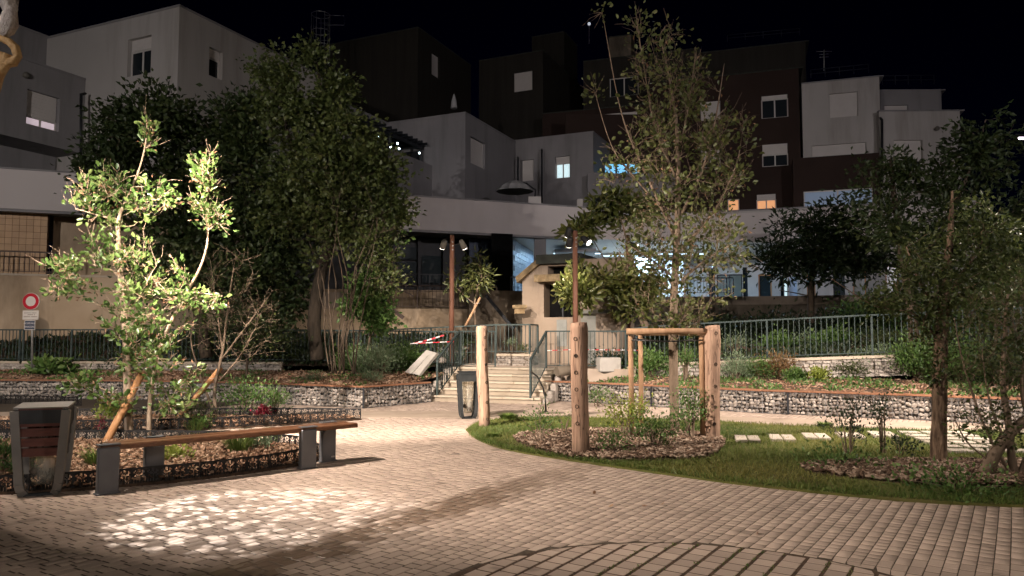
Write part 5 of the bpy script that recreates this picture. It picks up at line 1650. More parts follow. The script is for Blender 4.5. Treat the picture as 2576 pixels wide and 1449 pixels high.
def text(body, size, loc, mat, parent, name='lettering'):
    cu = bpy.data.curves.new('txt', 'FONT'); cu.body = body; cu.size = size; cu.align_x = 'CENTER'; cu.align_y = 'CENTER'; cu.extrude = .001
    o = bpy.data.objects.new('tmp', cu); COL.objects.link(o)
    bpy.context.view_layer.update()
    me = bpy.data.meshes.new_from_object(o.evaluated_get(bpy.context.evaluated_depsgraph_get()))
    bpy.data.objects.remove(o)
    me.materials.clear(); me.materials.append(mat)
    return put(name, me, parent, Matrix.Translation(Vector(loc)) @ Matrix.Rotation(rad(90),4,'X'))
text('ACCES RUE', .058, at(75.5,813.5,sd)+Vector((0,-.018,0)), MAT['sign_text'], sg)
text('MARCEAU', .062, at(75.5,822.3,sd)+Vector((0,-.018,0)), MAT['sign_text'], sg)
# small print on the white panel is too worn to read: three rows of worn strokes
for y, segs in ((787.3,((61,78),(80,92))),(791.8,((70,83),(86,88))),(796.8,((60,77),(79,93)))):
    for a, b_ in segs:
        x = a
        while x < b_:
            MB().box(at(x+.7,y,sd)+Vector((0,-.0125,0)), (1.1*sd/FD,.003,1.5*sd/FD)).build('lettering', MAT['sign_dark'], sg)
            x += 1.55

# =================================================================== STEEL BED EDGING
PAT = ["##########","##########","####..####","##.#..#.##","#..#..#..#","#.#.#.#..#","##...#..##","###.....##","##.##.##.#","##..#.#..#","###.#.#.##","#.##..##.#","#.#.#.##.#","#.#.#.#..#","#.#.#.#.##","#.#.#.#.##","#.#.#.#.##","#.#.#.#.##","#.#.#.#.##","##########"]
def edging_panel(L, h):
    nmod = max(1, round(L/.125)); mb = MB(); cw = L/nmod/10; ch = h/20
    for m_ in range(nmod):
        for j, row in enumerate(PAT):
            i = 0
            while i < 10:
                if row[i] == '#':
                    k = i
                    while k < 10 and row[k] == '#': k += 1
                    x0 = (m_*10+i)*cw; x1 = (m_*10+k)*cw; z1 = h-j*ch; z0 = z1-ch
                    mb.face([(x0,0,z0),(x1,0,z0),(x1,0,z1),(x0,0,z1)])
                    mb.face([(x0,.003,z0),(x0,.003,z1),(x1,.003,z1),(x1,.003,z0)])
                    i = k
                else: i += 1
    return mb.mesh('panel', MAT['edging'])
def edging(label, line, h=.20, z=-.01):
    t = thing('bed_edging', label, 'edging', (line[0][0], line[0][1], 0))
    P = resample(line, .75)
    for a, b_ in zip(P[:-1], P[1:]):
        d = b_-a
        put('panel', edging_panel(d.length-.004, h), t, xform((a.x, a.y, z), math.atan2(d.y, d.x)))
        MB().box((a.x+.004,a.y+.012,z+h/2), (.012,.012,h)).build('peg', MAT['edging'], t)
    return t
edging('black sprig patterned steel edging in front of the bed behind the bench', BED1[1:23])
edging('black sprig patterned steel edging at the back of the bed behind the bench', BED1[23:52])
edging('dark sprig patterned steel edging along the front of the far left bed', BED2[2:20], .21)
edging('dark sprig patterned steel edging along the back of the far left bed', BED2[24:44], .21)
edging('short steel edging below the left gabion near the picture edge', [(-13,17.0),(-11,16.9),(-9.4,16.4)], .2)

# =================================================================== STEPPING SLABS IN THE LAWN
def slab_set(label, c, n, w, l, rz, gap=.02, along=0.0):
    t = thing('stepping_slab', label, 'paving slab', (c[0], c[1], .03), 'paired stepping slabs crossing the lawn')
    for k in range(n):
        o = (k-(n-1)/2)*(w+gap)
        x = c[0] + o*math.cos(rz); y = c[1] + o*math.sin(rz)
        mb = MB(); mb.box((x,y,.035), (w,l,.05), rz, bev=.006); mb.build('slab', MAT['slab_grey'], t)
for i, ((x,y), lb) in enumerate([((3.42,10.95),'first stepping slab pair right of the wavy log post'),((3.96,11.05),'second stepping slab pair from the wavy log post'),((4.52,11.2),'third stepping slab pair from the wavy log post'),((5.08,11.32),'fourth stepping slab pair behind the dark sapling'),((5.62,11.42),'fifth stepping slab pair next to the slab grid'),((8.0,11.55),'stepping slab pair right of the big trunk')]):
    slab_set(lb, (x,y), 2, .16, .52, rad(-14))
gs = thing('slab_grid', 'grid of pale slabs with grass joints left of the big trunk', 'paving slab', (6.45,10.6,.03))
for r_ in range(6):
    for c_ in range(3):
        x = 6.12 + c_*.36 - r_*.06; y = 11.6 - r_*.36
        mb = MB(); mb.box((x,y,.036), (.29,.20,.05), rad(-6), bev=.006); mb.build('slab', MAT['slab_grey'], gs)

# =================================================================== SMALL THINGS
def tape(label, pts, w=.06, n=14):
    t = thing('barrier_tape', label, 'barrier tape', pts[0])
    P = resample(pts, seg_len(pts)/n)
    for i, (a, b_) in enumerate(zip(P[:-1], P[1:])):
        mb = MB(); u = Vector((0,0,w/2))
        mb.face([a-u, b_-u, b_+u, a+u]); mb.face([a+u+Vector((0,.002,0)), b_+u+Vector((0,.002,0)), b_-u+Vector((0,.002,0)), a-u+Vector((0,.002,0))])
        mb.build('strip', MAT['tape_red'] if i % 2 else MAT['tape_white'], t)
    return t
tape('red and white barrier tape slung on the railing left of the stairs', [at(1031,866,18.85), at(1075,856,18.8), at(1117,843,18.75)], .036, 8)
tape('limp red barrier tape below the slung one', [at(1033,864,18.8), at(1080,862,18.75), at(1142,859,18.5)], .022, 6)
tape('thin red and white barrier tape stretched behind the right stair railing', [at(1376,882,18.6), at(1450,879,18.5), at(1520,880,18.6), at(1612,881,18.7)], .022, 18)
t = thing('stone_slab', 'pale split stone slab leaning in the bed left of the stairs', 'stone slab', at(1055,922,18.0))
for k in (0,1):
    q = [at(1037+17*k,917+4*k,18.0), at(1052+17*k,921+4*k,18.0), at(1086+13*k,884+4*k,18.3), at(1073+13*k,880+4*k,18.3)]
    q[0] += (q[0]-q[3])*.5; q[1] += (q[1]-q[2])*.5
    o_ = Vector((.04,.08,-.03)); mb = MB(); mb.add(q + [p+o_ for p in q], [(0,1,2,3),(7,6,5,4),(0,4,5,1),(1,5,6,2),(2,6,7,3),(3,7,4,0)]); mb.build('slab_half', MAT['slab_white'], t)
t = thing('boulder', 'grey boulder behind the leaning stone slab', 'boulder', at(1110,905,18.5))
put('rock', stone_meshes[3].copy(), t, xform(at(1108,906,18.5), .4, (.22,.2,.14)))
t = thing('concrete_block', 'pale tilted concrete block among dark shrubs right of the stairs', 'concrete block', at(1530,935,17.9))
MB().box(at(1530,917,17.9), (.52,.4,.34), rad(10), bev=.02).build('block', MAT['slab_white'], t)
t = thing('cut_log', 'short weathered log lying beside the top of the right stair', 'log', at(1420,930,17.7))
MB().tube([at(1400,935,17.5), at(1440,930,17.7)], .12, 12, wob=.2).build('wood', MAT['old_wall'], t)
t = thing('bent_pipe', 'bent black pipe rising from the paving right of the stairs', 'pipe', gnd(1373,1037))
MB().tube([gnd(1373,1037), at(1372,1005,14.9), at(1366,975,15.2), at(1352,948,15.6), at(1336,935,15.9)], .018, 8).build('pipe', MAT['hose'], t)
MB().lathe(gnd(1373,1037), [(.05,0),(.05,.02),(.02,.03)], 10).build('socket', MAT['hose'], t)
t = thing('drain_cover', 'flat dark drain cover beside the bent pipe', 'drain cover', gnd(1385,1040))
MB().box(gnd(1385,1040)+Vector((0,0,.008)), (.55,.35,.012)).build('plate', MAT['old_wall'], t)
# gnarled branch in the top left corner
t = thing('gnarled_branch', 'gnarled golden brown branch with a hollow knot at the top left corner', 'branch', at(-90,1170,6.6))
dg = 6.6
mb = MB()
mb.tube([at(-90,1180,dg), at(-80,600,dg), at(-45,300,dg), at(-10,185,dg), at(6,160,dg), at(14,135,dg)], [.10,.09,.07,.05,.055,.045], 14, wob=.6)
mb.tube([at(0,95,dg), at(22,105,dg), at(38,120,dg), at(44,142,dg), at(34,155,dg), at(12,160,dg), at(0,165,dg)], [.03,.035,.038,.035,.042,.04,.04], 14, wob=.35)
mb.tube([at(-25,120,dg), at(-10,98,dg), at(0,92,dg)], [.03,.035,.03], 12, wob=.4)
mb.tube([at(-25,120,dg), at(-20,150,dg), at(0,163,dg)], [.03,.035,.04], 12, wob=.4)
mb.build('knot', MAT['gnarl'], t)
mb = MB()
mb.tube([at(5,90,dg), at(14,75,dg), at(22,55,dg), at(26,25,dg), at(20,0,dg), at(-10,-80,dg), at(-60,-260,dg)], [.04,.07,.075,.065,.07,.09,.11], 16, wob=.9)
mb.build('limb', surf('flaking bark', (.30,.26,.24), (.45,.40,.36), 25, .9, .9, 40, .03), t)
# =================================================================== VEGETATION
def unit(a):
    return a / np.maximum(np.linalg.norm(a, axis=1, keepdims=True), 1e-9)
def leaf_mesh(name, P, A, size, wr, mat, parent, rng, shape='o', droop=.15, tone=None, kind=None, fold=.25):
    """P base points, A axis directions, one leaf each"""
    N = len(P)
    if N == 0: return None
    A = unit(A); R_ = unit(rng.normal(size=(N,3)))
    S = unit(np.cross(A, R_)); Nn = np.cross(S, A)
    l = size.reshape(-1,1); w = l*wr
    if shape == 'o':
        V = np.stack([P,
            P + A*l*.45 + S*w*.42 + Nn*w*fold*.5, P + A*l*.82 + S*w*.36 + Nn*(w*fold*.5-l*droop*.5),
            P + A*l - Nn*l*droop,
            P + A*l*.82 - S*w*.36 + Nn*(w*fold*.5-l*droop*.5), P + A*l*.45 - S*w*.42 + Nn*w*fold*.5], axis=1)
        F = np.array([[0,1,2,3],[0,3,4,5]]); nv = 6
    elif shape == 'k':
        V = np.stack([P, P + A*l*.5 + S*w*.5 + Nn*w*fold*.4, P + A*l - Nn*l*droop, P + A*l*.5 - S*w*.5 + Nn*w*fold*.4], axis=1)
        F = np.array([[0,1,2],[0,2,3]]); nv = 4
    elif shape == 'b':     # grass blade
        V = np.stack([P - S*w*.5, P + S*w*.5, P + A*l*.55 + S*w*.35 - Nn*l*droop*.3, P + A*l - Nn*l*droop, P + A*l*.55 - S*w*.35 - Nn*l*droop*.3], axis=1)
        F = np.array([[0,1,2,4]]); nv = 5
        idx = (np.arange(N)[:,None]*5 + np.array([[0,1,2,4,4,2,3]])).ravel()
        counts = np.tile([4,3], N)
        tn = tone if tone is not None else rng.random(N)
        me = np_mesh(name, V.reshape(-1,3), counts, idx, mat, np.repeat(tn, 2))
        return put(name, me, parent, **({'kind': kind} if kind else {}))
    elif shape == 'c':     # flat chip
        h = l*.16
        V = np.stack([P - S*w*.5 - A*l*.5, P + S*w*.5 - A*l*.42, P + S*w*.4 + A*l*.5, P - S*w*.45 + A*l*.45,
                      P - S*w*.4 - A*l*.45 + Nn*h, P + S*w*.42 - A*l*.38 + Nn*h, P + S*w*.34 + A*l*.44 + Nn*h, P - S*w*.4 + A*l*.4 + Nn*h], axis=1)
        F = np.array([[4,5,6,7],[0,1,5,4],[1,2,6,5],[2,3,7,6],[3,0,4,7],[3,2,1,0]]); nv = 8
    idx = (np.arange(N)[:,None,None]*nv + F[None]).ravel()
    counts = np.full(N*len(F), F.shape[1])
    tn = tone if tone is not None else rng.random(N)
    me = np_mesh(name, V.reshape(-1,3), counts, idx, mat, np.repeat(tn, len(F)))
    return put(name, me, parent, **({'kind': kind} if kind else {}))

def ell_points(rng, ells, n):
    """random points in pixel-space ellipsoids (x, y, rx, ry, depth, rdepth, weight)"""
    w = np.array([e[6] if len(e) > 6 else e[2]*e[3] for e in ells], float); w /= w.sum()
    out = []
    for e in [ells[i] for i in rng.choice(len(ells), n, p=w)]:
        while True:
            q = rng.uniform(-1, 1, 3)
            if q @ q <= 1: break
        q = q * (.55 + .45*rng.random()) / max(1e-6, 1.0) if False else q
        d = e[4] + q[2]*e[5]
        out.append(at(e[0]+q[0]*e[2], e[1]+q[1]*e[3], d))
    return out
def tree(name, label, trunks, ells, nclus, leaves_per, lsize, mat, bark, seed, cat='tree', wr=.6, crad=.18, shape='k', twig_r=.008, droop_b=0.0, up=.3,
         leaf_up=.2, dead=0.0, sag=.0, twig_extra=0, minz=None, branch_r=None, leaf_droop=.15, group=None, sizevar=.4, conn=None):
    """trunks: list of (points, radii). Crown clusters sampled in ellipsoids are joined to the nearest limb by bent branches."""
    rng = np.random.default_rng(seed)
    base = Vector(trunks[0][0][0])
    t = thing(name, label, cat, base, group)
    mb = MB()
    nodes_ = []; nr = []
    for pts, rr in trunks:
        pts = [Vector(p) for p in pts]
        fine = [Vector(q) for q in smooth_line([tuple(p) for p in pts], 4)]
        k = np.linspace(0, 1, len(fine)); kk = np.linspace(0, 1, len(rr)); fr = np.interp(k, kk, rr)
        mb.tube(fine, list(fr), 10, wob=.15)
        lo = int(len(fine)*.15)
        for q, r in list(zip(fine, fr))[lo:]:
            nodes_.append(q); nr.append(r)
    C = ell_points(rng, ells, nclus)
    NP = np.array([tuple(p) for p in nodes_])
    C.sort(key=lambda c: float(np.min(np.linalg.norm(NP - np.array(c), axis=1))))
    nodes_ = [np.array(p) for p in nodes_]; nr = list(nr)
    LP_ = []; LA = []
    for c in C:
        c_ = np.array(c); Nn = np.array(nodes_)
        d = np.linalg.norm(Nn - c_, axis=1) + .9*np.maximum(0, Nn[:,2] - c_[2] + up*.4)
        i = int(np.argmin(d)); a = Nn[i]
        L = np.linalg.norm(c_ - a)
        if L < .05: 
            LP_.append(c_); LA.append(c_-a+rng.normal(size=3)*.01); continue
        r0 = min(nr[i]*.7, twig_r*1.2 + .012*L)
        mid = (a + c_)/2 + rng.normal(size=3)*L*.09 + np.array([0,0,-sag*L + up*.12*L])
        m1 = a*.55 + mid*.45 + rng.normal(size=3)*L*.03
        m2 = c_*.5 + mid*.5 + rng.normal(size=3)*L*.04
        path = [a, m1, mid, m2, c_]
        rads = [r0, r0*.85, r0*.65, max(twig_r*.7, r0*.45), twig_r*.5]
        mb.tube([Vector(p) for p in path], rads, 5, caps=False)
        for p_, r_ in ((m1, rads[1]), (mid, rads[2]), (m2, rads[3]), (c_, twig_r*.6)):
            nodes_.append(p_); nr.append(max(r_, twig_r*.6))
        for _ in range(twig_extra):
            s_ = path[rng.integers(1,5)]
            e_ = s_ + (c_-a)/L*rng.uniform(.05,.25) + rng.normal(size=3)*crad*.8
            mb.tube([Vector(s_), Vector((s_+e_)/2 + rng.normal(size=3)*.02), Vector(e_)], [twig_r*.6, twig_r*.45, twig_r*.25], 4, caps=False)
        LP_.append(c_); LA.append((c_-a)/L)
    put('trunk', mb.mesh('trunk', bark), t)
    LP_ = np.array(LP_); LA = np.array(LA)
    n = len(LP_)
    cnt = rng.poisson(leaves_per, n)
    idx = np.repeat(np.arange(n), cnt)
    N = len(idx)
    off = rng.normal(size=(N,3))*crad*np.array([1,1,.8])
    back = rng.random((N,1))*crad*1.2
    P = LP_[idx] + off*.75 - LA[idx]*back
    A = unit(off)*.9 + LA[idx]*.5 + rng.normal(size=(N,3))*.35 + np.array([0,0,leaf_up])
    size = lsize*(1 + sizevar*(rng.random(N)*2-1))
    ctone = rng.random(n)[idx]*.55 + rng.random(N)*.45
    if minz is not None:
        k = P[:,2] > minz; P, A, size, ctone = P[k], A[k], size[k], ctone[k]
    if dead > 0:
        isd = rng.random(len(P)) < dead
        leaf_mesh('dry_leaves', P[isd], A[isd]+np.array([0,0,-.9]), size[isd]*.75, wr*.6, MAT['leaf_dead'], t, rng, 'k', .4)
        P, A, size, ctone = P[~isd], A[~isd], size[~isd], ctone[~isd]
    leaf_mesh('crown', P, A, size, wr, MAT[mat] if isinstance(mat, str) else mat, t, rng, shape, leaf_droop, ctone)
    return t
def T(d, *pts): return [at(x, y, d + (dd[0] if dd else 0)) for x, y, *dd in pts]

# ---- the brightly lit oak on the left
d1 = 11.0
tree('oak_tree', 'brightly lit young oak with glossy green leaves and pale trunk behind the bench',
     [(T(d1,(325,1112),(320,960),(316,830),(304,700),(298,600),(300,545),(325,490),(352,420),(366,360),(370,300)), [.060,.055,.050,.043,.035,.028,.02,.014,.010,.006]),
      (T(d1,(374,1108),(378,1000),(396,900),(430,810,.2),(470,735,.3),(505,670,.3),(523,600,.3),(520,520,.3),(522,470,.3),(545,425,.3)), [.035,.032,.028,.026,.024,.02,.016,.012,.009,.006]),
      (T(d1,(305,700),(280,680,-.1),(240,668,-.2)), [.022,.018,.010]), (T(d1,(300,552),(260,545,-.1),(190,525,-.3)), [.018,.013,.006]),
      (T(d1,(325,1010),(270,985,-.2),(225,960,-.3)), [.018,.012,.007]),
      (T(d1,(322,800),(345,760,-.2),(380,690,-.4)), [.016,.012,.008]), (T(d1,(420,740),(480,735,-.2),(560,745,-.3)), [.014,.010,.006])],
     [(340,500,120,80,11.0,.5,5),(230,500,60,60,10.9,.4,3),(520,440,35,60,11.3,.3,3),(525,520,50,60,11.3,.4,4),(300,620,110,70,10.8,.6,6),(180,690,70,60,10.8,.4,4),(400,700,110,60,10.8,.6,5),
      (370,790,150,70,10.7,.7,7),(520,755,70,40,10.9,.4,3),(330,890,90,60,10.8,.5,3),(200,965,55,30,10.7,.3,2.5),(290,1010,60,45,10.7,.4,2),(420,900,90,60,10.8,.5,4.5),(430,990,70,50,10.8,.4,3),(375,335,14,45,11,.1,1.2),(545,560,30,50,11.3,.3,2),(280,450,80,40,10.9,.3,3)],
     340, 13, .082, 'leaf_bright', MAT['bark_pale'], 11, wr=.66, crad=.078, shape='o', twig_r=.006, dead=.18, twig_extra=3, leaf_up=.35, conn=None)
# yellow-green bush at its foot
# ---- dark trees behind
tree('broadleaf_tree', 'dense dark tree behind the oak in front of the pale left block',
     [(T(19.2,(520,900),(500,780),(480,640),(460,500),(430,380)), [.16,.14,.12,.08,.04]), (T(19.2,(500,780),(600,600),(640,450),(600,300)), [.10,.08,.06,.03])],
     [(390,290,90,80,19,1.2,3),(300,340,90,90,19.2,1.4,4),(480,420,110,130,19.2,1.6,5),(600,320,90,90,19.5,1.4,4),(620,480,120,140,19.5,1.6,6),(280,450,90,90,19,1.2,3),(560,640,150,130,19.3,1.5,6),(420,640,120,110,19,1.4,4),(700,640,100,150,19.6,1.4,4),(660,800,120,90,19.5,1.0,2.5)],
     600, 46, .14, 'leaf_dark', MAT['bark_dark'], 21, wr=.6, crad=.29, shape='k', twig_r=.012, leaf_up=-.15, leaf_droop=.3)
tree('broadleaf_tree', 'tall olive leaved tree towering above the stairs with a dark leaning trunk',
     [(T(18.3,(800,905),(790,820),(800,720),(830,600),(830,450),(810,300),(800,160)), [.17,.16,.15,.12,.09,.06,.03]), (T(18.3,(830,600),(900,500),(960,420)), [.07,.05,.03]), (T(18.3,(820,500),(740,380),(700,230)), [.07,.05,.03])],
     [(800,120,45,50,18.3,.5,1.2),(690,200,60,90,18.3,.8,2.4),(720,300,90,70,18.2,1,3),(845,240,45,80,18.2,.7,2),(840,330,90,70,18,1,4),(900,370,90,60,17.9,1,3.5),(780,420,130,70,18,1.2,5),(930,450,90,60,17.8,.9,3.5),(860,540,120,70,17.9,1.1,4),(985,525,60,40,17.6,.6,2.2),(760,540,110,80,18.2,1.1,3),(930,630,70,50,17.7,.7,2.2),(700,470,80,90,18.3,.9,2.2)],
     340, 62, .105, 'leaf_olive', MAT['bark_black'], 22, wr=.75, crad=.22, shape='k', twig_r=.010, leaf_up=-.2, leaf_droop=.3)
tree('multistem_shrub', 'tall many stemmed shrub with thin bare stems in the left bed',
     [(T(17.4,(858+dx*.7+j[0],940,j[4]),(860+dx*.85+j[1],850,j[4]),(862+dx*1.1+j[2],710,j[4]),(866+dx*1.7+j[3],570,j[4]),(868+dx*2.2+j[1],430 if abs(dx)<25 else 520,j[4])), [.020,.017,.013,.009,.004]) for dx, j in ((d_, np.random.default_rng(int(d_)+200).normal(size=5)*np.array([5,9,13,16,.3])) for d_ in (-46,-36,-28,-20,-11,-4,4,12,19,27,38,52))],
     [(860,480,80,90,17.4,.7,2),(950,560,60,60,17.2,.6,2),(790,600,60,90,17.4,.6,1.5),(980,700,50,40,17.2,.5,1),(960,650,50,40,17.2,.5,1)],
     150, 16, .09, 'leaf_olive', MAT['bark_dark'], 23, cat='shrub', wr=.6, crad=.16, twig_r=.007, twig_extra=2)
tree('hanging_shrub', 'bright green lit shrub spilling over the railing left of the lamp post',
     [(T(18.2,(915,915),(930,850),(935,780),(940,720)), [.03,.025,.02,.01])],
     [(945,750,45,45,18,.4,2),(955,800,35,40,17.9,.3,1.4),(900,770,40,40,18.1,.4,1.2),(930,700,50,30,18.1,.4,1),(1000,590,30,25,17.6,.3,.5)],
     110, 22, .11, 'leaf_green', MAT['bark_mid'], 24, cat='shrub', wr=.7, crad=.15, leaf_up=-.3, leaf_droop=.3)
tree('bare_shrub', 'sparse bare twigged shrub with pale stems in the far left bed',
     [(T(14.0,(545,1048),(540,980),(560,880),(575,760),(590,660)), [.035,.03,.025,.015,.006]), (T(14.0,(545,1048),(520,990),(500,930),(480,850),(500,760)), [.028,.024,.018,.012,.005]), (T(14.0,(560,900),(620,820),(680,740)), [.018,.012,.005]), (T(14.0,(550,960),(600,900),(640,830)), [.016,.012,.005]), (T(14.0,(560,880),(545,780),(530,660)), [.016,.01,.005])],
     [(560,700,90,90,14,.6,2),(640,760,70,60,14,.5,1.4),(500,800,50,60,14,.4,1),(600,850,90,60,14,.5,1.4)],
     120, 4.5, .05, 'leaf_olive', MAT['bark_mid'], 25, cat='shrub', wr=.6, crad=.12, twig_r=.006, twig_extra=4)
tree('leafy_shrub', 'leafy pale green shrub mass below the dark trees at left',
     [(T(17.6,(620,950),(620,900),(600,820)), [.03,.025,.01])],
     [(560,810,100,70,17.6,.6,2),(700,830,80,60,17.6,.6,2),(640,870,100,40,17.5,.5,1.5)],
     130, 14, .075, 'leaf_dark', MAT['bark_dark'], 26, cat='shrub', wr=.6, crad=.16)
# ---- small tree beyond the left lamp post
tree('sapling', 'small tree with drooping narrow leaves right of the left lamp post',
     [(T(21,(1196,822),(1194,770),(1200,730),(1212,690),(1205,650)), [.03,.027,.022,.015,.008]), (T(21,(1194,765),(1170,745),(1150,725)), [.015,.01,.006])],
     [(1195,660,30,25,21,.4,2),(1212,690,25,25,21,.4,1.6),(1160,690,22,18,21,.3,1),(1195,710,35,20,21,.4,1.5),(1150,715,15,12,21,.2,.6)],
     60, 8, .20, 'leaf_golden', MAT['bark_mid'], 27, wr=.22, crad=.16, leaf_up=-.5, leaf_droop=.35)
# ---- broad leaved tree by the kiosk
tree('magnolia_tree', 'broad leaved glossy tree in front of the lit passage by the dark lamp post',
     [(T(19.8,(1630,832),(1618,790),(1606,745),(1600,690),(1580,620),(1560,540)), [.06,.052,.045,.04,.03,.015]), (T(19.8,(1622,832),(1590,760),(1560,730),(1510,720),(1450,735)), [.04,.035,.028,.02,.01]), (T(19.8,(1600,690),(1530,660),(1490,600)), [.03,.02,.01])],
     [(1550,510,60,30,19.6,.6,2),(1520,550,80,30,19.5,.6,2.6),(1450,575,32,22,19.3,.4,.9),(1600,530,60,28,19.7,.6,1.6),(1540,705,80,28,19.5,.7,2.4),(1450,735,48,32,18.6,.35,2.2),(1480,700,50,40,19.1,.5,1.4),(1610,715,60,30,19.7,.6,1.6),(1590,760,60,40,19.7,.5,1.4)],
     210, 15, .20, 'leaf_mag', MAT['bark_mid'], 28, wr=.42, crad=.17, shape='o', twig_r=.010, leaf_up=-.05, leaf_droop=.2)
# ---- central young tree in the guard
dC = 12.0
tree('young_tree', 'tall upright young tree with sparse olive leaves inside the timber guard',
     [(T(dC,(1698,1085),(1695,960),(1693,830),(1698,700),(1704,560),(1706,430),(1700,300),(1680,180),(1660,90)), [.078,.072,.066,.060,.050,.040,.028,.016,.008]),
      (T(dC,(1700,600),(1640,470),(1590,360),(1555,250),(1515,30)), [.028,.022,.015,.010,.004]), (T(dC,(1704,560),(1770,420),(1800,300),(1822,160)), [.028,.022,.014,.005]),
      (T(dC,(1702,450),(1650,330),(1625,200),(1600,40)), [.022,.016,.010,.004]), (T(dC,(1702,400),(1730,280),(1752,120)), [.020,.012,.005]), (T(dC,(1700,640),(1790,540),(1850,420),(1868,330)), [.025,.018,.012,.005]),
      (T(dC,(1698,720),(1780,650),(1870,600)), [.022,.015,.006]), (T(dC,(1698,700),(1620,640),(1550,600)), [.022,.015,.006]), (T(dC,(1696,560),(1600,450),(1540,370),(1490,210)), [.02,.014,.008,.004])],
     [(1665,120,70,60,dC,.5,1.5),(1650,220,90,70,dC,.6,2.6),(1740,210,50,80,dC,.5,1.8),(1680,330,120,70,dC,.8,3.6),(1800,330,50,80,dC,.5,1.6),(1690,440,140,70,dC,.9,4),(1560,420,50,70,dC,.5,1.2),(1830,450,45,70,dC,.5,1.4),(1700,560,150,70,dC,.9,4),(1720,650,160,60,dC,.9,4.4),(1720,740,150,55,dC,.8,3.6),(1840,600,60,50,dC,.6,1.5),(1600,640,60,50,dC,.6,1.5),(1720,800,110,30,dC,.5,1.2),(1600,60,14,40,dC,.2,.3),(1515,35,12,20,dC,.1,.15),(1490,220,12,25,dC,.1,.2),(1870,330,15,60,dC,.2,.5)],
     520, 10, .075, 'leaf_golden', MAT['bark_mid'], 29, wr=.7, crad=.14, shape='o', twig_r=.006, twig_extra=3, up=.6, leaf_up=.15, dead=.06)
# ---- dark evergreen dome at right
tree('evergreen_tree', 'dark domed evergreen tree on the right in front of the ground floor windows',
     [(T(23,(2040,812),(2040,760),(2042,700),(2050,640)), [.11,.10,.09,.05]), (T(23,(2040,720),(1990,690),(1930,700)), [.03,.02,.01]), (T(23,(2042,720),(2090,690),(2140,670)), [.03,.02,.01]), (T(23,(2040,745),(1990,735),(1960,730)), [.02,.015,.008])],
     [(2040,590,110,70,23,1.2,4),(1960,640,70,45,22.8,.9,2),(2110,640,90,50,22.8,1,2.6),(2200,640,80,50,22.6,.9,2),(2040,660,120,40,22.8,1,2.6),(2130,560,80,60,23,1,2)],
     270, 22, .20, 'leaf_deep', MAT['bark_dark'], 30, wr=.36, crad=.28, shape='k', twig_r=.012, leaf_up=-.25, leaf_droop=.25)
tree('broadleaf_tree', 'tall leafy tree behind the right trunk reaching above the far right wing',
     [(T(17,(2300,870),(2290,760),(2270,640),(2250,500),(2240,400)), [.12,.11,.09,.06,.03]), (T(17,(2280,700),(2380,560),(2450,400),(2480,300)), [.07,.05,.03,.015])],
     [(2270,420,50,50,17,.8,1.6),(2180,470,60,60,17,.8,1.6),(2340,430,80,60,17,1,2.2),(2300,530,120,80,17,1.2,4),(2440,370,80,60,17,1,2.4),(2500,420,80,80,17,1,2.6),(2410,520,110,80,17,1.1,3.6),(2320,620,110,70,17,1.1,3),(2520,330,50,50,17,.8,1.2),(2200,560,80,60,17,.9,1.8),(2560,560,60,120,17,1,3)],
     220, 34, .13, 'leaf_dark', MAT['bark_dark'], 31, wr=.5, crad=.21, shape='k', twig_r=.010, leaf_up=-.35, leaf_droop=.3)
# ---- big trunk at right with hanging small leaves
d8 = 9.0
tree('street_tree', 'straight brown trunk at right with a curtain of small hanging leaves',
     [(T(d8,(2362,1166),(2362,1130),(2364,1000),(2368,850),(2378,720),(2390,600),(2396,480)), [.115,.092,.086,.080,.065,.04,.012]), (T(d8,(2368,800),(2310,700),(2280,620)), [.03,.02,.008]), (T(d8,(2372,760),(2440,660),(2480,590)), [.03,.02,.008]), (T(d8,(2366,860),(2300,790),(2200,770),(2090,700)), [.02,.014,.009,.004])],
     [(2380,640,120,90,d8,.7,3),(2470,560,100,90,d8,.7,2.6),(2330,720,120,80,d8-.1,.7,3.4),(2450,720,110,90,d8,.7,3),(2340,810,70,50,d8-.1,.5,1.4),(2540,650,60,140,d8,.6,2.4),(2355,900,28,60,d8-.12,.16,.7),(2220,740,60,40,d8,.4,.7)],
     210, 30, .060, 'leaf_olive', MAT['bark_rough'], 32, wr=.5, crad=.11, shape='k', twig_r=.005, leaf_up=-.4, leaf_droop=.3, sag=.12)
# ---- leaning birch stems
d9 = 8.1
tree('birch_clump', 'leaning pale stemmed birch clump at the right edge of the lawn',
     [(T(d9,(2478,1192),(2510,1130),(2550,1080),(2610,1030),(2680,940)), [.075,.062,.055,.05,.04]), (T(d9,(2556,1212),(2545,1150),(2535,1050),(2522,960),(2528,850),(2535,740)), [.045,.04,.034,.03,.024,.010]),
      (T(d9,(2556,1212),(2500,1120),(2460,1030),(2420,900),(2400,800)), [.018,.014,.012,.009,.004]), (T(d9,(2560,1212),(2590,1100),(2570,960),(2600,800)), [.03,.025,.02,.01]), (T(d9,(2545,1150),(2490,1010),(2470,880)), [.014,.01,.005]), (T(d9,(2550,1200),(2440,1120),(2400,1050)), [.012,.009,.004])],
     [(2470,960,80,80,d9,.5,2),(2540,900,60,100,d9,.5,2.2),(2440,1060,60,50,d9,.4,1),(2540,1060,50,60,d9,.4,1.2),(2500,800,80,80,d9,.5,2),(2580,760,60,120,d9,.5,2)],
     170, 11, .045, 'leaf_olive', MAT['bark_mid'], 33, wr=.65, crad=.10, shape='k', twig_r=.004, twig_extra=2, leaf_up=-.2)

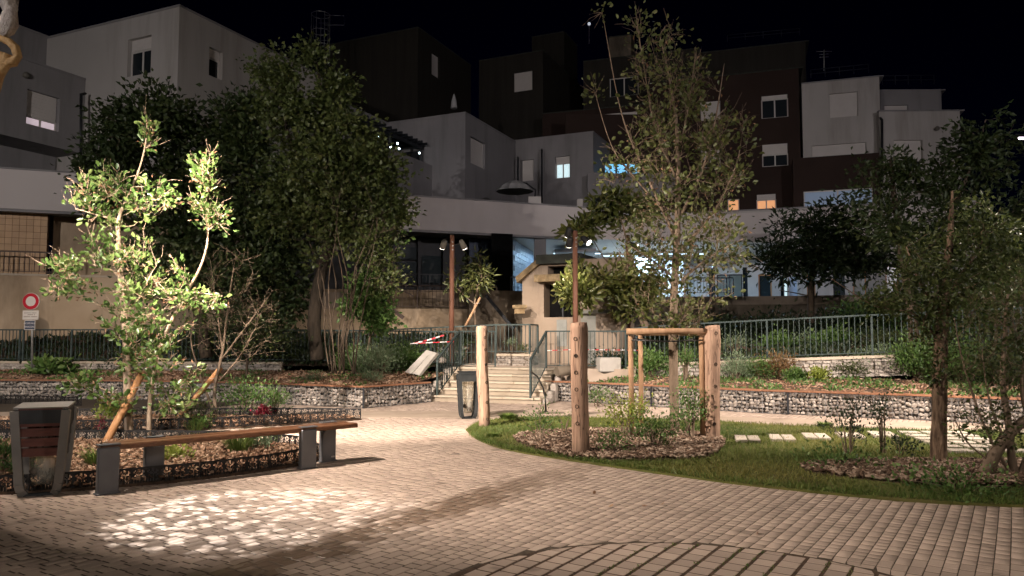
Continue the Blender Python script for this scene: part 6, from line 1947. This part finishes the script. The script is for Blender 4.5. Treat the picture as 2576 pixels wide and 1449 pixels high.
# =================================================================== SHRUBS, GRASSES, FLOWERS
def shrub(label, base, r, h, n, lsize, mat, seed, wr=.55, name='shrub', cat='shrub', stems=6, shape='k', crad=None, top=1.0, leaf_up=.35, spikes=None, dens=1.0, stem_mat='bark_mid'):
    rng = np.random.default_rng(seed)
    B = Vector(base); t = thing(name, label, cat, B)
    mb = MB(); tips = []
    for k in range(stems):
        a = rng.uniform(0, 2*math.pi); q = r*math.sqrt(rng.random())
        tip = B + Vector((math.cos(a)*q, math.sin(a)*q, h*(.55+.45*rng.random())*(1-.45*(q/r)**2)))
        mid = B.lerp(tip, .5) + Vector((math.cos(a)*q*-.12, math.sin(a)*q*-.12, h*.06))
        mb.tube([B + Vector((math.cos(a)*r*.12, math.sin(a)*r*.12, -.02)), mid, tip], [.012*h+.003, .008*h+.002, .003], 4, caps=False)
        tips.append((mid, tip))
    put('stems', mb.mesh('stems', MAT[stem_mat]), t)
    n = int(n*dens)
    k = rng.integers(0, stems, n); u_ = rng.random(n)**.6
    M_ = np.array([tuple(x[0]) for x in tips]); E_ = np.array([tuple(x[1]) for x in tips])
    cr = crad or r*.30
    P = M_[k]*(1-u_[:,None]) + E_[k]*u_[:,None] + rng.normal(size=(n,3))*cr*np.array([1,1,.7])
    P[:,2] = np.maximum(P[:,2], B.z + .01)
    A = unit(P - np.array(tuple(B)))*.7 + rng.normal(size=(n,3))*.5 + np.array([0,0,leaf_up])
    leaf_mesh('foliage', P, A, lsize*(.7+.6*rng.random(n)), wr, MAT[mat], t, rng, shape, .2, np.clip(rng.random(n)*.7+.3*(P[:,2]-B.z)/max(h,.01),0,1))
    if spikes:
        sm, ns, sl = spikes
        kk = rng.integers(0, stems, ns); Q = E_[kk] + rng.normal(size=(ns,3))*cr*.8
        QQ = np.repeat(Q, 10, 0) + np.array([0,0,1])*np.tile(np.linspace(0,sl,10), ns)[:,None] + rng.normal(size=(ns*10,3))*.008
        leaf_mesh('flowers', QQ, rng.normal(size=(ns*10,3)), np.full(ns*10,.022), .8, MAT[sm], t, rng, 'k')
    return t
def tuft(label, base, r, h, n, mat, seed, name='grass_tuft'):
    rng = np.random.default_rng(seed); t = thing(name, label, 'grass', base)
    a = rng.uniform(0, 2*math.pi, n); q = r*.25*np.sqrt(rng.random(n))
    P = np.array(tuple(base)) + np.stack([np.cos(a)*q, np.sin(a)*q, np.zeros(n)], 1)
    sp = rng.uniform(.1, .9, n)
    A = np.stack([np.cos(a)*sp, np.sin(a)*sp, np.ones(n)], 1)
    # two-piece arching blades
    L = h*(.6+.5*rng.random(n))
    A = unit(A)
    V = []; S = np.stack([-np.sin(a), np.cos(a), np.zeros(n)], 1)*.0045
    mid = P + A*L[:,None]*.6; tip = mid + unit(A + np.stack([np.cos(a), np.sin(a), np.full(n,-.5)], 1)*.9)*L[:,None]*.45
    V = np.stack([P-S, P+S, mid+S*.8, mid-S*.8, tip], 1).reshape(-1,3)
    idx = (np.arange(n)[:,None]*5 + np.array([[0,1,2,3,3,2,4]])).ravel()
    put('blades', np_mesh('blades', V, np.tile([4,3], n), idx, MAT[mat], np.repeat(rng.random(n), 2)), t)
    return t
sd_ = [100]
def S(label, x, y, z, r, h, n, ls, mat, **kw):
    sd_[0] += 1
    return shrub(label, gnd(x, y, z), r, h, n, ls, mat, sd_[0], **kw)
# front bed behind the bench
tuft('arching grass clump right of the oak behind the bench', gnd(600,1138,.04), .45, .36, 260, 'grass_green', 1)
tuft('arching grass clump left of the bench between bin and leg', gnd(240,1172,.04), .32, .30, 170, 'grass_green', 2)
tuft('fine grass clump at the far end of the bench', gnd(690,1112,.04), .30, .26, 140, 'grass_green', 3)
tuft('tall thin green stalks behind the rear bench leg', gnd(490,1098,.04), .12, .40, 50, 'grass_green', 4)
S('leafy young plant at the left edge below the bin lid', 8, 1185, .04, .16, .32, 160, .07, 'leaf_green', wr=.28)
S('lime green low plant at the foot of the oak', 430, 1155, .04, .22, .12, 260, .05, 'leaf_lime')
S('yellow green bush at the base of the oak trunk', 275, 1065, .04, .22, .52, 420, .06, 'leaf_lime', stems=8, stem_mat='bark_pale')
S('low green plant between the oak and the rear leg', 505, 1085, .04, .20, .22, 220, .055, 'leaf_green')
S('low silver plant near the far end of the bench', 655, 1130, .04, .20, .16, 200, .05, 'leaf_grey')
S('red spiked flower stalks behind the orange stake', 252, 1098, .04, .06, .42, 70, .03, 'petal', stems=4)
S('small red spike flower right of the orange stake', 290, 1095, .04, .05, .36, 50, .03, 'petal', stems=3)
S('dark green low plant in the bed at the far left', 60, 1190, .04, .2, .14, 220, .05, 'leaf_green')
# far left bed
S('green bushy plant in front of the dark gabion face', 620, 1045, .04, .55, .72, 1100, .055, 'leaf_green', stems=14)
S('smaller olive plant left of the bare shrub', 470, 1060, .04, .4, .42, 500, .05, 'leaf_olive', stems=9)
S('dark red leaved plant by the dark edging', 655, 1050, .04, .16, .2, 180, .05, 'petal')
S('tall thin green weeds at the end of the far left bed', 690, 1046, .04, .25, .6, 300, .05, 'leaf_green', wr=.3)
# raised bed left of the stairs
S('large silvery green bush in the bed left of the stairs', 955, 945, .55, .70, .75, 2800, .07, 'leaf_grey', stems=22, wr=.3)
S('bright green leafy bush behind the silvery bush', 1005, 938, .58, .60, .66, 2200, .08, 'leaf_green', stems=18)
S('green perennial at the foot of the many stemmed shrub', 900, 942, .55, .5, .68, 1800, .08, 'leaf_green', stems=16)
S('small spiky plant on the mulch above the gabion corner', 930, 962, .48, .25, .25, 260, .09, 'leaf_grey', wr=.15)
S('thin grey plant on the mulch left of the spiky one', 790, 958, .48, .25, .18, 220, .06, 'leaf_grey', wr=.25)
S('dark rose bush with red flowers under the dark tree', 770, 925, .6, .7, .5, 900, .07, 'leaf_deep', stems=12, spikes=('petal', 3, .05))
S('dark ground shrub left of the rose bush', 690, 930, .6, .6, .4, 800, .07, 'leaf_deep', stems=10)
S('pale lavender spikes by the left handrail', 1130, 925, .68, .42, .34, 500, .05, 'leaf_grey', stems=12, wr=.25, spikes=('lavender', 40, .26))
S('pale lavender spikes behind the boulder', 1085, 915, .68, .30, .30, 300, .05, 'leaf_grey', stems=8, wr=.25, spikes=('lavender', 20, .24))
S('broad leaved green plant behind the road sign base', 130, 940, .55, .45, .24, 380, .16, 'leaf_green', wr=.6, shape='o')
S('dark hedge plants left of the big bed under the railing', 330, 935, .55, .9, .3, 900, .07, 'leaf_deep', stems=14)
# white planter and bank
S('thin flowering plant in the white planter', 1288, 885, 1.05, .2, .5, 150, .05, 'leaf_grey', stems=6, stem_mat='leaf_grey' if False else 'bark_mid')
S('low weeds in the white planter', 1310, 888, 1.05, .28, .22, 240, .05, 'leaf_olive')
S('dark shrub behind the left railing', 1010, 850, .9, .7, .55, 900, .09, 'leaf_green', stems=12)
S('small dark shrub near the left lamp post', 1070, 845, .95, .4, .5, 500, .09, 'leaf_deep', stems=8)
for i, (x, lb) in enumerate(((40,'leftmost section of dark hedge behind the road sign'),(130,'section of dark hedge right of the road sign'),(215,'section of dark hedge nearest the oak'))):
    S(lb, x, 872, 1.0, 1.1, .62, 2600, .10, 'leaf_deep', stems=22, name='hedge', cat='hedge')
S('pale dry weeds on top of the hedge at far left', 30, 862, 1.05, .6, .85, 500, .06, 'leaf_olive', wr=.3)
# lawn plants
S('slender sapling left of the front log', 1357, 1118, .03, .26, .62, 420, .035, 'leaf_green', stems=7)
S('thin twig sapling beside the front log', 1420, 1098, .03, .16, .62, 60, .03, 'leaf_green', stems=4)
S('bright leafed shrub inside the tree guard on the left', 1575, 1105, .03, .36, .78, 1100, .042, 'leaf_lime', stems=12, dens=.8)
S('olive shrub in front of the young trunk', 1650, 1125, .03, .36, .52, 800, .038, 'leaf_green', stems=12)
S('green shrub right of the young trunk', 1738, 1105, .03, .30, .86, 750, .042, 'leaf_green', stems=10)
S('small twig of leaves in front of the guard', 1680, 1150, .03, .10, .40, 60, .035, 'leaf_olive', stems=3)
S('low shrub right of the front log', 1540, 1140, .03, .26, .34, 380, .036, 'leaf_green', stems=8)
S('dark sapling on the lawn right of the log posts', 2135, 1140, .03, .30, .78, 420, .042, 'leaf_deep', stems=8)
S('thin dark twig sapling right of the dark sapling', 2222, 1138, .03, .20, .95, 190, .042, 'leaf_deep', stems=4)
S('low dark shrub before the mulch at right', 2265, 1145, .03, .22, .30, 260, .04, 'leaf_deep')
S('weedy patch at the left of the right mulch', 2120, 1180, .03, .45, .14, 420, .05, 'leaf_green')
S('weedy patch in front of the leaning birch', 2420, 1235, .03, .5, .14, 500, .05, 'leaf_green')
S('small shrub beside the dark litter bin log', 1500, 1020, .03, .35, .42, 400, .04, 'leaf_green', stems=8)
tuft('dark green grass mound on the lawn behind the slim log', gnd(1280,1056,.02), .55, .16, 700, 'grass_green', 8)
tuft('green grass tuft at the far edge of the lawn', gnd(2076,1075,.02), .45, .12, 420, 'grass_green', 9)
tuft('grass tuft at the lawn tip by the slim log', gnd(1240,1100,.02), .35, .10, 260, 'grass_green', 10)
# right raised bed
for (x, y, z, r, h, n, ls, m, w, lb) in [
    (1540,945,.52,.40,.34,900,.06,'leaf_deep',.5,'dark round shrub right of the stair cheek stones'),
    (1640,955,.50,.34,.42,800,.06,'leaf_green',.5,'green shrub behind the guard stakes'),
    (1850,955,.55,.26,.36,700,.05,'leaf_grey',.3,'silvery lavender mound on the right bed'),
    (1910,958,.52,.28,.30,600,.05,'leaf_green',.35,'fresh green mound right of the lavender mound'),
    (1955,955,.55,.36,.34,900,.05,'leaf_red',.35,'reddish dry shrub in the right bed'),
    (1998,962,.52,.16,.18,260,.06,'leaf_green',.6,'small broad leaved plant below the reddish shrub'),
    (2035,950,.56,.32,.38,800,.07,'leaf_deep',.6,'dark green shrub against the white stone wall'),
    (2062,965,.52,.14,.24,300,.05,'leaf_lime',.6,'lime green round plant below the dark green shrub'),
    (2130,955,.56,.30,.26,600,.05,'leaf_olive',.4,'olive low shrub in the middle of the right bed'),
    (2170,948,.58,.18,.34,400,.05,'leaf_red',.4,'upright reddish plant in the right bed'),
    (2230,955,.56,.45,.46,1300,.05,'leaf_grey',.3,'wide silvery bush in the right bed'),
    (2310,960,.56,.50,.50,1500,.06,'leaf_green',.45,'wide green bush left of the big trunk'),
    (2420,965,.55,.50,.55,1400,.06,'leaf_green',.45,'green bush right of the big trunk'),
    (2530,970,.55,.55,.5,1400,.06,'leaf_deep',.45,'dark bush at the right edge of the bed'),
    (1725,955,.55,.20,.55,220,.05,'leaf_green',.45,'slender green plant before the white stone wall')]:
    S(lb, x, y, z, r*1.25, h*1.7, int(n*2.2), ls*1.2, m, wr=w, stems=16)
# behind the ramp railing
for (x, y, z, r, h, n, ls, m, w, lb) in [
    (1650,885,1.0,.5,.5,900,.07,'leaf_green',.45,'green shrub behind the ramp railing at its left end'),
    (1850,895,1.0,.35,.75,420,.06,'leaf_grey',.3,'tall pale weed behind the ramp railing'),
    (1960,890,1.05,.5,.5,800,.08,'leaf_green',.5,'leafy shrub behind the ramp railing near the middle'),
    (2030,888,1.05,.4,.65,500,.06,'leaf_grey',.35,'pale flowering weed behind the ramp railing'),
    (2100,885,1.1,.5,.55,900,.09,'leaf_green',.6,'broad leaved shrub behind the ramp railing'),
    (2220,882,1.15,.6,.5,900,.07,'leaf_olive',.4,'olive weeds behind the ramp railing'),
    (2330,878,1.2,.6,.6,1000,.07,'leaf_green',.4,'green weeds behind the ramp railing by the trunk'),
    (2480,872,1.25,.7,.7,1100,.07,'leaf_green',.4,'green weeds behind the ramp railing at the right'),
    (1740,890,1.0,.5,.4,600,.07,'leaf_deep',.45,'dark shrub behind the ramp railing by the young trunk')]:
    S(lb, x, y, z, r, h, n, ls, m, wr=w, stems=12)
def hedge_at(label, x, d, z, r, h, n, ls, m, seed, **kw):
    p = at(x, 800, d); return shrub(label, (p.x, d, z), r, h, n, ls, m, seed, stems=20, **kw)
for i, (x, d, z, r, h, m, lb) in enumerate([
    (1720,23.5,1.25,1.2,.62,'leaf_deep','dark hedge clump behind the young trunk'),(1830,23.8,1.3,1.2,.58,'leaf_deep','dark hedge clump left of the evergreen'),(1950,23.6,1.35,1.1,.6,'leaf_deep','dark hedge clump at the evergreen foot'),
    (2110,23.2,1.45,1.1,.7,'leaf_deep','dark hedge clump right of the evergreen trunk'),(2190,23.2,1.7,1.0,.9,'leaf_green','flowering green clump under the right windows'),(2270,23.0,1.75,1.0,1.0,'leaf_green','green clump below the rightmost tall window'),
    (2500,20,1.4,1.4,1.8,'leaf_green','large green bush behind the right railing'),(2570,18,1.4,1.3,2.2,'leaf_green','lit green bush at the right edge behind the railing')]):
    hedge_at(lb, x, d, z, r, h, 1900, .11, m, 300+i, name='hedge', cat='hedge')

# =================================================================== MULCH, GRASS, GROUND COVER (countless)
def scatter_poly(rng, poly, n, inside=None):
    pl = np.array([(p[0], p[1]) for p in poly]); lo, hi = pl.min(0), pl.max(0); out = []; k = 0
    while k < n:
        Q = rng.uniform(lo, hi, (n, 2)); Q = Q[inpoly_np(Q, poly)]
        if inside is not None: Q = Q[inside(Q)]
        out.append(Q); k += len(Q)
    return np.concatenate(out)[:n]
def chips(name, pts3, mat, seed, size=.05):
    rng = np.random.default_rng(seed); n = len(pts3)
    P = np.array(pts3) + np.stack([np.zeros(n), np.zeros(n), rng.uniform(.0,.02,n)], 1)
    A = rng.normal(size=(n,3))*np.array([1,1,.22])
    return leaf_mesh(name, P, A, size*(.5+1.1*rng.random(n)), .42, MAT[mat], None, rng, 'c', 0, kind='stuff')
rng = np.random.default_rng(77)
tag(chips('bark_mulch', [(x,y,.055) for x,y in scatter_poly(rng, MULCH1, 5200)], 'chip_grey', 1, .055), label='grey brown bark mulch around the young tree')
tag(chips('bark_mulch', [(x,y,.055) for x,y in scatter_poly(rng, MULCH2, 4600)], 'chip_grey', 2, .06), label='grey brown bark mulch under the right trunk')
vis1 = lambda Q: np.abs(Q[:,0]) < .72*Q[:,1]
tag(chips('bark_mulch', [(x,y,.06) for x,y in scatter_poly(rng, BED1, 5200, vis1)], 'chip', 3, .055), label='reddish bark mulch in the bed behind the bench')
tag(chips('bark_mulch', [(x,y,.06) for x,y in scatter_poly(rng, BED2, 2600, vis1)], 'chip', 4, .06), label='bark mulch in the far left bed')
def on_mesh(o, n, seed):
    rng_ = np.random.default_rng(seed); me = o.data
    me.calc_loop_triangles()
    V = np.array([v.co[:] for v in me.vertices]); Tt = np.array([t_.vertices[:] for t_ in me.loop_triangles])
    a, b_, c = V[Tt[:,0]], V[Tt[:,1]], V[Tt[:,2]]
    ar = np.linalg.norm(np.cross(b_-a, c-a), axis=1)
    k = rng_.choice(len(Tt), n, p=ar/ar.sum()); u, v = rng_.random(n), rng_.random(n)
    f = u+v > 1; u[f], v[f] = 1-u[f], 1-v[f]
    return a[k] + u[:,None]*(b_-a)[k] + v[:,None]*(c-a)[k]
tag(chips('bark_mulch', on_mesh(bedL, 7000, 5), 'chip', 5, .075), label='red brown bark mulch in the raised bed left of the stairs')
tag(chips('bark_mulch', on_mesh(bedR, 5000, 6), 'chip', 6, .07), label='red brown bark mulch in the raised bed on the right')
P = on_mesh(slopeL, 9000, 7); rg = np.random.default_rng(8)
tag(leaf_mesh('ground_cover', P, rg.normal(size=(len(P),3))+np.array([0,0,1.2]), .12*(.6+rg.random(len(P))), .5, MAT['leaf_deep'], None, rg, 'k', kind='stuff'), label='dark ground cover on the left bank')
P = on_mesh(slopeR, 12000, 9)
tag(leaf_mesh('ground_cover', P, rg.normal(size=(len(P),3))+np.array([0,0,1.2]), .12*(.6+rg.random(len(P))), .5, MAT['leaf_deep'], None, rg, 'k', kind='stuff'), label='dark ground cover on the right bank')
for o_, n_, s_, m_, lb in ((bedR, 9000, 10, 'leaf_green', 'low weeds scattered over the right raised bed'), (bedL, 6000, 11, 'leaf_green', 'low weeds scattered over the left raised bed')):
    P = on_mesh(o_, n_, s_); cl = np.array([noise.noise(Vector((p[0]*1.3, p[1]*1.3, 5))) for p in P]); P = P[cl > (-.12 if o_ is bedR else .08)]
    tag(leaf_mesh('ground_cover', P, rg.normal(size=(len(P),3))+np.array([0,0,1.5]), .07*(.6+rg.random(len(P))), .45, MAT[m_], None, rg, 'k', kind='stuff'), label=lb)
# lawn grass
def lawn_ok(Q):
    k = np.abs(Q[:,0]) < .73*Q[:,1] + .3
    k &= ~(inpoly_np(Q, MULCH1) & (rng.random(len(Q)) < .97))
    k &= ~(inpoly_np(Q, MULCH2) & (rng.random(len(Q)) < .93))
    return k
G = np.array(scatter_poly(rng, LAWN, 52000, lawn_ok))
gz = np.array([.022 + .02*noise.noise(Vector((x*.9, y*.9, 3.1))) for x, y in G])
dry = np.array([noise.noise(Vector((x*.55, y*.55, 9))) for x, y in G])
edge = np.clip((9.6 - G[:,1])/2, 0, 1)  # darkens the front grass, putting its shade into the leaf tone
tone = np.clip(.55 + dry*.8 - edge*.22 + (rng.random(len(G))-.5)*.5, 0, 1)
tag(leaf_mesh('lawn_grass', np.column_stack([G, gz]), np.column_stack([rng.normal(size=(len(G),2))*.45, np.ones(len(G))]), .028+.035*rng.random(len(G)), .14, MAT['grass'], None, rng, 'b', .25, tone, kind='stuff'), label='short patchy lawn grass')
# grass along the front lawn edge, longer and greener
FE = resample(LAWN[3:44], .006)
F2 = np.array([(p.x + rng.normal()*.03 + .02, p.y + abs(rng.normal())*.10, .015) for p in FE for _ in range(2)])
tag(leaf_mesh('lawn_grass', F2, np.column_stack([rng.normal(size=(len(F2),2))*.5, np.ones(len(F2))]), .035+.045*rng.random(len(F2)), .12, MAT['grass_green'], None, rng, 'b', .3, kind='stuff'), label='longer green grass along the front lawn edge')
# moss tufts in the wide joints of the inlaid disc
J = []
for _ in range(2600):
    ci = rng.integers(-6, 7); q_ = ci*CW2 + rng.normal()*.009; s_ = rng.uniform(-1.7, 1.7)
    if q_*q_+s_*s_ < 1.66**2:
        oq, os_ = QW[0]*DISC_C[0]+QW[1]*DISC_C[1], SWA[0]*DISC_C[0]+SWA[1]*DISC_C[1]
        if noise.noise(Vector((q_*3, s_*3, 2))) > -.05: J.append((QW[0]*(q_+oq)+SWA[0]*(s_+os_), QW[1]*(q_+oq)+SWA[1]*(s_+os_), -.0012))
J = np.array(J)
tag(leaf_mesh('joint_moss', J, rng.normal(size=(len(J),3))*.6+np.array([0,0,1]), .012+.012*rng.random(len(J)), .4, MAT['grass_green'], None, rng, 'k', kind='stuff'), label='moss in the wide joints of the paved disc')
# fallen leaves on the paving
for i, (x, y, lb) in enumerate([(1530,1275,'single fallen brown leaf on the paving right of centre'),(1492,1243,'tiny fallen leaf on the paving below the front log'),(1664,1268,'fallen leaf near the lawn edge'),(1240,1200,'flat dry leaf on the paving left of the front log'),(1630,1452-180,'small leaf crumb right of the brown leaf'),(2445,1312,'fallen leaf on the right paving'),(1905,1345,'small dark leaf on the paving above the disc'),(930,1172,'small leaf near the far bench leg'),(430,1246,'dry leaf curled under the bench'),(540,1195,'brown leaf behind the bench')]):
    p = gnd(x, y, .004); r_ = np.random.default_rng(i)
    t = thing('fallen_leaf', lb, 'leaf', p, 'fallen leaves on the paving')
    leaf_mesh('blade', np.array([[p.x,p.y,.006]]), np.array([[r_.normal(), r_.normal(), .12]]), np.array([.06]), .6, MAT['leaf_dead'], t, r_, 'o', -.2)
